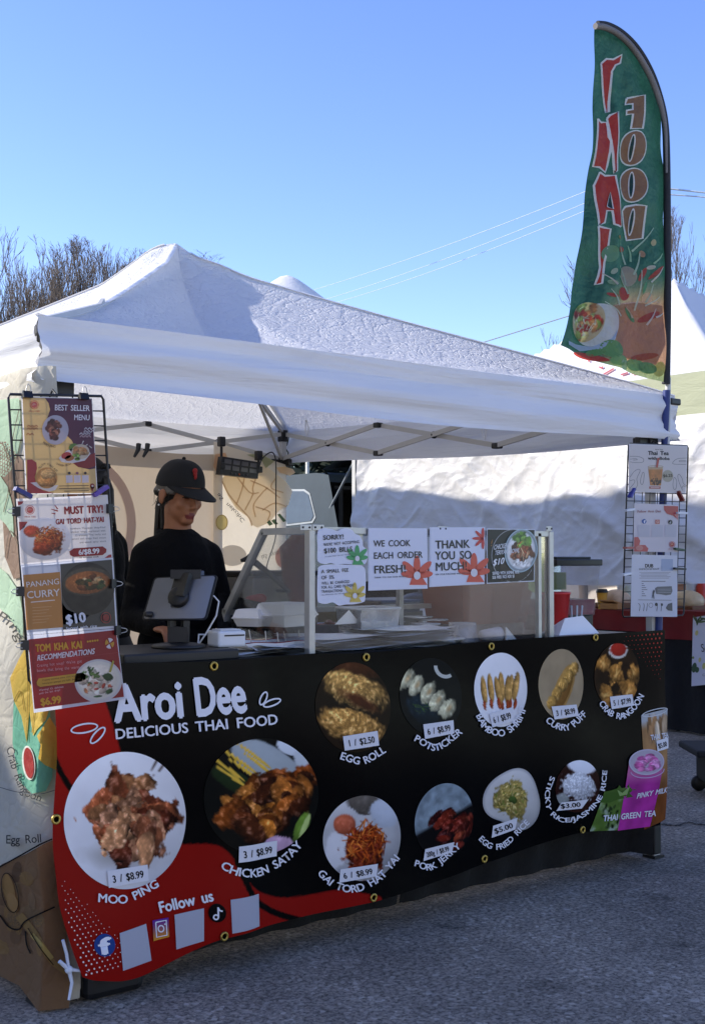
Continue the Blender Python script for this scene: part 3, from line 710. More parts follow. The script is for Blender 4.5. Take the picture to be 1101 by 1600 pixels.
# ================================================================ the big vinyl banner
BY = -0.11
def banner():
    def wave(x, z):
        lo = max(0.0, 1.05-z)
        q = 0.010*math.sin(x*5.2+0.8)*(0.4+lo)+0.007*math.sin(x*11+z*3)*lo+0.006*math.sin(z*9+x*1.7)
        q += 0.022*math.exp(-((x-0.66-0.05*z)/0.075)**2)*(0.3+0.7*lo)-0.010*math.exp(-((x-1.75)/0.1)**2)*lo
        q += 0.02*max(0, 0.35-x)*lo*2
        q -= 0.16*max(0, x-2.82)**1.0*lo                     # right end curls back round the table
        return q
    def S(px, py, lay):
        p = hY(px, py, BY); q = wave(p.x, p.z)
        return Vector((p.x, BY-q-lay*0.0011, p.z))
    def path(pts, n):
        P, L = cubic_path(pts, 30); t = np.linspace(0, L[-1], n+1); return np.stack([np.interp(t, L, P[:, 0]), np.interp(t, L, P[:, 1])], 1)
    nu, nv = 380, 150
    top = path([(82, 1044), (190, 1036), (335, 1033), (480, 1022), (572, 1020), (768, 1002), (927, 991), (1036, 984)], nu)
    bot = path([(121, 1522), (150, 1528), (218, 1523), (349, 1466), (462, 1437), (579, 1408), (700, 1372), (760, 1351), (850, 1320), (915, 1299), (1000, 1294), (1029, 1289)], nu)
    lef = path([(82, 1044), (84, 1112), (86, 1187), (80, 1300), (84, 1370), (89, 1418), (105, 1477), (121, 1522)], nv)
    rig = path([(1036, 984), (1038, 1050), (1042, 1110), (1043, 1150), (1040, 1210), (1034, 1250), (1029, 1289)], nv)
    u = np.linspace(0, 1, nu+1)[None, :, None]; v = np.linspace(0, 1, nv+1)[:, None, None]
    P = (1-v)*top[None]+v*bot[None]+(1-u)*lef[:, None]+u*rig[:, None]-((1-u)*(1-v)*top[0]+u*(1-v)*top[-1]+(1-u)*v*bot[0]+u*v*bot[-1])
    X, Y = P[..., 0].ravel(), P[..., 1].ravel()
    def inside(poly):
        acc = np.zeros(len(X))
        for dx in (-.8, 0, .8):
            for dy in (-.8, 0, .8):
                c = np.zeros(len(X), bool); x, y = X+dx, Y+dy
                for i in range(len(poly)):
                    (x1, y1), (x2, y2) = poly[i-1], poly[i]
                    if y1 == y2: continue
                    k = ((y1 > y) != (y2 > y)) & (x < (x2-x1)*(y-y1)/(y2-y1)+x1); c ^= k
                acc += c
        return acc/9
    RED, BLK = lin('#86120d'), lin('#030304')
    col = np.ones((len(X), 3))*np.array(BLK)
    red1 = cubic_path([(60, 1030), (150, 1060), (163, 1098), (176, 1140), (190, 1200), (195, 1320), (281, 1320), (334, 1320), (357, 1332), (375, 1358), (395, 1386), (420, 1399), (450, 1404), (490, 1399), (531, 1391), (565, 1395), (592, 1404), (560, 1440), (300, 1560), (60, 1560)], 8)[0].tolist()
    al = inside(red1)
    # brighter scarlet in the upper strip
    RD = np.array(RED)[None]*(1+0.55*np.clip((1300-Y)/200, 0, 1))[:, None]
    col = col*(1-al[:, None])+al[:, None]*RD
    def dist_line(pts):
        Q, _ = cubic_path(pts, 10); d = np.full(len(X), 1e9)
        for i in range(len(Q)-1):
            ax, ay = Q[i]; bx, by = Q[i+1]; L2 = (bx-ax)**2+(by-ay)**2+1e-9; t = np.clip(((X-ax)*(bx-ax)+(Y-ay)*(by-ay))/L2, 0, 1)
            d = np.minimum(d, np.hypot(X-ax-t*(bx-ax), Y-ay-t*(by-ay)))
        return d
    for pts, wd in (([(78, 1172), (92, 1205), (112, 1236), (150, 1280)], 4.5), ([(370, 1345), (381, 1374), (396, 1403), (418, 1420), (443, 1431), (475, 1440)], 5)):
        k = np.clip((wd-dist_line(pts))/1.2+0.5, 0, 1)[:, None]; col = col*(1-k)+k*np.array(BLK)
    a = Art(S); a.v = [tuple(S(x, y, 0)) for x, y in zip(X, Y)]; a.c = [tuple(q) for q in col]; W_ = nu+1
    a.f = [(j*W_+i, j*W_+i+1, (j+1)*W_+i+1, (j+1)*W_+i) for j in range(nv) for i in range(nu)]
    # halftone dots
    for iy in range(30):
        for ix in range(26):
            x = 84+ix*8.5+(iy % 2)*4.2; y = 1528-iy*7.2-ix*2.0; t_ = 1-(iy/24+ix/16)
            if t_ > 0.06 and x < 300 and x > np.interp(y, [1290, 1418, 1477, 1522], [84, 93, 109, 125])+2 and y < np.interp(x, [125, 218, 349], [1520, 1516, 1460]): a.ell(x, y, 0.5+1.6*t_, 0.5+1.7*t_, '#e3d5cf', 2, 0, 8)
    for iy in range(12):
        for ix in range(11):
            x = 1030-ix*6.2-(iy % 2)*3.1; y = 990+iy*7+ix*0.5; t_ = 1-(iy/11+ix/10.5)
            if t_ > 0.05: a.ell(x, y, 0.4+1.2*t_, 0.4+1.4*t_, '#a3352e', 2, 0, 8)
    Wt = '#d9dbe2'; a.maxedge = 12
    # ---- headline
    a.text('Aroi', [(177, 1127), (286, 1119)], 60, Wt, 5, 0.035); a.text('Dee', [(303, 1118), (384, 1111)], 61, Wt, 5, 0.035)
    a.text('DELICIOUS THAI FOOD', [(176, 1154), (434, 1131)], 16.5, Wt, 5, 0.02)
    for (x, y, rx, ry, rot) in ((128, 1137, 22, 8, -10), (149, 1148, 17, 7, -48), (410, 1091, 12, 6, -62), (424, 1098, 16, 6, -18)): a.ring(x, y, rx, ry, 2.6, Wt, 4, rot)
    # ---- pictures
    def plate(A, B, c='#d6d7da', s_=.12):
        n = fbm(A*1.5, B*1.5, 3); return flat(A, c)*(1-s_*(0.6*(A+B*1.1)+1.4*(n-.5)))[..., None]
    def moo(A, B):
        im = plate(A, B); im = blob(im, A, B, -.1, .55, .75, .25, .1, '#8d8a86', sh=0, gloss=0, nz=0, soft=.8)
        im = pile(im, A, B, 5, 34, (.05, -.02, .62, .5), .2, ['#6b3320', '#8a4a2c', '#7c4026', '#a06a42', '#5a2818', '#96684a'], 1.5, gloss=.55, sh=.85, nz=.55, f=6, wob=.6)
        im = pile(im, A, B, 9, 8, (.15, .2, .35, .28), .2, ['#a87650', '#8c5134', '#b08a62'], 1.7, gloss=.6, sh=.8, nz=.5, f=6, wob=.6)
        return streaks(im, A, B, 3, 3, (.55, -.8, .15, .08), .2, .014, ['#4b3a31'], -.8)
    a.pic(194, 1281, 97, 107, moo, 2, 70, 150)
    def satay(A, B):
        im = flat(A, '#10110f'); im = blob(im, A, B, .1, -.55, .75, .34, .5, '#8f979a', sh=.2, gloss=0, nz=.1, soft=.1, wob=.05); im = blob(im, A, B, .55, -.85, .3, .16, .2, '#b9c0c6', sh=.1, gloss=0, nz=.1, wob=.05)
        im = blob(im, A, B, .85, -.55, .35, .2, .7, '#a9b0b4', sh=.1, gloss=0, nz=.1, wob=.05); im = blob(im, A, B, -.45, -.25, .5, .18, .5, '#1d2a17', sh=.3, gloss=0, wob=.1)
        for k in range(6): im = blob(im, A, B, -.62+.12*k, -.5-.05*k+.22*(k % 2), .42, .030, .62, '#c4a03a', sh=.2, gloss=.1, nz=.1, wob=.02)
        im = pile(im, A, B, 12, 26, (-.1, .25, .5, .38), .22, ['#7c4318', '#98591f', '#6b3512', '#4a2310', '#a9682a'], 1.5, gloss=.5, sh=.9, nz=.5, f=6, wob=.5)
        im = pile(im, A, B, 15, 20, (.5, -.1, .42, .3), .2, ['#6e3412', '#8b4a1b', '#3f1d0d', '#9a5a24'], 1.4, gloss=.55, sh=.9, nz=.55, f=6, wob=.5)
        im = blob(im, A, B, .75, .52, .12, .3, .35, '#5c7a2c', sh=.4, gloss=.1); im = blob(im, A, B, .8, .5, .05, .24, .35, '#9eb06a', sh=.2, gloss=.1)
        return blob(im, A, B, .35, .82, .25, .16, 0, '#a98aa0', sh=.3, gloss=.2)
    a.pic(408, 1245, 90, 92, satay, 2, 66, 140)
    def egg(A, B):
        im = flat(A, '#1c120a')*(1+.5*(fbm(A*2, B*2, 4)[..., None]-.5)); im = blob(im, A, B, .2, -.85, .7, .2, .1, '#3f2110', gloss=.1)
        im = blob(im, A, B, .0, .45, 1.0, .42, .28, '#a5793c', gloss=.5, sh=.8, nz=.7, f=8, wob=.15, seed=2); im = blob(im, A, B, .1, -.35, 1.0, .42, .30, '#a87f42', gloss=.4, sh=1.0, nz=.6, f=8, wob=.15, seed=7)
        im = blob(im, A, B, .2, -.12, .72, .17, .42, '#43200f', gloss=.0, sh=.4, soft=.6); return im
    a.pic(550, 1105, 58, 70, egg, 2, 50, 100)
    def pot(A, B):
        im = flat(A, '#0e1214'); im = blob(im, A, B, -.25, .35, .6, .4, .5, '#132028', gloss=.1)
        for k, (x, y) in enumerate(((-.75, -.45), (-.45, -.28), (-.08, -.1), (.22, .1), (.55, .33))):
            im = blob(im, A, B, x, y, .34, .22, -.75, '#b3b090', gloss=.25, sh=.8, nz=.35, f=5, seed=k, wob=.3); im = blob(im, A, B, x+.03, y-.02, .16, .09, -.8, '#a98f66', gloss=.1, sh=.5, soft=.8, seed=k)
            for q in range(3): im = blob(im, A, B, x-.08+.09*q, y-.1+.05*q, .012, .10, .4, '#7f7d60', sh=.1, gloss=0, nz=0, soft=.9)
        im = streaks(im, A, B, 4, 14, (-.3, .3, .25, .15), .14, .012, ['#27401f', '#35502a'], .4); return im
    a.pic(672, 1088, 49, 60, pot, 2, 40, 90)
    a.ring(696, 1040, 19, 20, 5.5, '#b9bcb4', 3, 0, 24, 60, 180)
    def shrimp(A, B):
        im = plate(A, B, '#dfe0e3', .06)
        im = blob(im, A, B, 0, .5, .8, .35, 0, '#c5c6ca', sh=.05, gloss=0, nz=.05, soft=.7)
        for k, (x, r_) in enumerate(((-.62, 1.40), (-.36, 1.40), (.05, 1.45), (-.08, 1.3), (.38, 1.70), (.58, 1.78), (.28, 1.62))):
            im = blob(im, A, B, x, .02-.05*(k % 3), .42, .125, r_, '#b48a4a', gloss=.2, sh=.8, nz=.25, wob=.08, seed=k)
            im = blob(im, A, B, x+.1*math.cos(r_), .42-.05*(k % 2), .16, .07, r_, '#8a3a1e', gloss=.2, sh=.6, seed=k)
        return im
    a.pic(784, 1078, 42, 58, shrimp, 2, 42, 90)
    def puff(A, B):
        im = flat(A, '#9b8a6d')*(1+.15*(fbm(A*3, B*3, 2)[..., None]-.5)); im = blob(im, A, B, .1, .15, .85, .36, -1.0, '#a57f45', gloss=.1, sh=.3, wob=.04, soft=.05)
        im = blob(im, A, B, .12, .18, .72, .26, -1.0, '#6e4c22', gloss=.05, sh=.2, wob=.04)
        for k, (x, y) in enumerate(((.55, -.42), (.32, -.2), (.1, .02), (-.2, .28), (-.4, .52))):
            im = blob(im, A, B, x, y, .26, .2, -.6, '#b78d47', gloss=.3, sh=.8, nz=.3, seed=k, wob=.1)
            for q in range(4): im = blob(im, A, B, x-.14+.09*q, y+.03, .015, .16, .35, '#7f5722', sh=0, gloss=0, nz=0, soft=.9)
        return im
    a.pic(877, 1069, 34, 55, puff, 2, 40, 80)
    def rang(A, B):
        im = flat(A, '#2a1c10')*(1+.6*(fbm(A*3, B*3, 5)[..., None]-.5))
        for k, (x, y, s_) in enumerate(((-.6, -.35, .35), (.75, -.1, .3), (0, -.05, .42), (.55, .5, .42), (-.45, .6, .45), (.05, .95, .4))):
            im = blob(im, A, B, x, y, s_, s_*.8, .3*k, '#9a6a30', gloss=.25, sh=.9, nz=.4, seed=k, wob=.6); im = blob(im, A, B, x, y, s_*.14, s_*.75, .4*k, '#c09350', gloss=.1, sh=.3, seed=k, soft=.8); im = blob(im, A, B, x-.03, y-.02, s_*.6, s_*.1, .5*k+.6, '#c29a58', gloss=.1, sh=.3, seed=k, soft=.8)
        im = blob(im, A, B, .02, -.78, .42, .26, 0, '#c6bfb4', gloss=.1, sh=.2, nz=.05, wob=.03, soft=.05); return blob(im, A, B, .02, -.82, .37, .22, 0, '#94251b', gloss=.05, sh=.3, nz=.1, wob=.03, soft=.08)
    a.pic(962, 1056, 34.5, 51, rang, 2, 40, 80)
    def gai(A, B):
        im = plate(A, B, '#a9a9aa', .2); im = blob(im, A, B, -.1, -.8, .5, .25, 0, '#554f48', gloss=.1); im = blob(im, A, B, .45, -.65, .4, .35, .5, '#a5acb6', sh=.2, gloss=0, nz=.1); im = blob(im, A, B, -.55, .3, .35, .5, .2, '#b9b9bb', sh=.1, gloss=0, nz=.1)
        im = blob(im, A, B, -.52, -.25, .3, .26, 0, '#a8553a', gloss=.2, sh=.5, nz=.1, wob=.05)
        im = blob(im, A, B, .08, .25, .58, .58, 0, '#6b2310', gloss=.3, sh=.8, nz=.7, wob=.4, f=7); return streaks(im, A, B, 8, 90, (.1, .1, .5, .42), .2, .02, ['#a34a17', '#6a230c', '#c56d2a', '#8d3813'])
    a.pic(565, 1309, 58, 67, gai, 2, 50, 100, 8)
    def jerky(A, B):
        im = flat(A, '#0d0c0d'); k = np.clip((-(B+.15)-.55*A+.15)*9, 0, 1); n = fbm(A*6, B*6, 4); sky_ = (rgb('#7b8a93')*(0.75+.5*n[..., None])); im = im*(1-k[..., None])+k[..., None]*sky_
        im = pile(im, A, B, 22, 22, (.2, .12, .66, .33), .2, ['#5a1b12', '#6e2417', '#42110c', '#7c3420', '#331010'], 2.6, -.6, gloss=.4, sh=.8, nz=.5, f=6, wob=.4)
        return pile(im, A, B, 24, 6, (.15, .55, .5, .12), .14, ['#4a130d', '#5e1c12'], 2.5, -.1, gloss=.3)
    a.pic(693, 1283, 47, 60, jerky, 2, 42, 90, 6)
    def rice(A, B):
        im = plate(A, B, '#b9b8b6', .15); r_ = np.hypot(A, B); im = over(im, np.clip((r_-.9)*12, 0, 1)*.5, rgb('#7d7e82'))
        im = blob(im, A, B, -.05, .05, .68, .62, .8, '#8a7a42', gloss=.2, sh=.5, nz=.5, wob=.3, f=7); im = streaks(im, A, B, 6, 170, (-.05, .05, .58, .55), .07, .03, ['#b9a35c', '#8d7a3a', '#c9b878', '#6d6430', '#a3904c', '#5f6a2c'])
        return blob(im, A, B, 0, .02, .16, .12, 0, '#3f5222', gloss=.1)
    bean = lambda t: 1+0.13*np.cos(2*(t-0.2))-0.10*np.cos(3*(t+0.4))
    a.pic(803, 1249, 41, 51, rice, 2, 42, 90, 16, bean)
    def sticky(A, B):
        im = flat(A, '#2a1410')*(1+.5*(fbm(A*3, B*3, 5)[..., None]-.5)); im = blob(im, A, B, 0, -.95, .8, .5, 0, '#c9ccd2', sh=.1, gloss=0, nz=.05, wob=.05)
        im = blob(im, A, B, .05, .0, .82, .56, .05, '#b3b6bb', sh=.5, gloss=.3, nz=.5, wob=.35, f=9); return blob(im, A, B, -.55, .65, .35, .3, .6, '#7a7f7d', sh=.3, gloss=.1, wob=.1)
    a.pic(899, 1228, 32, 41, sticky, 2, 36, 80, 10)
    # ---- drinks at the right end
    def tea(U, V):
        n = fbm(U*4, V*9, 3); im = flat(U, '#9a744c')*(0.8+.4*n[..., None]); t = np.clip((V-.45)*3, 0, 1); im = im*(1-t[..., None])+t[..., None]*rgb('#6f3f1c')*(0.8+.4*n[..., None]); im = over(im, np.clip((.13-V)*14, 0, 1), rgb('#a9adb0'))
        return pile(im, U, V, 3, 9, (.55, .16, .4, .06), .11, ['#b39a7c', '#c3b299', '#8d6a48'], 1.1, gloss=.3)
    a.quadpic([(1000, 1117), (1044, 1107), (1037, 1280), (1004, 1296)], tea, 2, 24, 50); a.ring(1022, 1113, 22, 5.5, 1.5, '#c3c6c8', 4, -13)
    def pink(U, V):
        n = fbm(U*3, V*5, 8); im = flat(U, '#a2308a')*(0.75+.5*n[..., None]); t = np.clip((.35-V)*6, 0, 1); im = over(im, t, rgb('#b0608f')); return im
    a.quadpic([(978, 1190), (1033, 1186), (1012, 1291), (960, 1297)], pink, 4, 26, 40)
    def pinktop(A, B): return pile(flat(A, '#a8a0ad'), A, B, 6, 26, (.05, .1, .62, .6), .24, ['#b3568f', '#c06c9d', '#a24a84', '#b87ba6'], 1.1, gloss=.3)
    a.pic(1005, 1190, 27, 19, pinktop, 5, 22, 50, -6); a.ring(1005, 1190, 28, 20, 2, '#b7afc0', 6, -6); a.ring(1006, 1203, 27, 12, 1.5, '#b79bbd', 6, -6, 30, 0, 180)
    def green(U, V):
        n = fbm(U*3, V*4, 12); im = flat(U, '#54702e')*(0.7+.6*n[..., None]); im = over(im, np.clip((n-.5)*6, 0, 1)*np.clip(V*2, 0, 1), rgb('#93a091')); return streaks(im, U, V, 5, 14, (.5, .6, .45, .35), .09, .05, ['#16210d', '#26351a'])
    a.quadpic([(938, 1236), (985, 1227), (965, 1296), (917, 1298)], green, 3, 24, 30)
    a.poly([(930, 1253), (940, 1236), (958, 1231), (962, 1226), (968, 1234), (979, 1222), (983, 1233), (988, 1232), (984, 1244), (960, 1248), (945, 1253)], '#3d5a22', 4); a.poly([(958, 1233), (966, 1238), (978, 1228), (974, 1240), (962, 1243)], '#7f9a5c', 5)
    a.text('THAI TEA', [(1013, 1156), (1043, 1152)], 8.5, Wt, 7, 0.02); a.text('PINKY MILK', [(988, 1247), (1036, 1237)], 9, Wt, 7, 0.015, up=(.25, -.97)); a.text('THAI GREEN TEA', [(935, 1282), (1019, 1274)], 9.5, Wt, 7, 0.02, up=(.1, -1))
    # ---- price cards and names
    def card(c4, txt, T=None, dz=0, fs=.62):
        q = [(T[0]+x/T[2], T[1]+y/T[2]) for x, y in c4]; a.sheet(q, '#d3d4d9', 6)
        A, B, C, D = [Vector(p_) for p_ in q]; l = A.lerp(D, .5); r_ = B.lerp(C, .5); h = ((A-D).length+(B-C).length)/2*fs*.78
        p0 = l.lerp(r_, .11)+(D-A)*fs*.40; p1 = l.lerp(r_, .89)+(C-B)*fs*.40; a.text(txt, [tuple(p0), tuple(p1)], h*.95, '#1a1a1c', 7, 0.02)
    T5, T6, T7 = (80, 1030, 2.7525), (460, 1000, 3.238), (730, 980, 2.968)
    for c4, t, T in (([(230, 906), (412, 882), (416, 950), (235, 977)], '3 / $8.99', T5), ([(802, 804), (980, 783), (978, 850), (799, 873)], '3 / $8.99', T5), ([(232, 485), (405, 457), (411, 530), (240, 557)], '1 / $2.50', T6),
        ([(638, 425), (793, 404), (795, 470), (645, 498)], '6 / $8.99', T6), ([(103, 400), (212, 372), (222, 435), (115, 465)], '6 / $8.99', T7), ([(390, 368), (502, 358), (510, 410), (402, 428)], '3 / $8.99', T7), ([(655, 322), (757, 310), (765, 362), (663, 380)], '5 / $7.99', T7),
        ([(230, 1160), (408, 1128), (400, 1190), (225, 1228)], '6 / $8.99', T6), ([(655, 1057), (806, 1022), (795, 1075), (645, 1117)], '200g / $8.99', T6), ([(122, 922), (238, 885), (228, 940), (117, 978)], '$5.00', T7), ([(430, 812), (543, 795), (515, 838), (410, 852)], '$3.00', T7), ([(865, 525), (928, 510), (926, 560), (868, 575)], '$5.00', T7)): card(c4, t, T)
    for t, pts, h in (('MOO PING', [(146, 1406), (196, 1408), (249, 1384)], 13.5), ('CHICKEN SATAY', [(343, 1356), (368, 1367), (407, 1368), (450, 1349), (476, 1322)], 13.5), ('EGG ROLL', [(526, 1185), (562, 1193), (598, 1174)], 12), ('POTSTICKER', [(641, 1156), (677, 1172), (719, 1145)], 11),
        ('BAMBOO SHRIMP', [(742, 1118), (757, 1142), (786, 1150), (812, 1132), (824, 1106)], 11), ('CURRY PUFF', [(851, 1127), (868, 1139), (890, 1139), (915, 1117)], 10.5), ('CRAB RANGOON', [(933, 1099), (948, 1117), (970, 1123), (990, 1109), (1004, 1087)], 10),
        ('GAI TORD HAT YAI', [(497, 1366), (520, 1387), (552, 1393), (590, 1374), (621, 1340)], 12), ('PORK JERKY', [(643, 1352), (675, 1358), (720, 1324)], 10.5), ('EGG FRIED RICE', [(748, 1312), (766, 1326), (792, 1324), (830, 1287)], 9.5),
        ('STICKY', [(858, 1212), (851, 1238), (854, 1266)], 7.5), ('RICE/JASMINE RICE', [(859, 1273), (876, 1284), (898, 1281), (920, 1264), (936, 1239), (942, 1203)], 7.5)): a.text(t, pts, h, Wt, 6, 0.022)
    # ---- follow us row
    a.text('Follow us', [(248, 1426), (334, 1407)], 18, Wt, 5, 0.028)
    a.ell(156, 1472.5, 17, 17.5, '#24407f', 4); a.text('f', [(149, 1487), (164, 1485)], 26, '#dfe2ea', 5, 0.04)
    def ig(U, V): return rgb('#5b2a8d')*(1-V)[..., None]*np.ones(3)+V[..., None]*rgb('#c98a2c')
    a.quadpic([(236, 1437), (262, 1433), (263, 1463), (237, 1469)], ig, 4, 12, 12)
    for w4 in (10.5,): 
        a.line([(241, 1440), (258, 1437), (259, 1460), (242, 1463), (241, 1440)], 2, Wt, 5, smooth=False)
    a.ring(249.5, 1450, 5.5, 5.8, 1.9, Wt, 5); a.ell(256, 1443, 1.3, 1.3, Wt, 5)
    a.ell(338, 1426, 13, 14.5, '#08080a', 4); a.line([(339.5, 1417), (339.5, 1432)], 2.6, Wt, 5); a.ring(336, 1432.5, 4.6, 4.6, 2.2, Wt, 5); a.line([(339.5, 1418), (342, 1422), (346, 1423)], 2.4, Wt, 5)
    for c4 in ([(181, 1455), (225.5, 1442), (233.5, 1499), (185.5, 1513)], [(272, 1429), (318.5, 1419), (318, 1470), (274.5, 1483)], [(358, 1405), (403, 1396), (402.5, 1446), (359, 1457)]): a.sheet(c4, '#a4a7b3', 3)
    a.T = (0, 0, 1)
    bo = a.mesh('banner'); root = link('banner', bo, VINYL)
    tag(root, 'long black and red vinyl menu banner with food pictures across the stall front', 'banner')
    br = mat('brass', '#b59a4c', .35, .8, .1)
    for (x, y) in ((335, 1041), (572, 1027), (768, 1010), (927, 996), (348, 1462), (579, 1401), (760, 1343), (907, 1296), (85, 1279)):
        p = S(x, y, 0); g = MB(); R = Matrix.Rotation(math.radians(90), 3, 'X'); ring = [(p+R @ Vector((0.0115*math.cos(t), 0.0115*math.sin(t), 0)))+Vector((0, -.003, 0)) for t in np.linspace(0, 2*math.pi, 20, endpoint=False)]
        g.tube(ring, 0.0042, 8, closed=True); g.lathe([(0.001, 0), (0.0085, 0)], p+Vector((0, -.0022, 0)), 14, 1, R); go = g.build('grommet', [br, BLACKP], root)
banner()

# ================================================================ counter tables under the banner
def tables():
    zt = 1.008
    for i, (x0, x1) in enumerate(((0.12, 1.50), (1.52, 2.88))):
        root = thing('counter_table', ('counter table under black cloth holding the tablet and the end of the display case', 'counter table under black cloth holding the sign end of the display case and drinks')[i], 'table', ((x0+x1)/2, .28, 0), 'tables behind the banner')
        t = MB(); t.span((x0, -.06, zt-.035), (x1, .66, zt), 0, .008); t.build('table_top', BLACKP, root)
        for x in (x0+.12, x1-.12):
            for y in (.22, .56): l = MB(); l.tube([(x, y, 0), (x, y, zt-.036)], .016, 8); l.build('leg', BLACKM, root)
        c = MB()
        def fn(u, v, x0=x0, x1=x1):
            # skirt hanging behind the banner, ends on the ground
            s_ = u*(x1-x0+.5)+(.5 if x0 > 1 else 0); y = None    # wraps the outer end only
            if s_ < .5: x, y = x0-.012, .44-s_
            elif s_ > x1-x0+.5: x, y = x1+.012, -.06+(s_-(x1-x0+.5))
            else: x, y = x0+(s_-.5), -.066
            z = zt+.004+(0.02-zt)*v; w_ = .02*math.sin(s_*30)*v
            return (x, y+(.12*v if .5 <= s_ <= x1-x0+.5 else 0)+w_*.5+.05*v*v, z)
        c.grid(fn, 90, 14); c.build('table_skirt', BLACKC, root)
tables()
# black weight tub at the left leg, cart wheel and so on
def weight_tub():
    p = hZ(186, 1560, 0); c = Vector((p.x, p.y+.10, 0)); r = thing('weight_tub', 'squat black plastic tub weighing down the front left leg under the banner', 'tub', tuple(c))
    b = MB(); b.box(c+Vector((0, 0, .085)), (.20, .17, .17), None, 0, .025); b.build('tub_body', BLACKP, r)
    l = MB(); l.box(c+Vector((0, 0, .182)), (.215, .185, .024), None, 0, .008); l.build('tub_lid', BLACKP, r)
    h = MB(); h.box(c+Vector((-.115, -.03, .05)), (.035, .03, .035), None, 0, .005); h.build('latch', WHITEP, r)
weight_tub()
# ================================================================ wire racks with menu sheets
def wire_rack(c4, Y, nv_, nh, label, fr=.0042, wr=.0022):
    """grid panel from four photo corners TL,TR,BR,BL in the plane Y"""
    Q = [hY(x, y, Y) for x, y in c4]; A, B, C, D = Q
    pt = lambda u, v: A.lerp(B, u).lerp(D.lerp(C, u), v)
    root = thing('wire_rack', label, 'wire rack', tuple(pt(.5, 0)))
    f = MB(); f.tube([pt(.02, 0), pt(.98, 0), pt(1, .012), pt(1, .988), pt(.98, 1), pt(.02, 1), pt(0, .988), pt(0, .012)], fr, 8, closed=True); f.build('frame', BLACKM, root)
    g = MB()
    for i in range(1, nv_): g.tube([pt(i/nv_, 0), pt(i/nv_, 1)], wr, 6)
    for j in range(1, nh): g.tube([pt(0, j/nh)+Vector((0, .003, 0)), pt(1, j/nh)+Vector((0, .003, 0))], wr, 6)
    g.build('grid_wires', BLACKM, root)
    k = MB(); t = pt(.5, 0); k.tube([t, t+Vector((0, .03, .02)), Vector((t.x, t.y+.05, t.z-.0))], .003, 6); k.build('hanger', BLACKM, root)
    return pt
def flatS(Y): 
    def S(px, py, lay):
        p = hY(px, py, Y); p.y -= lay*.0009; return p
    return S
def poster(art, label, name='menu_poster', cat='poster', m=None): return tag(art.build(name, m or PAPER), label, cat)
def binder_clip(px, py, Y, ang, label, col='black', s=1.0):
    p = hY(px, py, Y); R = Matrix.Rotation(math.radians(ang), 3, 'Y'); r = thing('binder_clip', label, 'clip', tuple(p), 'binder clips on the racks')
    b = MB(); prof = [(-.012, -.010), (.012, -.010), (.003, .010), (-.003, .010)]
    vs = [R @ Vector((sx*.014*s, y*s, z*s))+p for sx in (-1, 1) for (y, z) in prof]; b.add(vs, [(0, 1, 2, 3), (7, 6, 5, 4), (0, 4, 5, 1), (1, 5, 6, 2), (2, 6, 7, 3), (3, 7, 4, 0)]); b.build('clip_body', BLACKP if col == 'black' else WHITEP, r)
    h = MB(); L = [R @ Vector((x*s, -.008*s, z*s))+p for x, z in ((-.008, .008), (-.005, .024), (0, .029), (.005, .024), (.008, .008))]; h.tube(L, .0013*s, 6); h.build('handle', ALU, r)
def peg(p0, p1, Y, col, name, label, w_=.012):
    a, b = hY(*p0, Y), hY(*p1, Y); m = MB(); m.bar(a, b, .010, w_, 0); m.bar(a+Vector((0, .012, 0)), b+Vector((0, .012, 0)), .010, w_, 0)
    tag(m.build('clothes_peg', mat(name, col, .5)), label, 'peg', 'pegs holding the posters')
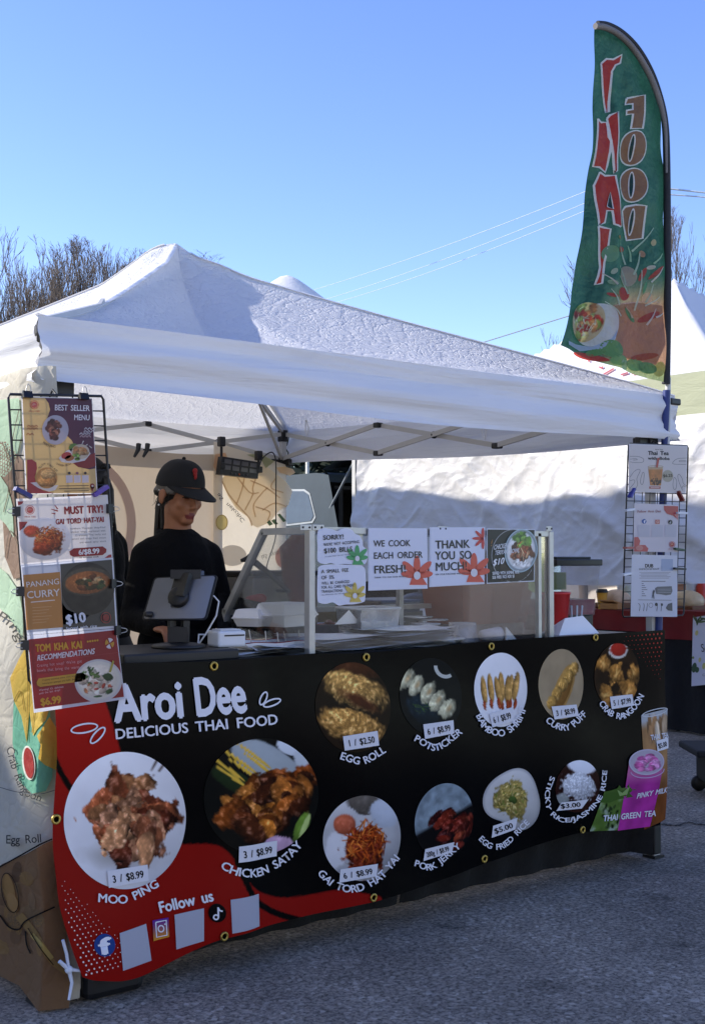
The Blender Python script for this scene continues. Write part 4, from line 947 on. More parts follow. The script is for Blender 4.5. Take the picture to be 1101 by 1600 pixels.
# --- left rack
YL = -.135
ptL = wire_rack([(13, 616), (161.5, 619), (188, 1058), (46, 1068)], YL+.012, 6, 19, 'black wire grid rack leaning at the left tent leg, full of menu posters')
SL = flatS(YL)
def logo(a, cx, cy, r, col='#c9625a', name=True):
    a.ring(cx, cy, r, r, r*.13, col, 3); a.ell(cx, cy, r*.72, r*.72, col, 3)
    for k in range(3): a.ring(cx-.1*r, cy+.2*r, r*(.5-.14*k), r*(.5-.14*k), r*.05, '#e9cdb0', 4, 0, 16, 180, 330)
    if name: a.text('AROI DEE', [(cx-r*1.25, cy+r*1.62), (cx+r*1.25, cy+r*1.62)], r*.32, col, 3, .01)
def p_best():
    a = Art(SL, (0, 600, 1/5.005)); a.sheet([(168, 96), (722, 113), (766, 860), (203, 862)], '#dcd8d6', 0, 10, 10)
    a.poly([(178, 104), (716, 118), (757, 852), (212, 856)], '#cdae74', 1)
    a.poly([(352, 109), (716, 118), (746, 660), (700, 668), (640, 655), (600, 640), (560, 600), (600, 520), (560, 440), (520, 400), (440, 330), (370, 270), (392, 200), (380, 150)], '#54233f', 2)
    a.poly([(560, 610), (620, 600), (680, 560), (742, 540), (746, 640), (690, 660), (610, 650)], '#8b2326', 3)
    a.poly([(212, 592), (250, 590), (285, 615), (290, 660), (272, 730), (285, 790), (330, 830), (420, 853), (214, 856)], '#a63a3c', 2)
    logo(a, 268, 163, 34)
    a.text('BEST SELLER', [(424, 206), (698, 212)], 46, '#e6e0e4', 4, .02); a.text('MENU', [(575, 282), (700, 284)], 44, '#e6e0e4', 4, .02)
    def meat(A, B): return pile(flat(A, '#b9b2bd'), A, B, 4, 26, (-.15, -.05, .5, .6), .22, ['#5b2b20', '#7a4030', '#46211a', '#8a5a44'], 1.4, gloss=.3)
    a.pic(430, 360, 103, 115, meat, 5, 24, 60)
    a.poly([(455, 580), (520, 520), (600, 490), (690, 520), (706, 545), (660, 600), (560, 620), (480, 612)], '#d9d3d2', 5)
    def sat(A, B): return pile(pile(flat(A, '#c9b7a0'), A, B, 7, 12, (0, 0, .8, .8), .34, ['#b17b47', '#c79862', '#a0673a'], 1.8, gloss=.2), A, B, 9, 5, (-.5, .5, .4, .3), .2, ['#6b8a3a'], 1.2)
    a.pic(625, 530, 70, 58, sat, 6, 18, 40); a.ell(575, 500, 40, 34, '#5d7f35', 5); a.ell(515, 560, 40, 26, '#b8453f', 6, -15); a.ell(540, 580, 36, 22, '#a8662e', 6, -10); a.ell(600, 588, 22, 12, '#6d8a3c', 6)
    for k in range(3): a.line([(628+k*32, 490-k*4), (650+k*32, 445+k*28)], 9, '#d6cfca', 5, taper=(.3, 1))
    for (x, y, c) in ((210, 330, '#9a4a35'), (210, 350, '#9a4a35'), (205, 393, '#9a4a35'), (655, 350, '#e3dde0'), (650, 372, '#e3dde0'), (618, 390, '#e3dde0'), (622, 410, '#d8b9bd')):
        a.line([(x+14*i, y+7*(-1)**i) for i in range(7 if y != 393 else 5)], 5, c, 5)
    a.poly([(235, 772), (300, 765), (360, 800), (455, 790), (430, 830), (380, 842), (300, 815)], '#dbd5d3', 4)
    def pf(A, B):
        im = flat(A, '#c08a4c'); im = blob(im, A, B, -.25, .3, .6, .6, 0, '#c6904f', gloss=.2, sh=.7, seed=2); im = blob(im, A, B, .35, .35, .6, .55, 0, '#b77f42', gloss=.2, sh=.7, seed=3); return blob(im, A, B, .1, -.4, .8, .5, 0, '#cda364', gloss=.3, sh=.6, seed=4)
    a.pic(362, 735, 84, 82, pf, 6, 18, 40)
    a.text('MOO PING', [(330, 462), (375, 492), (432, 498)], 20, '#4b2a2a', 5, .01); a.text('CHICKEN SATAY', [(432, 628), (490, 645), (556, 632)], 15, '#4b2a2a', 5, .01); a.text('YELLOW CURRY PUFF', [(300, 668), (360, 630), (440, 690)], 15, '#4b2a2a', 7, .01)
    for x in (540, 602, 665): a.ell(x, 697, 11, 11, '#8a5b6b' if x == 602 else '#3b2f33', 4); a.sheet([(x-26, 715), (x+26, 713), (x+28, 770), (x-24, 774)], '#ccc6cf', 3)
    for y in (798, 818, 838): a.line([(462 if y < 830 else 500, y), (694, y-4)], 5, '#4b3a35', 3, smooth=False)
    a.ell(720, 798, 18, 20, '#8b2326', 4); a.poly([(703, 803), (737, 803), (720, 842)], '#8b2326', 4); a.ell(720, 798, 8, 9, '#e0cfc0', 5)
    poster(a, 'purple and tan food poster headed BEST SELLER MENU at the top of the left rack')
def p_must():
    a = Art(SL, (0, 600, 1/5.005)); a.sheet([(126, 898), (842, 866), (882, 1356), (162, 1420)], '#d9d5d6', 1, 10, 10); a.poly([(138, 915), (828, 880), (868, 1338), (170, 1404)], '#e2dcd6', 2)
    a.poly([(138, 918), (184, 918), (170, 940), (142, 950)], '#a63a3c', 3); a.poly([(148, 1078), (216, 1076), (190, 1120), (152, 1150)], '#a63a3c', 3)
    logo(a, 234, 985, 36)
    a.text('MUST TRY!', [(500, 1018), (806, 1004)], 60, '#a0272c', 4, .05); a.text('GAI TORD HAT-YAI', [(434, 1098), (812, 1078)], 42, '#a0272c', 4, .04)
    for (p, q) in (((398, 978), (452, 994)), ((400, 1010), (432, 1016)), ((425, 945), (450, 978))): a.line([p, q], 10, '#a0272c', 4, taper=(.4, 1))
    for k, t in enumerate(('Southern Thai-style deep-fried', 'chicken wings, marinated with', '12 aromatic Thai herbs and', 'served with crispy fried onions', 'and sweet spicy sauce')):
        y = 1138+k*27; a.text(t, [(548+(14*k if k in (2, 4) else 0)+4*k, y), (822+k*1.5, y-12)], 15, '#77706f', 4, .0)
    a.poly([(540, 1310), (575, 1285), (800, 1270), (830, 1290), (828, 1315), (800, 1338), (575, 1352), (548, 1338)], '#8f1f25', 4)
    a.text('6/$8.99', [(612, 1336), (776, 1324)], 42, '#ece6e2', 5, .04); a.text('15 minutes cook', [(618, 1364), (770, 1355)], 13, '#4b4545', 4, .01)
    a.poly([(815, 1362), (850, 1335), (868, 1332), (870, 1355)], '#a63a3c', 3)
    def fried(A, B):
        im = flat(A, '#d8d4d4')*(1-.1*B[..., None]); im = blob(im, A, B, -.5, -.35, .33, .3, 0, '#b0472c', gloss=.2, sh=.4, wob=.05)
        im = blob(im, A, B, .15, .15, .62, .55, 0, '#a34316', gloss=.3, sh=.8, nz=.6, f=6, wob=.4); im = blob(im, A, B, -.1, .5, .4, .3, 0, '#8d3413', gloss=.3, sh=.7)
        return streaks(im, A, B, 8, 70, (.12, -.18, .55, .35), .2, .025, ['#b5612a', '#8d3f14', '#d08a4a', '#6e2a10'])
    a.pic(350, 1210, 205, 165, fried, 3, 40, 80)
    poster(a, 'white poster headed MUST TRY with fried chicken, second down the left rack')
def p_panang():
    a = Art(SL, (0, 840, 1/5.0045)); a.sheet([(162, 214), (884, 156), (917, 706), (212, 762)], '#cfd2dc', 2, 10, 10)
    a.poly([(172, 232), (872, 168), (902, 688), (216, 742)], '#b9bcc6', 3); a.poly([(470, 208), (872, 172), (902, 688), (490, 720)], '#4b4a44', 4)
    a.poly([(180, 292), (466, 268), (490, 700), (206, 722)], '#b98145', 5)
    a.text('PANANG', [(200, 390), (462, 362)], 46, '#e6e0da', 7, .005); a.text('CURRY', [(206, 476), (464, 454)], 58, '#e6e0da', 7, .01); a.line([(236, 505), (424, 488)], 7, '#e6e0da', 7, smooth=False)
    for k in range(6): a.line([(250, 548+k*24), (250+150-(k % 3)*20, 538+k*24)], 4, '#cfa878', 6, smooth=False)
    def bowl(A, B):
        im = flat(A, '#2c2a24'); n = fbm(A*5, B*5, 3); im = im*(.6+.8*n[..., None]); im = blob(im, A, B, 0, -.28, .97, .55, 0, '#4a4438', gloss=.1, sh=.3, wob=.03, soft=.05); im = blob(im, A, B, 0, -.24, .88, .44, 0, '#9a5a2c', gloss=.15, sh=.4, nz=.5, f=7, wob=.04, soft=.06)
        im = pile(im, A, B, 6, 20, (.1, -.25, .5, .25), .12, ['#b58a58', '#7d4a25', '#c9a878', '#4a3b1c', '#6d3a1a'], 1.8, gloss=.2); return pile(im, A, B, 8, 7, (.3, -.2, .5, .2), .1, ['#3e4a24', '#2e3a1c'], 1.6)
    a.pic(685, 400, 205, 205, bowl, 5, 44, 80, -5)
    a.poly([(478, 500), (520, 560), (600, 595), (700, 600), (640, 660), (490, 680)], '#aab4c4', 4)
    a.text('$10', [(512, 680), (668, 655)], 78, '#dfe3ec', 8, .04); a.text('Served with rice', [(510, 722), (752, 700)], 24, '#dfe3ec', 8, .01)
    a.ring(822, 625, 40, 44, 5, '#a84a40', 8); a.ell(822, 625, 26, 28, '#8f3a34', 8)
    poster(a, 'brown and grey PANANG CURRY $10 poster, third down the left rack')
def p_tom():
    a = Art(SL, (0, 840, 1/5.0045)); a.sheet([(210, 765), (908, 710), (976, 1262), (264, 1370)], '#cfd0db', 3, 10, 10)
    a.poly([(218, 796), (902, 722), (966, 1244), (268, 1340)], '#8e2228', 4)
    for k in range(1, 3): a.line([(240+k*20, 800+k*180), (940, 720+k*175)], 2, '#a8454a', 5, smooth=False)
    a.text('TOM KHA KAI', [(276, 892), (640, 862)], 58, '#d1a034', 6, .05); a.text('RECOMMENDATIONS', [(285, 962), (734, 908)], 46, '#dcd4d8', 6, .03, up=(.12, -.99))
    for k in range(5): a.ell(682+k*19, 812-k*2.4, 8, 8, '#d1a034', 6)
    for k in range(4): a.poly([(852+d*22*math.cos(t), 826+d*26*math.sin(t)) for t in [math.radians(90*k-20+q*14) for q in range(6)] for d in (1.6,)]+[(852+4*math.cos(math.radians(90*k+15)), 826+4*math.sin(math.radians(90*k+15)))], '#d8d2d6' if k % 2 else '#c9993a', 6)
    for k, t in enumerate(("Craving hot soup? We've got", 'bowls that bring the warm.')): a.text(t, [(286, 1012+k*38), (636 - k*10, 975+k*46)], 24, '#c9a3a6', 6, 0)
    a.poly([(282, 1130), (300, 1100), (640, 1055), (668, 1072), (664, 1108), (640, 1122), (310, 1166), (286, 1152)], '#c99b3a', 6)
    for k, t in enumerate(('Creamy coconut stew with notes of', 'lemongrass galangal and kaffir lime leaf')): a.text(t, [(326, 1120+k*26), (622, 1080+k*26)], 13, '#5b3b1a', 7, 0)
    for k, t in enumerate(("Warning! It's delicious", 'until the last drop!')): a.text(t, [(302, 1200+k*26), (494-k*26, 1170+k*26)], 16, '#d6b8bb', 6, .01)
    a.text('$6.99', [(316, 1312), (476, 1290)], 58, '#d1a034', 6, .05)
    def soup(A, B):
        im = flat(A, '#cfcbc9'); im = blob(im, A, B, 0, -.02, .93, .9, 0, '#c9c6bb', gloss=.05, sh=.1, nz=.05, wob=.02, soft=.04); im = blob(im, A, B, 0, 0, .84, .8, 0, '#d9d2c4', gloss=.1, sh=.2, nz=.2, wob=.03)
        im = pile(im, A, B, 9, 22, (-.05, 0, .6, .55), .14, ['#d8c9b4', '#c9b49e', '#e0d6c6', '#b79a86'], 1.5, gloss=.2); im = pile(im, A, B, 5, 12, (-.3, -.25, .4, .35), .1, ['#3e5a2a', '#5b7a3c'], 2, gloss=.1); im = blob(im, A, B, .42, -.12, .22, .2, .4, '#243d1e', gloss=.1, sh=.4); im = blob(im, A, B, .4, .55, .18, .12, -.5, '#2c4a24', gloss=.1); im = pile(im, A, B, 7, 7, (0, .2, .7, .5), .1, ['#b54a3a', '#c47a4a'], 2); return blob(im, A, B, -.1, .72, .2, .05, 0, '#35502a', sh=.1)
    a.pic(765, 1118, 186, 168, soup, 6, 44, 80, -6); a.poly([(844, 1050), (872, 958), (886, 966), (860, 1050)], '#a9a04a', 9)
    poster(a, 'dark red poster headed TOM KHA KAI overlapping the banner, lowest on the left rack')
p_best(); p_must(); p_panang(); p_tom()
for i, (px, py, ang, lb) in enumerate(((43, 616, 0, 'black binder clip at the top left of the left rack'), (131, 619, 0, 'black binder clip at the top right of the left rack'), (172, 795, 90, 'black binder clip on the right edge of the MUST TRY poster'), (25, 799, -90, 'black binder clip on the left edge of the MUST TRY poster'),
    (177, 912, 90, 'black binder clip on the right edge of the PANANG CURRY poster'), (31, 924, -90, 'black binder clip on the left edge of the PANANG CURRY poster'), (184, 985, 90, 'black binder clip on the right edge of the dark red TOM KHA KAI poster'), (38, 1008, -90, 'black binder clip on the left edge of the dark red TOM KHA KAI poster'))):
    binder_clip(px, py, YL-.006, ang, lb)
peg((25, 763), (50, 776), YL-.012, '#2a2f6d', 'navy_peg', 'navy blue peg at the lower left corner of the purple BEST SELLER poster'); peg((148, 774), (169, 760), YL-.012, '#5a3f94', 'violet_peg', 'violet peg at the lower right corner of the purple BEST SELLER poster')
# --- right rack
YR = -.075
def TR(x, y): return (960+x/5.333, 680+y/5.333)
wire_rack([TR(112, 68), TR(610, 88), TR(572, 1500), TR(62, 1515)], YR+.012, 8, 21, 'black wire grid rack hanging at the right tent leg with three sheets', .0035, .002)
SR = flatS(YR)
def p_boba():
    a = Art(SR, (960, 680, 1/5.333)); a.sheet([(115, 70), (604, 90), (590, 486), (114, 470)], '#d5d0d3', 0, 8, 8); a.poly([(122, 80), (596, 98), (583, 478), (121, 462)], '#d8cfcd', 1)
    a.text('Aroi Dee', [(332, 123), (396, 125)], 10, '#3a3438', 2, .01); a.text('Thai Tea', [(272, 164), (444, 166)], 34, '#3a2f3a', 2, .045); a.text('with Boba', [(272, 203), (452, 207)], 26, '#3a2f3a', 2, .04)
    def cup(U, V):
        n = fbm(U*4, V*4, 3); im = flat(U, '#c07a3a')*(.8+.4*n[..., None]); im = over(im, np.clip((V-.2)*-8, 0, 1), rgb('#c9b49a')); return pile(im, U, V, 5, 46, (.5, .8, .46, .16), .05, ['#3a1c12', '#4a2516'], 1.1, gloss=.2)
    a.quadpic([(272, 262), (398, 262), (380, 420), (290, 418)], cup, 2, 26, 30); a.ring(335, 262, 64, 12, 4, '#b59a80', 3); a.poly([(348, 188), (366, 190), (352, 272), (336, 268)], '#b5483f', 4)
    a.ell(436, 340, 46, 50, '#b5ab98', 2); a.text('$6.25', [(396, 350), (476, 346)], 24, '#4a4038', 3, .03); a.poly([(282, 427), (378, 427), (376, 447), (281, 446)], '#b5645f', 2); a.line([(292, 437), (366, 437)], 5, '#e0cfcc', 3, smooth=False)
    for pts in ([(122, 176), (190, 178), (234, 198), (225, 226), (160, 228), (122, 222)], [(122, 200), (170, 196), (182, 204), (150, 208)], [(596, 190), (520, 196), (484, 220), (486, 240), (592, 244)], [(590, 212), (540, 210), (535, 220), (590, 222)], [(122, 350), (160, 300), (196, 284), (206, 300), (180, 360), (186, 410), (168, 450)], [(122, 380), (155, 372), (160, 395), (124, 440)],
                [(212, 360), (228, 312), (240, 320), (236, 380), (224, 412), (210, 396), (212, 360)], [(482, 380), (492, 352), (510, 380), (506, 440), (490, 452), (480, 420), (482, 380)], [(560, 460), (530, 390), (520, 340), (532, 326), (556, 360), (566, 400), (588, 420)], [(556, 440), (566, 422), (588, 432)]): a.line(pts, 3, '#6b6268', 2)
    poster(a, 'pale Thai Tea with Boba poster at the top of the right rack')
def p_follow():
    a = Art(SR, (960, 680, 1/5.333)); a.sheet([(160, 566), (530, 582), (522, 975), (152, 970)], '#cfc9d3', 0, 8, 8)
    a.poly([(404, 588), (524, 592), (522, 690), (505, 690), (480, 670), (430, 655), (408, 625)], '#b8464c', 2); a.poly([(490, 660), (524, 640), (520, 710)], '#cf8d8f', 3)
    a.poly([(158, 850), (190, 848), (208, 880), (200, 915), (250, 915), (276, 945), (268, 970), (156, 968)], '#c2595c', 2); a.ell(200, 940, 30, 22, '#cf8a86', 3)
    a.text('Follow Aroi Dee', [(182, 646), (380, 642)], 22, '#a2525c', 3, .01)
    a.ell(239, 718, 19, 20, '#2d5aa6', 3); a.text('f', [(233, 732), (248, 732)], 26, '#e6e6ee', 4, .03); a.poly([(332, 703), (368, 704), (368, 740), (331, 739)], '#c4776f', 3); a.ring(350, 722, 10, 10, 3, '#e6dada', 4); a.ell(457, 725, 18, 19, '#1c1c22', 3); a.line([(459, 714), (459, 732)], 4, '#e0e0e6', 4); a.ring(454, 732, 6, 6, 3, '#e0e0e6', 4)
    for x0 in (190, 302, 414): a.sheet([(x0, 747), (x0+96, 749), (x0+94, 850), (x0-2, 848)], '#c3c1cc', 2)
    logo(a, 472, 910, 26, '#b5464a')
    poster(a, 'pale Follow sheet with red blots and social media icons, middle of the right rack')
def p_dub():
    a = Art(SR, (960, 680, 1/5.333)); a.sheet([(140, 995), (520, 1002), (518, 1514), (130, 1510)], '#d3d6e2', 0, 8, 8)
    a.text('DUB', [(246, 1102), (316, 1102)], 30, '#26262a', 2, .03); a.text('IMPROVEMENT', [(197, 1124), (366, 1122)], 15, '#4a4a52', 2, 0); a.sheet([(384, 1030), (480, 1032), (480, 1130), (384, 1130)], '#a9b6cf', 2)
    for k in range(5): a.line([(200+(k % 2)*14, 1143+k*12), (460-(k % 3)*14, 1143+k*12)], 4, '#9a9aa6', 2, smooth=False)
    a.line([(218, 1217), (418, 1217)], 5, '#5b5b64', 2, smooth=False)
    for k in range(7): a.line([(220, 1236+k*17), (236+(k % 4)*10, 1236+k*17)], 5, '#6b6b74', 2, smooth=False)
    a.poly([(332, 1275), (350, 1262), (470, 1258), (476, 1300), (462, 1328), (420, 1334), (380, 1326), (340, 1322)], '#74767c', 2)
    for k in range(3): a.line([(350, 1284+k*14), (462, 1282+k*14)], 3, '#b5b7be', 3, smooth=False)
    a.poly([(312, 1300), (322, 1285), (330, 1300), (322, 1325), (326, 1362), (318, 1362), (314, 1335), (308, 1360), (303, 1358), (310, 1325)], '#4f525c', 2); a.line([(190, 1372), (468, 1375)], 4, '#6b6b74', 2, smooth=False)
    for k, x in enumerate((200, 235, 260, 345, 380)): a.line([(x, 1466), (x+6, 1420), (x-8+8*(k % 3), 1400)], 4, '#4f4f57', 2)
    a.ring(296, 1417, 18, 20, 3, '#6b6b74', 2); a.poly([(420, 1440), (440, 1405), (474, 1395), (476, 1464), (440, 1460)], '#5f6167', 2); a.ell(342, 1410, 12, 14, '#3f4046', 2); a.ell(388, 1412, 9, 12, '#4f5057', 2)
    poster(a, 'white sheet headed DUB IMPROVEMENT, lowest on the right rack')
p_boba(); p_follow(); p_dub()
for (p0, p1, c, n, l) in ((TR(166, 444), TR(133, 516), '#3a3f8d', 'blue_peg', 'blue peg at the lower left corner of the Thai Tea poster'), (TR(532, 466), TR(572, 545), '#7d2f24', 'brown_peg', 'red brown peg at the lower right corner of the Thai Tea poster'), (TR(90, 938), TR(160, 938), '#a35a52', 'rose_peg', 'rose peg at the left edge of the Follow sheet'), (TR(500, 945), TR(578, 958), '#2f4a36', 'green_peg', 'dark green peg at the right edge of the Follow sheet'),
    (TR(94, 628), TR(160, 616), '#d0d2d6', 'clear_peg', 'clear peg at the upper left of the Follow sheet'), (TR(520, 648), TR(600, 650), '#d0d2d6', 'clear_peg', 'clear peg at the upper right of the Follow sheet'), (TR(496, 1110), TR(588, 1116), '#2b2b2e', 'charcoal_peg', 'charcoal peg at the right edge of the DUB sheet'), (TR(70, 1165), TR(140, 1150), '#d0d2d6', 'clear_peg', 'clear peg at the left edge of the DUB sheet')): peg(p0, p1, YR-.010, c, n, l, .009)

# ================================================================ feather flag at the right leg
def flag():
    YF = -.03
    base = hY(1041, 640, YF); root = thing('feather_flag', 'tall green feather flag reading THAI FOOD above the right end of the canopy', 'flag', (base.x, base.y, 0.06))
    pole = MB(); low = Vector((base.x-.055, .035, 0.06)); mid = hY(1042, 610, YF)
    pole.tube([low, Vector((base.x, YF, mid.z))], .017, 10, 1); pole.tube([Vector((base.x, YF, mid.z-.25)), hY(1043, 590, YF)], .0125, 10, 0)
    edge = [(1042, 600), (1044, 480), (1044, 380), (1043, 250), (1040, 190), (1030, 145), (1016, 108), (997, 76), (975, 53), (952, 40), (931, 37)]
    P, L = cubic_path(edge, 10); pole.tube([hY(x, y, YF) for x, y in P], [.012-.008*i/len(P) for i in range(len(P))], 8, 0)
    pole.build('pole', [STEEL, mat('leg_shade_blue', '#1f2f6b', .5)], root)  # blue of the lower tube paints in the leg's shaded, sky-tinted side
    k = MB(); k.box(hY(1052, 628, YF)+Vector((0, 0, 0)), (.07, .03, .03), None, 0, .006); k.build('pole_clamp', BLACKP, root)
    # black and grey hem sleeve along the pole
    s_ = MB(); s_.tube([hY(x-4, y, YF)+Vector((0, -.006, 0)) for x, y in P[:-2]], [.019-.007*(i/len(P)) for i in range(len(P)-2)], 10); so_ = s_.build('hem_sleeve', mat('black_hem', '#1b1a1d', .7, 0, .2, 9, (14, .4, .01)), root)
    t2 = MB(); t2.tube([hY(x-9-3*min(1, max(0, (200-y)/100)), y+6*min(1, max(0, (200-y)/120)), YF)+Vector((0, -.022, 0)) for x, y in P[28:-2]], [.005+.009*min(1, i/20) for i in range(len(P)-30)], 8); t2.build('hem_trim', mat('grey_hem', '#6f6a68', .7), root)
    def wav(px, py):
        f = 0.010*math.sin((px-0.09*py)*.085)*min(1, (py-30)/150)
        f += 0.022*math.exp(-((px-(958+.045*(py-150)*0.2))/9.0)**2)*min(1, max(0, (py-90)/80))*max(0.25, 1-max(0, py-380)/150)
        return f+.006*math.sin(py*.05+px*.03)+.008*(float(vn(np.array(px*.06), np.array(py*.03), 4))-.5)
    def S(px, py, lay): p = hY(px, py, YF); return Vector((p.x, YF-wav(px, py)-lay*.0016, p.z))
    def pth(pts, n):
        P_, L_ = cubic_path(pts, 20); t = np.linspace(0, L_[-1], n+1); return np.stack([np.interp(t, L_, P_[:, 0]), np.interp(t, L_, P_[:, 1])], 1)
    nu, nv = 60, 150
    lef = pth([(930, 40), (925, 110), (922, 200), (915, 300), (904, 400), (890, 470), (872, 540)], nv); rig = pth([(934, 40), (975, 58), (1008, 100), (1030, 160), (1038, 260), (1039, 380), (1037, 480), (1034, 597)], nv)
    a = Art(S); 
    for j in range(nv+1):
        for i in range(nu+1):
            u = i/nu; v = j/nv; x = lef[j][0]*(1-u)+rig[j][0]*u; y = lef[j][1]*(1-u)+rig[j][1]*u+8*math.sin(math.pi*u)*max(0, v-.9)*10*.5
            a.v.append(tuple(S(x, y, 0)))
            g = rgb('#1b3f36'); b_ = rgb('#a07a5e'); m_ = min(1, max(0, (y-430)/60))*min(1, max(0, (x-930-(500-y)*.1)/50)); w2 = min(1, max(0, (y-560-(x-950)*.12)/12))
            c = g*(1-m_)+b_*m_; c = c*(1-.7*w2)+rgb('#7da06a')*.7*w2
            a.c.append(tuple(lina(c)))
    W_ = nu+1; a.maxedge = 8; a.f = [(j*W_+i, j*W_+i+1, (j+1)*W_+i+1, (j+1)*W_+i) for j in range(nv) for i in range(nu)]
    a.T = (870, 20, 1/4.766)
    Wh, RD, BRN = '#eeeae6', '#c83c2c', '#9a7050'
    def outl(pts, col, w_=15, lay=2):
        A_ = np.array(pts, float); c = A_.mean(0); a.poly(pts, col, lay)
        a.line(list(pts)+[pts[0]], w_, Wh, lay+1, smooth=False)
    outl([(313, 383), (355, 348), (405, 352), (465, 318), (455, 380), (420, 395), (395, 440), (380, 740), (362, 745)], RD)
    outl([(285, 795), (310, 822), (362, 818), (368, 930), (385, 960), (380, 1040), (365, 1140), (352, 1190), (300, 1155), (250, 1150), (262, 1020)], RD)
    outl([(366, 790), (385, 765), (435, 742), (436, 900), (430, 1050), (434, 1180), (410, 1200), (398, 1060), (378, 920)], RD)
    outl([(305, 1190), (350, 1215), (418, 1215), (440, 1380), (470, 1590), (440, 1600), (395, 1580), (385, 1480), (345, 1480), (325, 1570), (285, 1590), (268, 1400), (262, 1290)], RD)
    a.poly([(345, 1450), (388, 1468), (380, 1340)], '#1b3f36', 4); a.line([(345, 1450), (388, 1468), (380, 1340), (345, 1450)], 8, Wh, 5, smooth=False)
    outl([(512, 640), (643, 615), (610, 870), (532, 868), (545, 760), (505, 762), (508, 730), (545, 725), (548, 682), (500, 685)], BRN)
    for cy in (1010, 1285):
        a.ell(557, cy, 96, 132, Wh, 2, 6); a.ell(557, cy, 86, 122, BRN, 3, 6); a.ell(545, cy, 20, 102, Wh, 4, 4); a.ell(543, cy, 11, 90, '#1b3f36', 5, 4)
    a.T = (860, 330, 1/4.3236)
    # mirrored D
    outl([(500, -30), (560, -40), (622, -30), (612, 185), (520, 195), (490, 90), (478, 0)], BRN, 13); a.ell(540, 75, 18, 92, Wh, 4, 4); a.ell(538, 75, 9, 78, '#1b3f36', 5, 4)
    outl([(298, 108), (335, 118), (384, 125), (372, 250), (350, 350), (338, 440), (330, 490), (292, 498), (312, 440), (325, 380), (320, 300)], RD, 13)
    # vegetables and bowls
    for (x, y, rx, ry, c, r_) in ((388, 290, 58, 55, '#6f9a72', -30), (680, 216, 18, 24, '#c9b585', 20), (445, 180, 16, 12, '#a98a58', 30), (480, 255, 26, 20, '#b5543f', 10), (515, 440, 60, 70, '#a89a86', 0), (612, 290, 16, 24, '#b58a6a', -20), (480, 560, 50, 42, '#b0352c', 30), (390, 570, 40, 12, '#b0352c', 15), (605, 430, 14, 50, '#b8453a', 25), (690, 420, 14, 70, '#b8453a', 50), (655, 385, 30, 14, '#c9bfae', -10), (405, 410, 26, 16, '#b3b79a', -40), (620, 520, 9, 40, '#5f9a6a', 10), (640, 590, 34, 38, '#d8b58f', 20), (660, 715, 70, 24, '#a8483a', -25), (540, 700, 16, 60, '#5f8f5f', -35), (395, 485, 36, 16, '#8aa07d', 10)): a.ell(x, y, rx, ry, c, 3, r_, 24)
    for (p, q, c) in (((445, 180), (510, 360), '#b5c0a8'), ((680, 115), (555, 270), '#b9c9b0'), ((600, 280), (555, 430), '#b9c9b0'), ((740, 290), (670, 360), '#a9c4a0'), ((455, 370), (500, 500), '#b3c0a4'), ((330, 420), (420, 500), '#cfc3b0'), ((600, 400), (570, 670), '#c4c9b4'), ((380, 530), (440, 640), '#b9c4ac'), ((338, 615), (470, 710), '#c9cfc0'), ((725, 580), (630, 640), '#c4c9b8'), ((740, 380), (655, 485), '#d9cfc4'), ((745, 690), (700, 720), '#cfd3c8'), ((500, 640), (560, 720), '#c4a98f'), ((670, 500), (630, 620), '#b9c4ac'), ((700, 660), (645, 770), '#cfc3b8'), ((530, 230), (545, 340), '#9fbf9a'), ((435, 440), (520, 560), '#b0c0a4')): a.line([p, ((p[0]+q[0])/2+8, (p[1]+q[1])/2), q], 13, c, 4, taper=(.35, 1))
    a.ell(300, 770, 155, 140, '#d6d3d2', 3, -25, 40); a.poly([(95, 880), (160, 900), (290, 915), (400, 860), (440, 800), (420, 870), (340, 930), (200, 945), (100, 905)], '#aab9cf', 4)
    def bowlf(A, B): return streaks(pile(flat(A, '#c9b58f'), A, B, 5, 26, (-.1, 0, .8, .8), .26, ['#b5472f', '#c98a4f', '#8a9a4a', '#d8c07a', '#a8392c'], 1.4, gloss=.2), A, B, 7, 30, (0, 0, .8, .8), .25, .025, ['#ddd8b8', '#c9c08a', '#e3dcc4'])
    a.pic(235, 750, 110, 135, bowlf, 5, 26, 50, 15)
    a.poly([(395, 640), (560, 615), (748, 640), (748, 900), (690, 1040), (600, 1010), (460, 990), (425, 850)], '#a07a60', 2)
    a.ring(560, 640, 165, 26, 6, '#c9a99a', 3, -4, 40, 180, 350)
    for (x, y, rx, ry, c, r_) in ((300, 955, 60, 24, '#5f8f4f', -10), (400, 930, 75, 60, '#6a9a5f', 10), (260, 985, 120, 22, '#b5402f', 12), (620, 985, 80, 22, '#a8553a', -8), (560, 1040, 70, 40, '#6f9a5f', 8), (640, 1060, 60, 36, '#5f8a5a', 20), (440, 1010, 60, 36, '#7da868', 0), (715, 1070, 34, 50, '#b0ab62', 0), (470, 1040, 30, 40, '#9ab58a', 10)): a.ell(x, y, rx, ry, c, 4, r_, 24)
    o = a.build('flag_cloth', NYLON, root)
flag()
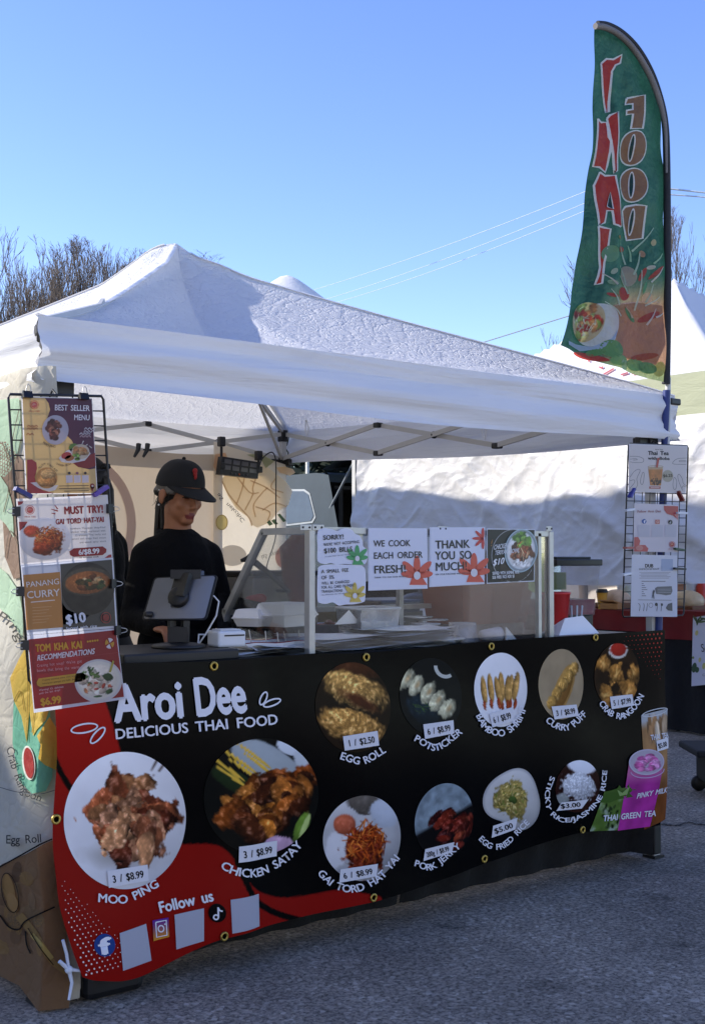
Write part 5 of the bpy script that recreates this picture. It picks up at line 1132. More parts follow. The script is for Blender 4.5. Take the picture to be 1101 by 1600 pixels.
# ================================================================ display case on the counter
ZT = 1.008
CASEY = -.03
def case():
    pL, pR = hY(487, 1000, CASEY), hY(861, 990, CASEY); x0, x1 = pL.x, pR.x; zt = hY(487, 823, CASEY).z
    q = hX(412, 823, x0); ytop = q.y; q2 = hX(354, 957, x0); ymid, zmid = q2.y, q2.z; yb = hX(347, 1010, x0).y
    root = thing('display_case', 'clear food display case with metal frame and signs taped to its front', 'display case', ((x0+x1)/2, .2, ZT))
    f = MB(); b = .022
    for x in (x0, x1): f.span((x-b*.6, CASEY-.004, ZT), (x+b*.6, CASEY+.028, zt), 0, .003)
    f.span((x1-.075, CASEY+.0, ZT), (x1-.058, CASEY+.02, zt-.01))
    f.span((x0+b*.6, CASEY, zt-.022), (x1-b*.6, CASEY+.022, zt))
    fo = f.build('front_frame', ALU, root)
    for x, nm in ((x0, 'end_frame'), (x1, 'end_frame')):
        e = MB(); e.bar((x, CASEY+.03, zt-.013), (x, ytop, zt-.013), .024); e.bar((x, ytop-.004, zt-.012), (x, ymid, zmid), .024); e.bar((x, ymid, zmid+.012), (x, yb, ZT), .024); e.build(nm, mat('dull_white_tube', '#a9a8a2', .5, .2, .15, 12), root)
    t = MB(); t.bar((x0+.012, ytop, zt-.013), (x1-.012, ytop, zt-.013), .02); t.bar((x0+.012, ymid, zmid), (x1-.012, ymid, zmid), .02)
    pm = hY(638, 950, CASEY+.02); t.span((pm.x+.235, CASEY+.35, ZT), (pm.x+.257, CASEY+.372, zt-.05)); t.build('rear_frame', MATS['dull_white_tube'], root)
    CL = clear_mat('clear_acrylic', haze=.008, refl=.03, fr=.42)
    g = MB(); g.span((x0+b*.6, CASEY+.006, ZT+.004), (x1-b*.6, CASEY+.010, zt-.024)); g.build('front_pane', CL, root)
    g = MB(); g.span((x0+.013, CASEY+.025, zt-.004), (x1-.013, ytop, zt)); g.build('top_pane', CL, root)
    for x in (x0, x1):
        g = MB(); poly = [Vector((x, CASEY+.03, ZT+.004)), Vector((x, yb-.012, ZT+.004)), Vector((x, ymid-.012, zmid)), Vector((x, ytop-.006, zt-.026)), Vector((x, CASEY+.03, zt-.026))]; g.prism(poly, (-.002, 0, 0), (.002, 0, 0)); g.build('end_pane', CL, root)
    for (px, py) in ((478, 824), (497, 824), (691, 826), (857, 826)):
        p = hY(px, py, CASEY-.006); h = MB(); h.box(p, (.05 if px != 857 else .035, .003, .02), None, 0, .001)
        for d in (-.014, .014): h.lathe([(.004, 0), (.004, .002), (.001, .003)], p+Vector((d, -.0015, 0)), 8, 1, Matrix.Rotation(math.radians(90), 3, 'X'))
        h.build('hinge', [ALU, BLACKP], root)
    return x0, x1, zt, ytop, ymid, zmid, yb
CX0, CX1, CZT, CYT, CYM, CZM, CYB = case()
# --- signs taped to the pane
YS = CASEY-.008
SS = flatS(YS)
SIGN = print_mat('sign_paper', .35, .5, .12)
def flower(a, cx, cy, r, col, cen='#d8d6da', lay=3, half=True, z=0):
    for k, ang in enumerate((-90, -45, -135, -8, 188) if half else range(0, 360, 45)):
        t = math.radians(ang+z); L_ = r*(1.0 if k in (0, 1, 2) else .8); x, y = cx+math.cos(t)*L_*.6, cy+math.sin(t)*L_*.6; a.ell(x, y, L_*.58, r*.2, col, lay, ang+z, 20)
    if half: a.poly([(cx-r*.25, cy), (cx+r*.25, cy), (cx+r*.62, cy+r*.55), (cx-r*.45, cy+r*.55)], col, lay)
    a.ell(cx, cy, r*.2, r*.24, cen, lay+1)
def signs():
    T = (480, 810, 1/5.505); Wp = '#d6d8e6'; K = '#17171b'
    a = Art(SS, T); o1 = [(92, 100), (140, 84), (210, 92), (255, 108), (290, 92), (340, 84), (385, 100), (408, 130), (450, 150), (475, 195), (480, 240), (508, 265), (520, 320), (505, 380), (470, 402), (420, 400), (330, 392), (250, 396), (200, 384), (150, 392), (100, 378), (86, 345), (88, 250), (84, 160)]
    P, _ = cubic_path(o1+[o1[0]], 4); a.poly([tuple(q) for q in P[:-1]], Wp, 0); a.T = (480, 810, 1/5.505)
    a.text('SORRY!', [(134, 186), (312, 176)], 42, K, 3, .02); a.text("WE'RE NOT ACCEPTING", [(138, 238), (446, 212)], 26, '#2b2b30', 3, .01); a.text('$100 BILLS', [(142, 300), (386, 282)], 44, K, 3, .02); a.text('WE APOLOGIZE FOR ANY INCONVENIENCE', [(146, 336), (426, 306)], 10, '#55555c', 3, 0); flower(a, 425, 345, 98, '#3f9a5a')
    tag(a.build('notice_sign', SIGN), 'cloud-shaped SORRY no $100 bills notice with a green flower on the case', 'sign')
    a = Art(SS, T); o2 = [(92, 425), (120, 405), (200, 396), (330, 398), (440, 402), (480, 415), (498, 450), (502, 560), (496, 690), (480, 720), (400, 738), (330, 740), (270, 750), (220, 722), (160, 735), (110, 728), (88, 700), (86, 560)]
    P, _ = cubic_path(o2+[o2[0]], 4); a.poly([tuple(q) for q in P[:-1]], Wp, 0)
    a.text('A SMALL FEE', [(118, 472), (352, 458)], 32, K, 3, .012); a.text('OF 3%', [(118, 525), (228, 518)], 32, K, 3, .012); a.text('WILL BE CHARGED', [(120, 570), (362, 554)], 25, K, 3, .008); a.text('FOR ALL CARD PAYMENT', [(120, 606), (408, 586)], 25, K, 3, .008); a.text('TRANSACTIONS', [(120, 641), (300, 630)], 24, K, 3, .008); a.text('WE APOLOGIZE FOR ANY INCONVENIENCE', [(120, 664), (402, 642)], 10, '#55555c', 3, 0); flower(a, 404, 665, 98, '#c9b052')
    tag(a.build('notice_sign', SIGN), 'rounded A SMALL FEE OF 3% card notice with a yellow flower on the case', 'sign')
    a = Art(SS, T); a.sheet([(522, 82), (1030, 84), (1034, 604), (522, 622)], '#cdd0dc', 0); a.sheet([(528, 90), (1024, 92), (1028, 598), (528, 614)], Wp, 1)
    a.text('WE COOK', [(566, 242), (882, 238)], 56, K, 3, .015); a.text('EACH ORDER', [(566, 348), (986, 338)], 58, K, 3, .015); a.text('FRESH!', [(568, 474), (846, 464)], 70, K, 3, .02); a.text('THANK YOU FOR YOUR PATIENCE', [(570, 516), (862, 504)], 14, '#3a3a40', 3, .005); flower(a, 938, 492, 145, '#cf5440')
    tag(a.build('notice_sign', SIGN), 'white WE COOK EACH ORDER FRESH sign with an orange flower on the case', 'sign')
    a = Art(SS, (660, 790, 1/2.4966)); a.sheet([(27, 84), (243, 84), (241, 306), (25, 318)], '#cdd0dc', 0); a.sheet([(31, 87), (238, 87), (237, 304), (30, 314)], Wp, 1)
    a.text('THANK', [(48, 168), (182, 164)], 33, K, 3, .02); a.text('YOU SO', [(48, 211), (190, 207)], 33, K, 3, .02); a.text('MUCH!', [(48, 254), (172, 250)], 33, K, 3, .02); a.text('FOR YOUR PURCHASES AND SUPPORT', [(48, 272), (180, 266)], 6.5, '#3a3a40', 3, .005); flower(a, 198, 262, 66, '#cf5440')
    for ang in (90, 135, 180, 225, 270): t = math.radians(ang); a.ell(233+20*math.cos(t), 128+20*math.sin(t), 22, 6, '#c23a38', 3, ang, 16)
    tag(a.build('notice_sign', SIGN), 'white THANK YOU SO MUCH sign with red flowers on the case', 'sign')
    a = Art(SS, (660, 790, 1/2.4966)); a.sheet([(249, 89), (438, 92), (435, 296), (249, 305)], '#cdd0dc', 0); a.sheet([(252, 93), (435, 95), (432, 292), (252, 301)], '#131112', 1)
    a.ring(352, 196, 86, 104, 3, '#9a9a9c', 2)
    def wood(U, V): n = fbm(U*2, V*14, 3); return flat(U, '#2c1c14')*(.6+.8*n[..., None])
    a.quadpic([(300, 200), (432, 150), (431, 290), (300, 295)], wood, 2, 16, 16)
    def bowl(A, B):
        im = flat(A, '#8d979b'); im = blob(im, A, B, 0, 0, .9, .9, 0, '#bfc4c8', sh=.1, gloss=.1, wob=.02, soft=.05); im = blob(im, A, B, 0, .0, .86, .86, 0, '#d0cecb', sh=.2, gloss=.2, nz=.2, wob=.03)
        im = pile(im, A, B, 3, 26, (.15, .05, .6, .45), .2, ['#6b3a22', '#8a5030', '#4a2618'], 1.4, gloss=.35); im = pile(im, A, B, 5, 16, (-.05, -.5, .5, .3), .17, ['#5f8a2f', '#7da844', '#49702a'], 1.5, gloss=.2); im = streaks(im, A, B, 7, 18, (.2, 0, .5, .45), .22, .03, ['#c98d5a', '#b5522f', '#d8b58a']); return pile(im, A, B, 11, 20, (.15, .62, .5, .2), .1, ['#dedcda', '#c9c6c4'], 1.4, gloss=.2)
    a.pic(380, 176, 62, 82, bowl, 4, 40, 70, 8); a.ring(380, 176, 64, 85, 4, '#a9bfc6', 5, 8)
    a.text('CHICKEN', [(272, 172), (328, 164)], 20, '#dfe1e4', 6, .02, up=(.2, -.98)); a.text('TERIYAKI BOWL', [(276, 193), (372, 182)], 18, '#dfe1e4', 6, .02, up=(.2, -.98)); a.text('$10', [(268, 234), (312, 226)], 26, '#e6e8ea', 6, .03, up=(.2, -.98)); a.text('SERVED WITH JASMINE RICE', [(268, 270), (372, 264)], 12, '#dfe1e4', 6, .03); a.text('SUB FRIED RICE ADD $3', [(268, 286), (354, 280)], 12, '#dfe1e4', 6, .03)
    for k in range(4): a.line([(266, 145+3*k), (262-2*k+8, 132+9*k)], 3, '#b57a3a', 3, taper=(1, .3))
    tag(a.build('notice_sign', SIGN), 'black CHICKEN TERIYAKI BOWL $10 sign at the right of the case', 'sign')
signs()

# ================================================================ things standing on the counter
def at(px, py, z=ZT): return hZ(px, py, z)
def sheets_stack(px, py, Y, wx, dy, n, label, ang=0, name='wrapping_paper', m=None, z0=ZT, seed=1):
    p = hY(px, py, Y); rr = random.Random(seed); b = MB(); cz = z0
    for i in range(n):
        R = Matrix.Rotation(math.radians(ang+rr.uniform(-4, 4)), 3, 'Z'); th = .002
        c = Vector((p.x+rr.uniform(-.012, .012), Y+dy/2+rr.uniform(-.012, .012), cz)); q = rr.random()*6
        b.grid(lambda u, v: c+R @ Vector(((u-.5)*wx, (v-.5)*dy, .004*(1+math.sin(u*5+q+v*3))+.012*max(0, abs(u-.5)*2-.75)*(1+math.sin(v*9+q)))), 10, 8, 0, False); cz += .0055
    return tag(b.build(name, m or mat('wax_paper', '#f0efec', .4, 0, .03, 8, (9, .3, .01))), label, 'paper stack')
def counter_things():
    # register block with tablet and card printer
    pa, pb = hY(190, 1014, .02), hY(380, 1010, .02)
    zb = ZT+.036; r = MB(); r.span((hY(186, 1020, -.02).x, -.055, ZT), (hY(374, 1015, -.055).x, .33, zb), 0, .006); o = r.build('register_block', mat('black_block', '#0e0e10', .45, 0, .15)); tag(o, 'low black block on the counter carrying the tablet and card printer', 'block')
    # tablet stand
    c = hZ(279, 1012, zb); st = thing('tablet_stand', 'black tablet stand with a round base and slotted neck on the counter', 'stand', tuple(c))
    b = MB(); b.lathe([(.0, .0), (.09, 0), (.092, .006), (.086, .012), (.04, .018), (.0, .019)], c, 32); b.build('base', BLACKP, st)
    n = MB(); v = Vector((RGT.x, RGT.y, 0)).normalized()*.03; f_ = Vector((FX, FY, 0))
    for s_ in (-1, 1): n.bar(c+v*s_*.72+Vector((0, 0, .015)), c+v*s_*.8+Vector((0, 0, .15)), .018, .024)
    n.bar(c-v*1.1+Vector((0, 0, .145)), c+v*1.1+Vector((0, 0, .145)), .03, .024); n.bar(c-v*1.1+Vector((0, 0, .045)), c+v*1.1+Vector((0, 0, .045)), .03, .05); n.build('neck', BLACKP, st)
    dk = c.copy(); k_ = (dk-CAM).dot(Vector((FX, FY, 0)))
    TLc, TRc, BRc, BLc = hD(241, 902, k_+.03), hD(340, 898, k_-.03), hD(322, 968, k_-.075), hD(221, 969, k_-.02)
    nrm = (TRc-TLc).cross(BLc-TLc).normalized()
    if nrm.dot(f_) > 0: nrm = -nrm                                     # nrm points to the camera: the tablet's back
    cen = (TLc+TRc+BRc+BLc)/4
    hub = MB(); R = nrm.to_track_quat('Z', 'Y').to_matrix(); hub.lathe([(.0, .022), (.030, .022), (.036, .016), (.036, .0)], cen, 24, 0, R); hub.bar(cen+nrm*.012+Vector((0, 0, -.02)), c+Vector((0, 0, .15)), .05, .03)
    up_ = ((TLc+TRc)/2-cen); hub.bar(cen+nrm*.014, cen+up_*1.05+nrm*.012, .062, .02); hub.bar(cen+up_*1.02+nrm*.014-v*1.5, cen+up_*1.02+nrm*.014+v*1.9, .016, .03); hub.build('tilt_head', BLACKP, st)
    for s_ in (-1.2, 1.6): cl = MB(); cl.box(cen+up_*1.08+nrm*.004+v*s_, (.02, .03, .022), None, 0, .004); cl.build('clamp_jaw', mat('blue_grey_pad', '#3f4a5c', .5), st)
    tb = thing('tablet', 'grey-backed tablet in a black case held on the counter stand, back to the camera', 'tablet', tuple(cen))
    def rounded(q, r_): 
        out = []
        for i in range(4):
            p0, p1, p2 = q[i-1], q[i], q[(i+1) % 4]; d0 = (p0-p1).normalized()*r_; d1 = (p2-p1).normalized()*r_
            for t in np.linspace(0, 1, 5): out.append((p1+d0)*(1-t)**2+p1*2*t*(1-t)+(p1+d1)*t*t)
        return out
    Q = [TLc, TRc, BRc, BLc]; m = MB(); m.prism(rounded(Q, .014), nrm*0.0, nrm*-.009); m.build('tablet_case', BLACKP, tb)
    Q2 = [cen+(q-cen)*.945 for q in Q]; m = MB(); m.prism(rounded(Q2, .011), nrm*-.002, nrm*.0012); m.build('back_plate', mat('tablet_grey', '#8b8d92', .32, .7, .06), tb)
    Q3 = [cen+(q-cen)*.93 for q in Q]; m = MB(); m.prism(rounded(Q3, .01), nrm*-.0095, nrm*-.0102); m.build('screen', mat('dark_screen', '#101318', .15), tb)
    m = MB(); lc = hD(233, 960, k_-.03)+nrm*.004; m.box(lc, (.03, .02, .018), None, 0, .006); m.build('camera_bump', BLACKP, tb)
    # red strap behind the tablet's top edge
    m = MB(); p0 = cen+up_*1.05-nrm*.02; m.tube([p0+v*(-1.0)+Vector((0, 0, -.01)), p0+v*0+Vector((0, 0, .012)), p0+v*1.2+Vector((0, 0, .01)), p0+v*1.6+Vector((0, 0, -.01))], .006, 8); tag(m.build('red_strap', mat('red_webbing', '#a81d20', .6)), 'red strap arching behind the top edge of the tablet', 'strap')
    # card printer
    a, b_ = hZ(334, 1009, zb), hZ(376, 1014, zb); cp = (a+b_)/2+Vector((.02, .035, 0)); pr = thing('receipt_printer', 'small white box printer with a dark slot beside the tablet', 'printer', tuple(cp))
    m = MB(); R = Matrix.Rotation(math.radians(-6), 3, 'Z'); m.box(cp+Vector((0, 0, .028)), (.105, .09, .055), R, 0, .008); m.build('printer_body', WHITEP, pr)
    m = MB(); m.box(cp+R @ Vector((.008, -.0455, .040)), (.075, .003, .005), R); m.build('slot', BLACKP, pr)
    m = MB(); m.box(cp+R @ Vector((0, 0, .058)), (.08, .066, .004), R, 0, .002); m.build('lid', WHITEP, pr)
    m = MB(); e0 = cp+Vector((-.05, .02, .03)); e1 = hD(334, 931, k_); pts = [e0+Vector((-.0, .03, .01)), e0+Vector((-.035, .02, .012)), e0+Vector((-.05, .0, -.02)), e0+Vector((-.06, -.01, -.026)), hD(322, 990, k_), hD(338, 962, k_), hD(342, 940, k_), e1, hD(325, 933, k_-.02)]
    P = [Vector(q) for q in pts]; m.tube(P, .003, 6); tag(m.build('charging_cable', WHITEP), 'thin white charging cable looping from the tablet to the white printer', 'cable')
    # ---- in the case, left part: tray paper, open white boxes, kebab sticks
    RP = mat('red_check_paper', '#8e1f1c', .7, 0, .35, 40, (10, .4, .02)); FOAM = mat('white_foam', '#f1efea', .55, 0, .03)
    def tray(px, py, Y, wx, dy, label):
        p = hY(px, py, Y); r_ = thing('food_tray', label, 'tray', (p.x, Y, ZT)); t = MB(); h = .035
        def fn(u, v):
            x, y = u*2-1, v*2-1; e = max(abs(x), abs(y)); z = .006+h*max(0, (e-.75)/.25)**1.2+.006*math.sin(u*14+v*5)*max(0, e-.6); return (p.x+x*wx/2*(1+.1*max(0, e-.75)), Y+y*dy/2, ZT+z)
        t.grid(fn, 20, 16, 0, False); t.build('liner_paper', RP, r_); w_ = MB(); w_.grid(lambda u, v: (lambda q: (q[0], q[1]-.004, q[2]-.003))(fn(u, v)), 20, 16, 0, False); w_.build('paper_boat', FOAM, r_)
        sk = MB(); rr = random.Random(7)
        for k in range(6): b0 = Vector((p.x-wx*.35+wx*.13*k, Y-dy*.1+rr.uniform(-.03, .03), ZT+.02)); sk.tube([b0, b0+Vector((rr.uniform(-.01, .01), .01, .05+rr.random()*.02))], .0022, 5)
        sk.build('skewer_stick', mat('pale_stick', '#d8d0bd', .7), r_)
    tray(438, 985, .16, .40, .16, 'shallow food tray lined with red paper and wooden skewers in the case left end')
    sheets_stack(405, 1003, .03, .26, .16, 4, 'thin stack of grey lined wrapping sheets at the left end of the case', 6, seed=3)
    sheets_stack(455, 1008, .0, .22, .20, 5, 'folded clear plastic bag stack beside the left metal post of the case', -8, 'plastic_bag_stack', mat('clear_film', '#b9bfc4', .2, 0, .1, 8, (10, .6, .02)), seed=4)
    # stacked white clamshell boxes
    def clam(px, py, Y, s_, ang, label, tilt=0):
        p = hY(px, py, Y); r_ = thing('takeout_box', label, 'takeout box', (p.x, Y, p.z), 'white takeout boxes'); R = Matrix.Rotation(math.radians(ang), 3, 'Z')
        b0 = MB(); f_ = lambda a_, z_: [R @ Vector((x*a_*s_, y*a_*.85*s_, z_*s_))+p for x, y in ((-1, -1), (1, -1), (1, 1), (-1, 1))]
        b0.add(f_(.085, 0)+f_(.105, .045)+f_(.112, .047)+f_(.112, .052), [(3, 2, 1, 0)]+[(k*4+i, k*4+(i+1) % 4, k*4+4+(i+1) % 4, k*4+4+i) for k in range(3) for i in range(4)]); b0.build('box_base', FOAM, r_)
        b1 = MB(); b1.add(f_(.112, .053)+f_(.106, .058)+f_(.092, .098)+f_(.080, .104), [(12, 13, 14, 15)]+[(k*4+i, k*4+(i+1) % 4, k*4+4+(i+1) % 4, k*4+4+i) for k in range(3) for i in range(4)]); b1.build('box_lid', FOAM, r_)
    clam(446, 978, .26, .85, 12, 'white closed takeout box on the red lined tray in the case')
    clam(398, 978, .34, .62, 25, 'white takeout box half hidden behind the dark tongs in the case')
    # black tongs / grill cover leaning over
    t = MB(); p0, p1 = hX(398, 900, 1.18), hD(470, 962, 4.75); t.tube([hD(386, 868, 4.9), hD(400, 880, 4.9), hD(425, 900, 4.85), hD(452, 925, 4.8)], [.010, .014, .012, .008], 8); t.tube([hD(376, 876, 4.9), hD(390, 872, 4.9), hD(398, 877, 4.9)], [.006, .016, .012], 8); tag(t.build('serving_tongs', BLACKP), 'black handled tongs hooked over the slanted rail of the case', 'tongs')
    # warming box behind the case
    k = hD(420, 935, 5.3); w_ = thing('warming_box', 'grey steel warming box with dark lid behind the left end of the case', 'box', tuple((k.x, k.y, ZT)))
    m = MB(); m.box((k.x, k.y, ZT+.13), (.34, .26, .26), None, 0, .01); m.build('box_body', mat('worn_steel', '#8d8880', .45, .4, .2), w_); m = MB(); m.box((k.x, k.y, ZT+.272), (.36, .28, .022), None, 0, .006); m.build('lid', BLACKP, w_); m = MB(); m.tube([(k.x-.06, k.y-.15, ZT+.2), (k.x-.06, k.y-.175, ZT+.2), (k.x+.06, k.y-.175, ZT+.2), (k.x+.06, k.y-.15, ZT+.2)], .007, 8); m.build('handle', BLACKP, w_)
    # dark glove-like cloth and red towel
    m = MB(); q = hD(385, 960, 4.75)
    m.grid(lambda u, v: q+RGT*((u-.5)*.22)+Vector((0, 0, (.5-v)*.17-.05*u*(1-v)))+Vector((FX, FY, 0))*(.03*math.sin(u*7)+.02*math.sin(v*6)), 14, 14); tag(m.build('black_cloth', BLACKC), 'crumpled black cloth hanging inside the left end of the case', 'cloth')
    m = MB(); q = hD(398, 938, 4.85); m.ball(q, (.045, .03, .022), 0, 14, 8); m.ball(q+Vector((.03, .01, .006)), (.03, .025, .02), 0, 14, 8); tag(m.build('red_towel', mat('red_towel', '#8d1c1a', .9, 0, .2, 20, (30, .5, .01))), 'bunched red towel behind the slanted rail of the case', 'towel')
    m = MB(); q0 = hD(475, 830, 5.1); q1 = hD(462, 905, 5.1); m.tube([q0, hD(464, 860, 5.1), q1, hD(470, 960, 5.0)], [.03, .075, .055, .03], 10); tag(m.build('oven_mitt', mat('maroon_quilt', '#5f2a25', .9, 0, .2, 20, (26, .6, .01))), 'maroon oven mitt hanging inside the case beside the left metal post', 'mitt')
    # ---- middle: paper stacks, lids
    sheets_stack(565, 1010, .0, .40, .30, 9, 'wide stack of white wrapping papers behind the left signs in the case', 3, seed=5)
    sheets_stack(655, 1004, .0, .36, .26, 12, 'bright stack of white wrapping papers under the orange flower sign', -4, seed=6)
    q = hY(545, 975, .22); m = MB(); m.add([q+Vector((-.07, 0, 0)), q+Vector((.07, .02, 0)), q+Vector((.0, .0, .055)), q+Vector((.0, .05, .0))], [(0, 1, 2), (0, 2, 3), (1, 3, 2)]); tag(m.build('folded_paper', mat('wax_paper', '#f0efec')), 'single folded white paper peak standing behind the paper stacks', 'paper')
    TUB = clear_mat('tub_plastic', (.93, .93, .92), .35, .12, .15)
    def clear_tub(px0, px1, py0, py1, Y, dy, label, fill=None):
        a_, b2 = hY(px0, py1, Y), hY(px1, py1, Y); zt_ = hY(px0, py0, Y).z; r_ = thing('clear_tub', label, 'tub', ((a_.x+b2.x)/2, Y, ZT)); m_ = MB(); x0, x1 = a_.x, b2.x; z0 = ZT+.002
        m_.prism([Vector((x0+.012, Y+.01, z0)), Vector((x1-.012, Y+.01, z0)), Vector((x1, Y, zt_)), Vector((x0, Y, zt_))], (0, 0, 0), (0, .003, 0)); m_.prism([Vector((x0+.012, Y+dy-.01, z0)), Vector((x1-.012, Y+dy-.01, z0)), Vector((x1, Y+dy, zt_)), Vector((x0, Y+dy, zt_))], (0, 0, 0), (0, .003, 0))
        for x, s_ in ((x0, 1), (x1, -1)): m_.prism([Vector((x+s_*.012, Y+.014, z0)), Vector((x+s_*.012, Y+dy-.011, z0)), Vector((x, Y+dy-.001, zt_)), Vector((x, Y+.004, zt_))], (0, 0, 0), (s_*.003, 0, 0))
        m_.build('tub_wall', TUB, r_); rm = MB(); rm.tube([(x0, Y, zt_), (x1, Y, zt_), (x1, Y+dy, zt_), (x0, Y+dy, zt_)], .005, 6, closed=True); rm.build('tub_rim', WHITEP, r_)
        if fill: f2 = MB(); f2.span((x0+.02, Y+.02, z0+.003), (x1-.02, Y+dy-.02, z0+(zt_-z0)*.6), 0, .01); f2.build('contents', fill, r_)
    clear_tub(564, 625, 952, 986, .20, .16, 'clear plastic tub holding a white cloth in the middle of the case', FOAM)
    m = MB()
    for k in range(9):
        rr = random.Random(k); q = hY(652+6*(k % 4), 980, .22+.05*(k % 3)); m.lathe([(.0, 0), (.062, 0), (.066, .006), (.0, .007)], (q.x+.02*(k % 2), .22+.05*(k % 3), ZT+.002+.011*k), 20)
    tag(m.build('lid_stack', clear_mat('lid_plastic', (.95, .95, .94), .55, .15, .12)), 'messy stack of clear round lids in the middle of the case', 'lid stack')
    m = MB(); q = hY(675, 985, .12)
    m.span((q.x-.05, .12, ZT+.001), (q.x+.05, .2, ZT+.05), 0, .004); tag(m.build('label_carton', mat('pale_carton', '#c9bfae', .6, 0, .15)), 'small pale carton in front of the clear round lids', 'carton')
    # clear dome container and cup lying down
    q = hY(735, 996, .06); m = MB(); m.lathe([(.064, 0), (.068, .006), (.062, .01), (.052, .055), (.046, .066), (.0, .068)], (q.x, .10, ZT+.001), 28); m.lathe([(.066, .0), (.064, .02), (.056, .075), (.0, .078)], (q.x+.03, .14, ZT+.001), 28); tag(m.build('clear_bowl_stack', clear_mat('bowl_plastic', (.96, .96, .96), .30, .2, .08)), 'nested clear plastic bowls upside down under the black bowl sign', 'bowl stack')
    q = hY(770, 1001, .0); m = MB(); Rr = Matrix.Rotation(math.radians(90), 3, 'Y') ; m.lathe([(.0, -.05), (.020, -.05), (.026, .0), (.030, .045), (.0, .046)], (q.x, .012, ZT+.031), 20, 0, Rr); tag(m.build('paper_cup', mat('printed_cup', '#cfcbd0', .5, 0, .12, 30)), 'small pale printed cup lying on its side at the case front', 'cup')
    q = hY(795, 999, .012); m = MB(); m.prism([Vector((q.x-.03, .0, ZT+.002)), Vector((q.x+.045, .01, ZT+.002)), Vector((q.x-.012, .015, ZT+.058))], (0, 0, 0), (0, .006, 0)); tag(m.build('napkin', FOAM), 'folded white napkin corner standing by the lying cup', 'napkin')
    # shallow white plate left of the dome
    q = hY(712, 998, .0); m = MB(); m.lathe([(.0, 0), (.05, 0), (.085, .018), (.088, .02), (.084, .021), (.05, .004), (.0, .003)], (q.x-.0, .075, ZT+.001), 28); tag(m.build('white_plate', FOAM), 'shallow cream plate lying beside the nested clear bowls', 'plate')
    # brown square tub
    def taper_box(px0, px1, py0, py1, Y, dy, inset, m_, zb_=ZT):
        a_, b2 = hY(px0, py1, Y), hY(px1, py1, Y); zt_ = hY((px0+px1)/2, py0, Y).z; return a_.x, b2.x, zt_
    x0, x1, zt_ = taper_box(722, 836, 912, 975, .30, .28, .02, None); r_ = thing('brown_tub', 'tall brown square food tub behind the black bowl sign in the case', 'tub', ((x0+x1)/2, .44, ZT)); m = MB()
    lo = [Vector((x0+.03, .325, ZT+.05)), Vector((x1-.03, .325, ZT+.05)), Vector((x1-.03, .56, ZT+.05)), Vector((x0+.03, .56, ZT+.05))]; hi = [Vector((x0, .30, zt_+.06)), Vector((x1, .30, zt_+.06)), Vector((x1, .58, zt_+.06)), Vector((x0, .58, zt_+.06))]
    m.add(lo+hi, [(3, 2, 1, 0), (0, 1, 5, 4), (1, 2, 6, 5), (2, 3, 7, 6), (3, 0, 4, 7), (4, 5, 6, 7)]); m.build('tub_body', mat('caramel_plastic', '#7a3608', .35, 0, .12), r_); m = MB(); m.span((x0+.04, .335, ZT), (x1-.04, .55, ZT+.05), 0, .006); m.build('tub_base', mat('grey_base', '#6b6762', .5), r_); m = MB(); m.tube([(x0-.004, .296, zt_+.06), (x1+.004, .296, zt_+.06), (x1+.004, .584, zt_+.06), (x0-.004, .584, zt_+.06)], .008, 8, closed=True); m.build('rim', MATS['caramel_plastic'], r_)
    # red tapered cup right of the post
    q = hY(866, 985, .10); zt_ = hY(868, 925, .10).z; h = zt_-ZT; m = MB(); m.lathe([(.046, 0), (.050, .004), (.066, h-.01), (.069, h-.01), (.069, h), (.063, h), (.058, h-.02), (.044, .01), (.0, .008)], (q.x, .10, ZT), 28); tag(m.build('red_cup', mat('red_plastic', '#c22c2a', .4, 0, .06)), 'large red plastic cup beside the right end of the case', 'cup')
    # napkins and straws
    m = MB(); A_, B_, C_, D_ = hY(866, 990, .0), hY(928, 986, .02), hY(908, 962, .14), hY(876, 966, .12)
    for k in range(3): dz = Vector((0, 0, .004*k)); m.add([Vector((A_.x, -.02, ZT+.001))+dz, Vector((B_.x, -.02, ZT+.001))+dz, Vector((B_.x-.01, .13, ZT+.006))+dz, Vector((A_.x+.03, .13, ZT+.004))+dz], [(0, 1, 2, 3)])
    m.add([Vector((A_.x+.01, -.015, ZT+.014)), Vector((B_.x-.01, -.015, ZT+.014)), hY(910, 962, .03), hY(882, 966, .03)], [(0, 1, 2, 3)]); m.add([Vector((A_.x+.01, -.015, ZT+.014)), hY(882, 966, .03), Vector((A_.x+.03, .12, ZT+.012))], [(0, 1, 2)]); tag(m.build('napkin_stack', FOAM), 'fanned white napkins folded up in front of the red cup', 'napkins')
    for k, px in enumerate((893, 900, 906)): q = hY(px, 975, .12); m = MB(); m.tube([Vector((q.x, .12, ZT+.0)), hY(px-1+2*k, 946, .12)], .004, 8); tag(m.build('drinking_straw', mat('pale_straw', '#b9c2cf', .4)), 'pale drinking straw standing between the red cup and the clear dispenser', 'straw', 'straws by the dispenser')
    # clear dispenser bin with black lid and pink drink
    Y = .30; xa, xb = hY(868, 985, Y).x, hY(938, 985, Y).x; zt_ = hY(900, 884, Y).z; xa = xb-.30; dy = .25; r_ = thing('drink_dispenser', 'clear drink dispenser with black lid and pink liquid at the right end of the counter', 'dispenser', ((xa+xb)/2, Y+dy/2, ZT)); z0 = ZT+.07
    BIN = clear_mat('bin_plastic', (.95, .95, .96), .14, .12, .1); lo = [(xa+.02, Y+.02), (xb-.02, Y+.02), (xb-.02, Y+dy-.02), (xa+.02, Y+dy-.02)]; hi = [(xa, Y), (xb, Y), (xb, Y+dy), (xa, Y+dy)]; m = MB()
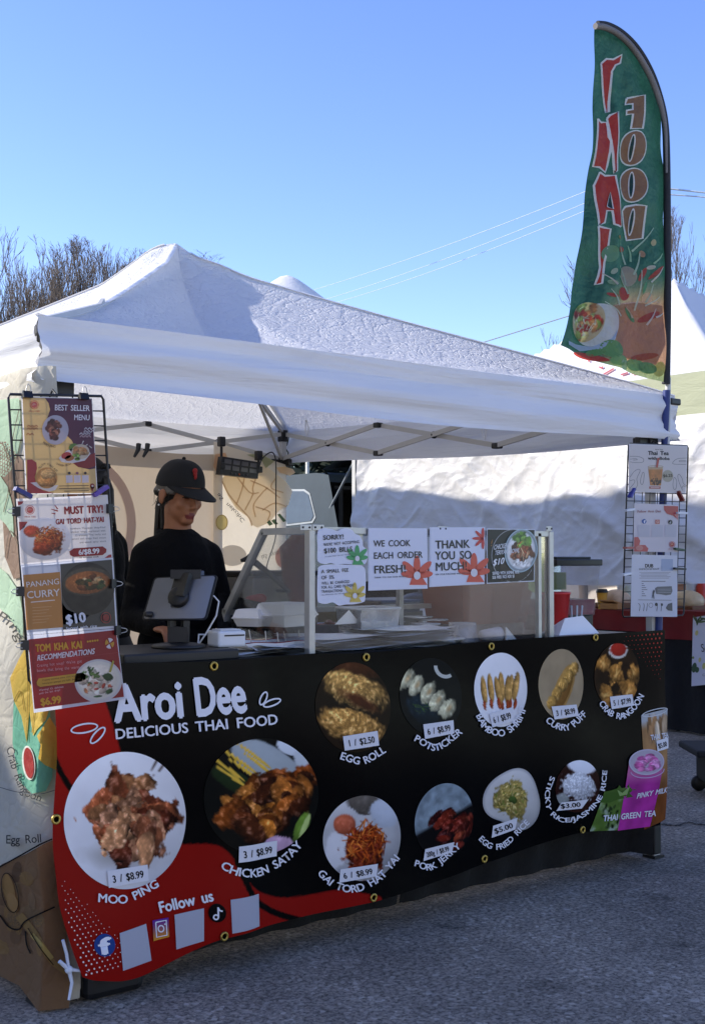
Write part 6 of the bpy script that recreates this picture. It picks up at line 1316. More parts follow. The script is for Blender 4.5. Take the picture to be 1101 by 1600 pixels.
    for i in range(4): j = (i+1) % 4; m.add([Vector((*lo[i], z0)), Vector((*lo[j], z0)), Vector((*hi[j], zt_)), Vector((*hi[i], zt_))], [(0, 1, 2, 3)])
    m.build('bin_wall', BIN, r_); f = .32; g = [tuple(np.array(lo[i])*(1-f)+np.array(hi[i])*f) for i in range(4)]; ins = lambda q: Vector((q[0]+(.004 if q[0] < (xa+xb)/2 else -.004), q[1]+(.004 if q[1] < Y+dy/2 else -.004), 0))
    m = MB(); vs = [ins(q)+Vector((0, 0, z0+.004)) for q in lo]+[ins(q)+Vector((0, 0, z0+(zt_-z0)*f)) for q in g]; m.add(vs, [(3, 2, 1, 0), (0, 1, 5, 4), (1, 2, 6, 5), (2, 3, 7, 6), (3, 0, 4, 7), (4, 5, 6, 7)]); m.build('pink_drink', mat('pink_liquid', '#b54a68', .2, 0, .08), r_)
    m = MB(); m.span((xa-.008, Y-.008, zt_), (xb+.008, Y+dy+.008, zt_+.03), 0, .004); m.span((xa+.03, Y+.03, zt_+.03), (xb-.03, Y+dy-.03, zt_+.042), 0, .004); m.build('lid', BLACKP, r_); m = MB(); m.span((xa+.025, Y+.025, ZT), (xb-.025, Y+dy-.025, z0), 0, .004); m.build('dispenser_base', BLACKP, r_)
    m = MB(); m.span((xa+.03, Y+.06, z0+.12), (xa+.13, Y+.16, z0+.2)); tag(m.build('lime_carton', mat('lime_green', '#7d9a3c', .5)), 'lime green carton behind the red cup', 'carton')
    # second tub, pale green sheet inside case right end
    m = MB(); q = hY(838, 890, .12); m.grid(lambda u, v: Vector((q.x-.05+.1*u, .12+.03*math.sin(u*4), q.z+.07-.14*v-.05*u*v)), 8, 8); tag(m.build('green_leaflet', mat('leaf_green_paper', '#9abf6a', .6)), 'pale green leaflet propped inside the right end of the case', 'leaflet')
    # dark cookers at the back of the stall
    for (px, Y, wx, h, dy, lb) in ((655, 1.5, .55, .24, .4, 'black griddle on the rear counter seen under the WE COOK sign'), (735, 1.6, .4, .2, .35, 'black fryer on the rear counter seen beside the brown tub')):
        q = hY(px, 940, Y); r_ = thing('cooker', lb, 'cooker', (q.x, Y, .88)); m = MB(); m.span((q.x-wx/2, Y, .88), (q.x+wx/2, Y+dy, .88+h), 0, .015); m.build('cooker_body', BLACKP, r_); m = MB(); m.span((q.x-wx*.4, Y-.012, .88+h*.25), (q.x+wx*.4, Y, .88+h*.75), 0, .004); m.build('front_panel', mat('dark_steel', '#2b2b2d', .3, .6), r_)
        m = MB()
        for t in (-.3, 0, .3): m.lathe([(.02, 0), (.018, .02), (.0, .021)], (q.x+t*wx, Y-.013, .88+h*.5), 12, 0, Matrix.Rotation(math.radians(90), 3, 'X'))
        m.build('knob', ALU, r_)
    r_ = thing('rear_table', 'dark work table along the middle of the stall carrying the cookers', 'table', (2.2, 1.75, 0)); m = MB(); m.span((1.45, 1.42, .845), (2.85, 2.1, .88), 0, .006); m.build('table_top', mat('brown_board', '#5b4a34', .6), r_)
    for x in (1.5, 2.8):
        for y in (1.5, 2.04): m = MB(); m.tube([(x, y, 0), (x, y, .844)], .016, 8); m.build('leg', BLACKM, r_)
    q = hY(618, 945, 1.48); m = MB(); m.lathe([(.03, 0), (.03, .09), (.012, .12), (.012, .15), (.0, .15)], (q.x, 1.46, .88), 14); tag(m.build('sauce_bottle', mat('steel_bottle', '#8a8c90', .3, .7)), 'small steel shaker bottle on the rear counter under the WE COOK sign', 'bottle')
    # more kitchen things on the rear table
    def rear(px, Y): return hY(px, 945, Y).x
    x = rear(690, 1.45); r_ = thing('rice_cooker', 'round white rice cooker with a black lid on the rear table', 'rice cooker', (x, 1.60, .88)); m = MB(); m.lathe([(.13, 0), (.15, .02), (.155, .18), (.15, .2)], (x, 1.60, .88), 24); m.build('cooker_shell', WHITEP, r_); m = MB(); m.lathe([(.155, .2), (.15, .23), (.09, .265), (.03, .275), (.03, .3), (.0, .302)], (x, 1.60, .88), 24); m.build('lid', BLACKP, r_)
    for k, (px, c, lb) in enumerate(((560, '#b3261f', 'red squeeze bottle on the rear table behind the fee notice'), (585, '#5a2d16', 'brown squeeze bottle on the rear table beside the red one'), (605, '#d8c23a', 'yellow squeeze bottle on the rear table beside the brown one'))):
        x = rear(px, 1.45); m = MB(); m.lathe([(.03, 0), (.032, .01), (.032, .13), (.014, .15), (.006, .19), (.0, .191)], (x, 1.47, .88), 16); tag(m.build('squeeze_bottle', mat('sauce_%d' % k, c, .4)), lb, 'bottle', 'squeeze bottles on the rear table')
    for k, (px, Y) in enumerate(((520, .62), (600, .60))):
        x = hY(px, 975, Y).x; r_ = thing('foil_tray', ('foil tray of browned meat behind the left notices', 'foil tray of fried rolls behind the WE COOK sign')[k], 'foil tray', (x, Y+.1, ZT)); m = MB(); q_ = lambda a_, z_: [Vector((x+sx*a_, Y+.1+sy*a_*.6, ZT+z_)) for sx, sy in ((-1, -1), (1, -1), (1, 1), (-1, 1))]; m.add(q_(.10, .001)+q_(.13, .055)+q_(.14, .055), [(3, 2, 1, 0)]+[(j*4+i, j*4+(i+1) % 4, j*4+4+(i+1) % 4, j*4+4+i) for j in range(2) for i in range(4)]); m.build('tray', mat('foil', '#b9bbbd', .28, .9, .1, 30, (40, .5, .006)), r_)
        rr = random.Random(k); m = MB()
        for i in range(26): m.ball((x+rr.uniform(-.09, .09), Y+.1+rr.uniform(-.05, .05), ZT+.03+rr.random()*.03), (rr.uniform(.015, .03), rr.uniform(.01, .018), .012), 0, 8, 5, Matrix.Rotation(rr.uniform(0, 3), 3, 'Z'))
        m.build('food_heap', mat('browned_food_%d' % k, ('#6d3416', '#a8702c')[k], .45, 0, .35, 40), r_)
    x = rear(790, 1.5); m = MB(); m.lathe([(.05, 0), (.055, .12), (.05, .12), (.045, .01), (.0, .01)], (x, 1.5, .88), 18)
    for k in range(6): a_ = k*1.05; m.tube([(x+.02*math.cos(a_), 1.5+.02*math.sin(a_), .90), (x+.06*math.cos(a_), 1.5+.06*math.sin(a_), 1.12+.02*k)], .006, 6)
    tag(m.build('utensil_pot', mat('dark_steel', '#2b2b2d')), 'dark pot of standing utensils on the rear table', 'utensil pot')
    # round clear food case wall panel: olive panel behind papers
    m = MB(); q = hY(530, 960, .9); m.span((q.x-.16, .9, .9), (q.x+.2, .93, 1.12)); tag(m.build('olive_crate', mat('olive_plastic', '#6b5f3a', .6, 0, .2)), 'olive brown crate behind the rounded fee notice', 'crate')
counter_things()

# ================================================================ hanging timer display and its cable
def timer():
    Y = 2.80; A, B, C, D = hY(347, 713, Y), hY(405, 722, Y), hY(403, 748, Y), hY(343, 741, Y); r = thing('timer_panel', 'black hanging timer panel with eight small displays under the rear truss', 'timer', tuple((A+C)/2))
    m = MB(); m.prism([D, C, B, A], (0, 0, 0), (0, .045, 0)); m.build('panel_body', BLACKP, r); pt = lambda u, v: A.lerp(B, u).lerp(D.lerp(C, u), v)
    w_ = mat('display_window', '#5b5a5c', .25); 
    for j in range(2):
        for i in range(4): d = MB(); q = [pt(.08+i*.225, .12+j*.34), pt(.26+i*.225, .12+j*.34), pt(.26+i*.225, .36+j*.34), pt(.08+i*.225, .36+j*.34)]; d.prism([q[3], q[2], q[1], q[0]], (0, -.003, 0), (0, -.0005, 0)); d.build('display', w_, r)
    d = MB()
    for i in range(5): d.ball(pt(.3+i*.1, .88)+Vector((0, -.002, 0)), .006, 1 if i == 2 else 0, 8, 6)
    d.build('button', [mat('grey_button', '#3a3a3c', .5), mat('orange_button', '#a84a20', .5)], r)
    for (px, py0, py1) in ((346, 690, 728), (404, 712, 734)):
        b = MB(); p0, p1 = hY(px, py0, Y+.02), hY(px, py1, Y+.02); b.bar(p0, p1, .012, .012); b.box(p0, (.04, .04, .06), None, 0, .006); b.box(p1, (.03, .05, .04), None, 0, .005); b.build('hanger', BLACKP, r)
    c = MB(); Yc = 2.78; pts = [hY(403, 740, Yc), hY(408, 720, Yc), hY(418, 709, Yc), hY(427, 708, Yc), hY(431, 725, Yc), hY(431, 780, Yc), hY(431, 830, Yc), hY(428, 850, Yc), hY(418, 880, Yc), hY(414, 900, Yc)]
    P = cubic_path([tuple(p) for p in pts], 4)[0]; c.tube([Vector(p) for p in P], .004, 6); tag(c.build('power_cable', BLACKP), 'thin black cable running down from the timer panel in front of the cream sheet', 'cable')
    for (px, py) in ((213, 703), (227, 703)):
        k = MB(); k.tube([hY(px+4, py-9, 2.85), hY(px+3, py, 2.84), hY(px-3, py+11, 2.84)], [.016, .014, .008], 8); tag(k.build('spring_clamp', BLACKP), ('black spring clamp left of its twin on the rear truss' if px == 213 else 'black spring clamp right of its twin on the rear truss'), 'clamp')
timer()
# ================================================================ the neighbour's tent with its silver tarp
NX = 5.83
def neighbour():
    NY0, NY1, S = 1.55, 5.85, 4.3; pk = hD(1043, 436, 11.7); cx, cy = NX+S/2, (NY0+NY1)/2; zp = pk.z
    zt = hX(1101, 579, NX).z; zb = hX(1101, 662, NX).z
    root = thing('market_tent', 'neighbouring white peaked tent with a sage green valance at the right', 'tent', (cx, cy, 0))
    WC = cloth_mat('neighbour_cloth', (.80, .79, .79), .22, .8, ((3, .4, .04, (1, 1, 1)), (9, .3, .01, (1, 1, 1))))
    def roof(x, y):
        a, b = abs(x-cx)/(S/2), abs(y-cy)/((NY1-NY0)/2); m = min(1, max(a, b)); t = min(a, b)/max(m, 1e-6); return zt+(zp-zt)*(1-m)**1.35-.07*(1-t**2)*4*m*(1-m)
    r = MB(); r.grid(lambda u, v: (lambda x, y: (x, y, roof(x, y)))(NX+u*S, NY0+v*(NY1-NY0)), 70, 70); r.build('roof_cloth', WC, root)
    SG = cloth_mat('sage_cloth', '#b4b798', .25, .8, ((2.5, .5, .03, (1, 1, 4)),))
    for i, (A, B, n) in enumerate((((NX, NY0), (NX, NY1), (-1, 0)), ((NX, NY0), (NX+S, NY0), (0, -1)), ((NX+S, NY0), (NX+S, NY1), (1, 0)), ((NX, NY1), (NX+S, NY1), (0, 1)))):
        v = MB(); v.grid(lambda u, w_, A=A, B=B, n=n, i=i: (A[0]+(B[0]-A[0])*u+n[0]*(.01+.015*math.sin(u*17+i)*w_), A[1]+(B[1]-A[1])*u+n[1]*(.01+.015*math.sin(u*17+i)*w_), zt+(zb-zt)*w_), 60, 6); v.build('valance', SG, root)
    # red lettering strokes low on the slope facing the stall
    def S_(px, py, lay):
        d = ray(px, py); lo_, hi_ = 6.0, 13.0
        for _ in range(40):
            k = (lo_+hi_)/2; p = CAM+d*k
            if p.x >= NX-.01 and p.z < roof(p.x, p.y)+.012+lay*.004: hi_ = k
            else: lo_ = k
        return CAM+d*lo_
    a = Art(S_, (860, 330, 1/4.3236))
    for pts in ([(62, 1000), (85, 970), (108, 962)], [(95, 1015), (130, 980), (178, 948)], [(150, 985), (165, 968), (180, 950)], [(340, 1110), (385, 1085), (425, 1062)], [(470, 1105), (520, 1090)], [(545, 1098), (590, 1092)], [(325, 1050), (340, 1058), (352, 1050)], [(250, 1010), (262, 1014)]): a.line(pts, 11, '#c9685f', 1)
    a.build('roof_lettering', PAPER, root)
    for x in (NX+.04, NX+S-.04):
        for y in (NY0+.04, NY1-.04): l = MB(); x_ = x-.07 if x < NX+1 else x; l.span((x_-.025, y-.025, 0), (x_+.025, y+.025, zt-.03)); l.build('leg', STEEL, root)
    # silver tarp clipped under the valance, its lower hem well above the ground
    nu, nv = 260, 110; U, V = np.meshgrid(np.linspace(0, 1, nu+1), np.linspace(0, 1, nv+1))
    Yt = NY1-.16+(NY0-.4-NY1)*U; ztop = zb+.07; zbo = hX(1000, 911, NX).z+.024*np.sin(U*8)-.40*np.clip(.12-U, 0, 1)
    Zt = ztop+(zbo-ztop)*V; q = .07*np.sin(math.pi*V)*np.sin(U*9+1.5)+.05*(fbm(U*9, V*4, 5)-.5)*2*V
    dgl = U-V*.42; q = q+.07*np.exp(-((dgl-.52)/.035)**2)*(.3+V)+.05*np.exp(-((dgl-.40)/.03)**2)*V+.05*np.exp(-((dgl-.15)/.03)**2)*V
    q = q+.03*np.sin(U*60+3*np.sin(V*5))*np.exp(-U*18)
    def rdg(x, y, sd): return 1-np.abs(2*vn(x, y, sd)-1)
    wx, wy = U*1.0+.05*(fbm(U*6, V*3, 31)-.5), V+.12*(fbm(U*6, V*3, 37)-.5)
    q = q+.012*rdg(wx*12+wy*4, wy*3-wx*4, 3)**4+.008*rdg(wx*24-wy*6, wy*8+wx*7, 7)**4+.004*rdg(wx*50+wy*9, wy*18-wx*14, 11)**3
    rf = random.Random(21)
    for _ in range(26):                                     # long creases pulled from the clips along the top and from the lower hem
        u0, sl, w_, A_ = rf.uniform(0, 1), rf.uniform(-.35, .35), rf.uniform(.004, .016), rf.uniform(.006, .020); v0, v1 = sorted((rf.random(), rf.random())); d_ = (U-u0-sl*V+.01*np.sin(V*9+u0*20))/w_
        q = q+A_*np.where(d_ < 0, np.exp(d_*.8), np.exp(-d_*d_))*np.clip((V-v0)*6, 0, 1)*np.clip((v1+.25-V)*5, 0, 1)
    Xt = NX-.05-q; tv = list(zip(Xt.ravel(), Yt.ravel(), Zt.ravel()))
    t = MB(); t.add(tv, [(j*(nu+1)+i, j*(nu+1)+i+1, (j+1)*(nu+1)+i+1, (j+1)*(nu+1)+i) for j in range(nv) for i in range(nu)], 0, True)
    TM = cloth_mat('silver_tarp_cloth', '#cfccc7', .08, .42, ((5, .3, .02, (1, 1, 1)),), ((2.6, .08, .03), (6.5, .09, .014), (16, .09, .005))); tag(t.build('silver_tarp', TM), 'crumpled pale silver tarp closing the side of the neighbouring tent', 'tarp')
    # tables under it
    def table(x0, x1, y0, y1, z, nm, label):
        r_ = thing('stall_table', label, 'table', ((x0+x1)/2, (y0+y1)/2, 0)); m = MB(); m.span((x0, y0, z-.03), (x1, y1, z), 0, .005); m.build('table_top', mat('red_cloth', '#6e1414', .85, 0, .2), r_)
        def sk(top, bot, mt, out, nm):
            c = MB(); per = [(x0-out, y1+out), (x0-out, y0-out), (x1+out, y0-out)]
            P = [np.array(q) for q in per]; L1 = y1-y0; L2 = x1-x0
            def fn(u, v):
                s_ = u*(L1+L2); p = P[0]+(P[1]-P[0])*min(1, s_/L1) if s_ <= L1 else P[1]+(P[2]-P[1])*(s_-L1)/L2
                w_ = .012*math.sin(s_*22)*(.2+v); return (p[0]-w_, p[1]-w_, top+(bot-top)*v)
            c.grid(fn, 90, 8); c.build(nm, mt, r_)
        sk(z-.001, z-.22, MATS['red_cloth'], .022, 'red_overcloth'); sk(z-.032, .02, BLACKC, .006, 'table_skirt')
        for x in (x0+.08, x1-.08):
            for y in (y0+.08, y1-.08): l = MB(); l.tube([(x, y, 0), (x, y, z-.031)], .016, 8); l.build('leg', BLACKM, r_)
    tx = 6.28; zt2 = hX(1060, 958, tx).z; y_l = hX(905, 960, tx).y; y_r = hX(1036, 960, tx).y
    table(tx, tx+.75, y_r+.03, y_l+.6, zt2, 'a', 'red clothed stall table under the silver tarp holding cups and boxes')
    y2 = hX(1180, 960, tx).y
    table(tx-.02, tx+.75, y2, y_r, zt2+.02, 'b', 'red topped black skirted table at the right edge with a printed white banner')
    xb = tx-.07
    def Sb(px, py, lay): p = hX(px, py, xb); p.x -= lay*.002; return p
    a = Art(Sb, (910, 880, 1/5.764)); a.sheet([(990, 490), (1300, 440), (1300, 1075), (976, 1108)], '#cfd0dd', 0, 4, 4)
    a.text('Soap', [(1068, 800), (1200, 782)], 76, '#2b2b30', 2, .0); 
    for k in range(7): a.ell(1010+k*13, 500+14*(k % 3), 8, 34, '#4f6b3c' if k % 2 else '#3c5530', 2, -30+22*k, 14)
    for (x, y, rx, ry, c) in ((1026, 628, 14, 24, '#c9c07a'), (1054, 870, 12, 22, '#c4bc74'), (1090, 925, 14, 30, '#c4c070'), (1004, 940, 22, 46, '#2f5038'), (1030, 960, 18, 26, '#35593d'), (994, 850, 10, 12, '#7d8f4f')): a.ell(x, y, rx, ry, c, 2, 10, 20)
    a.text('Candles', [(1078, 1018), (1190, 1002)], 22, '#3a3a40', 2, 0)
    tag(a.build('table_banner', SIGN), 'white banner with green leaves hung on the black skirted table at the right edge', 'banner')
    # goods on the red table
    def onx(px, py, x): return hX(px, py, x)
    q = onx(940, 962, tx+.1); h = onx(940, 926, tx+.1).z-zt2; r_ = thing('coffee_cup', 'yellow takeaway coffee cup with a dark lid on the red table', 'cup', (q.x, q.y, zt2)); m = MB(); m.lathe([(.032, 0), (.046, h), (.0, h)], (q.x, q.y, zt2), 20); m.build('cup_body', mat('yellow_cup', '#c9922c', .5), r_); m = MB(); m.lathe([(.049, h), (.049, h+.012), (.04, h+.03), (.0, h+.032)], (q.x, q.y, zt2), 20); m.build('lid', BLACKP, r_)
    fx = onx(938, 945, tx+.052); b = Art(lambda px, py, lay: (lambda p: Vector((p.x, p.y, p.z)))(onx(px, py, tx+.052))); b.text('McCafe', [(934, 945), (946, 943)], 4, '#3a2a14', 1, .02); b.build('cup_print', SIGN, r_)
    q = onx(955, 963, tx+.06); m = MB(); m.box((q.x, q.y, zt2+.03), (.1, .16, .05), Matrix.Rotation(.2, 3, 'Z'), 0, .006); m.box((q.x-.02, q.y, zt2+.065), (.1, .15, .012), Matrix.Rotation(.25, 3, 'Y'), 0, .003); tag(m.build('tan_carton', mat('kraft_card', '#a87a4c', .7)), 'open tan carton beside the yellow coffee cup', 'carton')
    for (px, w_, hh, c, lb, nm) in ((962, .26, .17, '#c9b09c', 'cream bag of baked goods on the red table behind the tan carton', 'goods_bag'), (1072, .30, .18, '#c9b494', 'wrapped tray of pale buns on the red table right of the wire rack', 'wrapped_tray')):
        q = onx(px, 945, tx+.3); m = MB(); m.ball((q.x, q.y, zt2+hh*.45), (.12, w_*.5, hh*.5), 0, 18, 10); m.box((q.x, q.y, zt2+.025), (.26, w_, .05), None, 1, .01); tag(m.build(nm, [mat(nm+'_skin', c, .35, 0, .15, 20, (16, .6, .02)), mat('brown_tray', '#6b3f22', .6)]), lb, 'food tray' if 'tray' in nm else 'bag')
    for k, (px, c, hh) in enumerate(((972, '#c9ccd0', .30), (982, '#b9c4c0', .26), (1080, '#b9c0c9', .33), (1096, '#c23a2c', .3))):
        q = onx(px, 950, tx+.4+.02*k); m = MB(); m.lathe([(.045, 0), (.045, hh*.65), (.02, hh*.8), (.02, hh), (.0, hh)], (q.x, q.y, zt2), 14); tag(m.build('bottle', mat('bottle_%d' % k, c, .35)), ('pale grey bottle left of the wire rack under the tarp', 'greenish bottle just left of the wire rack frame under the tarp', 'tall blue grey bottle right of the wire rack under the tarp', 'red bottle at the right edge under the tarp')[k], 'bottle', 'bottles on the red table')
    # crates and pale boxes further inside
    for k, (px, py, dx, sz, c, lb) in enumerate(((955, 918, 2.6, (.3, .42, .5), '#d9cfc4', 'sunlit pale box deep inside the neighbouring tent left of the rack'), (1062, 920, 2.4, (.3, .5, .35), '#a8806b', 'brown shelf box deep inside the neighbouring tent right of the rack'), (1030, 916, 3.0, (.3, .5, .5), '#cfd0d2', 'white box deep inside the neighbouring tent behind the rack'))):
        q = onx(px, py, tx+dx); m = MB(); m.box((q.x, q.y, q.z*.5), (sz[0], sz[1], q.z+.1), None, 0, .01); m.box((q.x, q.y, q.z+.055), (sz[0]+.02, sz[1]+.02, .02), None, 0, .004); tag(m.build('storage_box', mat('storage_%d' % k, c, .6)), lb, 'box')
    # clear post with bracket, dark backdrop cloth
    m = MB(); m.grid(lambda u, v: (NX+S-.1+.03*math.sin(u*40), NY0+.1+(NY1-NY0-.2)*u, zb+(.3-zb)*v), 60, 4); tag(m.build('dark_curtain', BLACKC), 'dark curtain along the far side of the neighbouring tent', 'curtain')
    m = MB(); b2 = hX(565, 720, NX-.03); m.box((b2.x, b2.y, b2.z), (.05, .07, .12), None, 0, .01); m.build('leg_bracket', BLACKP, root)
neighbour()
def wagon():
    c = hZ(1110, 1243, 0); z = hD(1080, 1165, (c-CAM).dot(FWD)).z; r = thing('black_cart', 'low black folded cart on small wheels at the right edge', 'cart', (c.x+.15, c.y, 0))
    d = Vector((FY, -FX, 0)); n = Vector((FX, FY, 0)); R = Matrix((d, n, Vector((0, 0, 1)))).transposed(); m = MB(); o = c+d*.12
    m.box(o+Vector((0, 0, z-.02)), (.50, .4, .04), R, 0, .012); m.box(o+d*.02+Vector((0, 0, z*.55)), (.36, .34, z*.62), R, 0, .02); m.build('cart_body', mat('soft_black', '#0b0b0d', .8), r)
    for s_ in (-.15, .15):
        for t in (-.14, .14): w_ = MB(); w_.lathe([(.0, -.012), (.04, -.012), (.045, -.006), (.045, .006), (.04, .012), (.0, .012)], o+d*s_+n*t+Vector((0, 0, .045)), 18, 0, R @ Matrix.Rotation(math.radians(90), 3, 'X')); w_.build('wheel', BLACKP, r)
wagon()

# ================================================================ silver van with its tailgate up, behind the stall
def van():
    c = hD(505, 790, 14.2); X0, Y0 = c.x, c.y; L, Wd = 4.7, 1.95; ztop = hD(490, 737, 14.4).z; z0 = .32
    root = thing('parked_van', 'silver van with its tailgate open, parked behind the stall', 'van', (X0+Wd/2, Y0+L/2, 0))
    PA = mat('silver_paint', '#323d46', .6, .1, .10, 3, None, .12, 0); GL = mat('dark_glass', '#16191c', .08); TRIM = mat('chrome_trim', '#70767b', .45, .2); DK = mat('dark_interior', '#0b0b0c', .8)
    prof = [(0, .45), (-.02, .9), (.03, 1.2), (.10, ztop-.12), (.22, ztop-.02), (.6, ztop), (2.4, ztop-.03), (3.1, ztop-.35), (3.6, 1.15), (4.5, .95), (4.65, .6), (4.6, .4)]
    b = MB(); P, _ = cubic_path(prof, 4); N = len(P); xsn = 12; vs = []
    def half(z): return Wd/2-(.16*max(0, (z-1.05)/(ztop-1.05))**1.5 if z > 1.05 else .05*((1.05-z)/.7)**2)
    for (yy, zz) in P:
        for s_ in (-1, 1): vs.append((X0+Wd/2+s_*half(zz), Y0+yy, zz))
    for i in range(3*4, N-1): b.add([vs[2*i], vs[2*i+1], vs[2*i+3], vs[2*i+2]], [(0, 1, 2, 3)], 0, True)
    # flanks as vertical strips between the sill and the roof line
    def roofz(yy): 
        pts = [q for q in P if q[1] > .6]; return float(np.interp(yy, [q[0] for q in pts], [q[1] for q in pts]))
    ys = np.linspace(.0, 4.6, 40)
    for s_ in (-1, 1):
        g = []; k = 14
        for yy in ys:
            zt_ = roofz(max(yy, .05)); 
            for j in range(k+1): z = z0+(zt_-z0)*j/k; g.append((X0+Wd/2+s_*half(z), Y0+yy-min(.28, .42*(ztop-z))*max(0, 1-yy/.5), z))
        b.add(g, [(i*(k+1)+j, i*(k+1)+j+1, (i+1)*(k+1)+j+1, (i+1)*(k+1)+j) for i in range(len(ys)-1) for j in range(k)], 0, True)
    b.span((X0+.03, Y0-.08, .34), (X0+Wd-.03, Y0+.06, .74), 0, .03); b.build('body', PA, root)
    # dark load space behind the open tailgate
    m = MB(); m.span((X0+.2, Y0+.05, .60), (X0+Wd-.2, Y0+1.4, .64)); m.span((X0+.24, Y0+1.38, .64), (X0+Wd-.24, Y0+1.42, ztop-.2)); m.span((X0+.24, Y0+.02, .62), (X0+.30, Y0+1.4, ztop-.2)); m.span((X0+Wd-.30, Y0+.02, .62), (X0+Wd-.24, Y0+1.4, ztop-.2)); m.span((X0+.24, Y0+.1, ztop-.2), (X0+Wd-.24, Y0+1.4, ztop-.16)); m.build('load_space', DK, root)
    m = MB(); m.grid(lambda u, v: (X0+.05+(Wd-.1)*u, Y0+.1-.95*v, ztop+.02+.30*v-.10*v*v+.03*math.sin(math.pi*u)), 10, 10); tg = m.build('tailgate', PA, root); m = MB(); m.grid(lambda u, v: (X0+.12+(Wd-.24)*u, Y0+.02-.75*v, ztop-.005+.30*v-.10*v*v+.03*math.sin(math.pi*u)), 8, 8); m.build('gate_glass', GL, tg)
    for s_ in (0, 1): m = MB(); x = X0+.1+s_*(Wd-.2); m.tube([(x, Y0+.06, ztop-.5), (x, Y0-.5, ztop+.14)], .014, 8); m.build('gas_strut', TRIM, root)
    # rear side window in a bright trim, lamps, wheels
    xw = X0-.004
    wp = [hX(468, 764, X0+.05), hX(474, 770, X0+.02), hX(486, 808, X0), hX(482, 817, X0), hX(440, 822, X0), hX(430, 764, X0+.05)]
    def onflank(p, off): return Vector((X0+Wd/2-half(p.z)-off, p.y, p.z))
    m = MB(); W1 = [onflank(p, .006) for p in wp]; cw = sum(W1, Vector())/len(W1); m.add(W1, [tuple(range(len(W1)))]); m.build('side_window', TRIM, root); m = MB(); W2 = [cw+(p-cw)*.88-Vector((.006, 0, 0)) for p in W1]; m.add(W2, [tuple(range(len(W2)))]); m.build('window_glass', mat('tint_glass', '#3a444b', .2), root)
    for s_ in (0, 1): m = MB(); m.span((X0+.02+s_*(Wd-.2), Y0-.03, .85), (X0+.18+s_*(Wd-.2), Y0+.05, 1.35), 0, .02); m.build('tail_lamp', mat('lamp_red', '#7a1414', .2), root)
    for yy in (.95, 3.85):
        for s_ in (0, 1): w_ = MB(); x = X0+.02+s_*(Wd-.04); Ry = Matrix.Rotation(math.radians(90), 3, 'Y'); w_.lathe([(.0, -.11), (.30, -.11), (.34, -.08), (.34, .08), (.30, .11), (.0, .11)], (x, Y0+yy, .34), 28, 0, Ry); wo_ = w_.build('wheel', BLACKP, root); w_ = MB(); w_.lathe([(.0, -.125), (.2, -.118), (.21, .118), (.0, .125)], (x, Y0+yy, .34), 24, 0, Ry); w_.build('rim', ALU, wo_)
van()

# ================================================================ trees, wires, unseen shade casters
BARK = mat('bark', '#4a3b32', .9, 0, .25, 9); TWIG = mat('twig', '#665c54', .9, 0, .2, 9)
def bare_tree(base, h, seed, label, spread=.55, r0=None, levels=6, lean=(0, 0), low=.18, group='bare trees behind the stalls', name='bare_tree', tw=.0048, stems=2, top=None):
    rr = random.Random(seed); base = Vector(base); root = thing(name, label, 'tree', tuple(base), group); T, Cn = MB(), MB(); r0 = r0 or h*.022
    def grow(p, d, L, r, lev):
        n = 5 if lev == 0 else (4 if lev < 4 else 2); pts = [p]; rs = [r]; q = p.copy(); dd = d.copy()
        for i in range(n):
            dd = (dd+Vector((rr.uniform(-.14, .14), rr.uniform(-.14, .14), rr.uniform(-.02, .14)))).normalized(); q = q+dd*L/n; pts.append(q.copy()); rs.append(max(tw*.6, r*(1-.45*(i+1)/n)))
        (T if lev == 0 else Cn).tube(pts, rs, 7 if lev == 0 else (4 if lev < 3 else 3), cap=False)
        if lev >= levels: return
        k = rr.randint(3, 5) if lev < 2 else (rr.randint(3, 4) if lev < levels-2 else rr.randint(3, 4))
        for i in range(k):
            t = 1.0 if i == 0 else rr.uniform(.3, 1.0); j = min(n, max(1, int(round(t*n)))); ax = dd.orthogonal().normalized(); ax.rotate(Matrix.Rotation(rr.uniform(0, 6.283), 3, dd)); sp = spread*(.35 if i == 0 else rr.uniform(.6, 1.3)); nd = (dd*math.cos(sp)+ax*math.sin(sp)); nd.z += .20; nd.normalize(); grow(pts[j], nd, L*rr.uniform(.58, .78)*(1 if i == 0 else .92), max(tw, rs[j]*(.78 if i == 0 else .6)), lev+1)
    for q in range(stems): grow(base, Vector((lean[0]+(.30*math.cos(q*2.1+seed) if stems > 1 else 0), lean[1]+(.30*math.sin(q*2.1+seed) if stems > 1 else 0), 1)).normalized(), h*.36*(1-.07*q), r0*(1-.1*q), 0)
    if top:
        zs = sorted(v[2] for v in Cn.v); f = (top-.45-base.z)/(zs[int(len(zs)*.975)]-base.z)
        for M_ in (T, Cn): M_.v = [(base.x+(v[0]-base.x)*f*.72, base.y+(v[1]-base.y)*f*.72, min(base.z+(v[2]-base.z)*f, top-.45+.55*math.tanh(max(0, base.z+(v[2]-base.z)*f-top+.45)/1.2))) for v in M_.v]
    T.build('trunk', BARK, root); Cn.build('crown', TWIG, root); return root
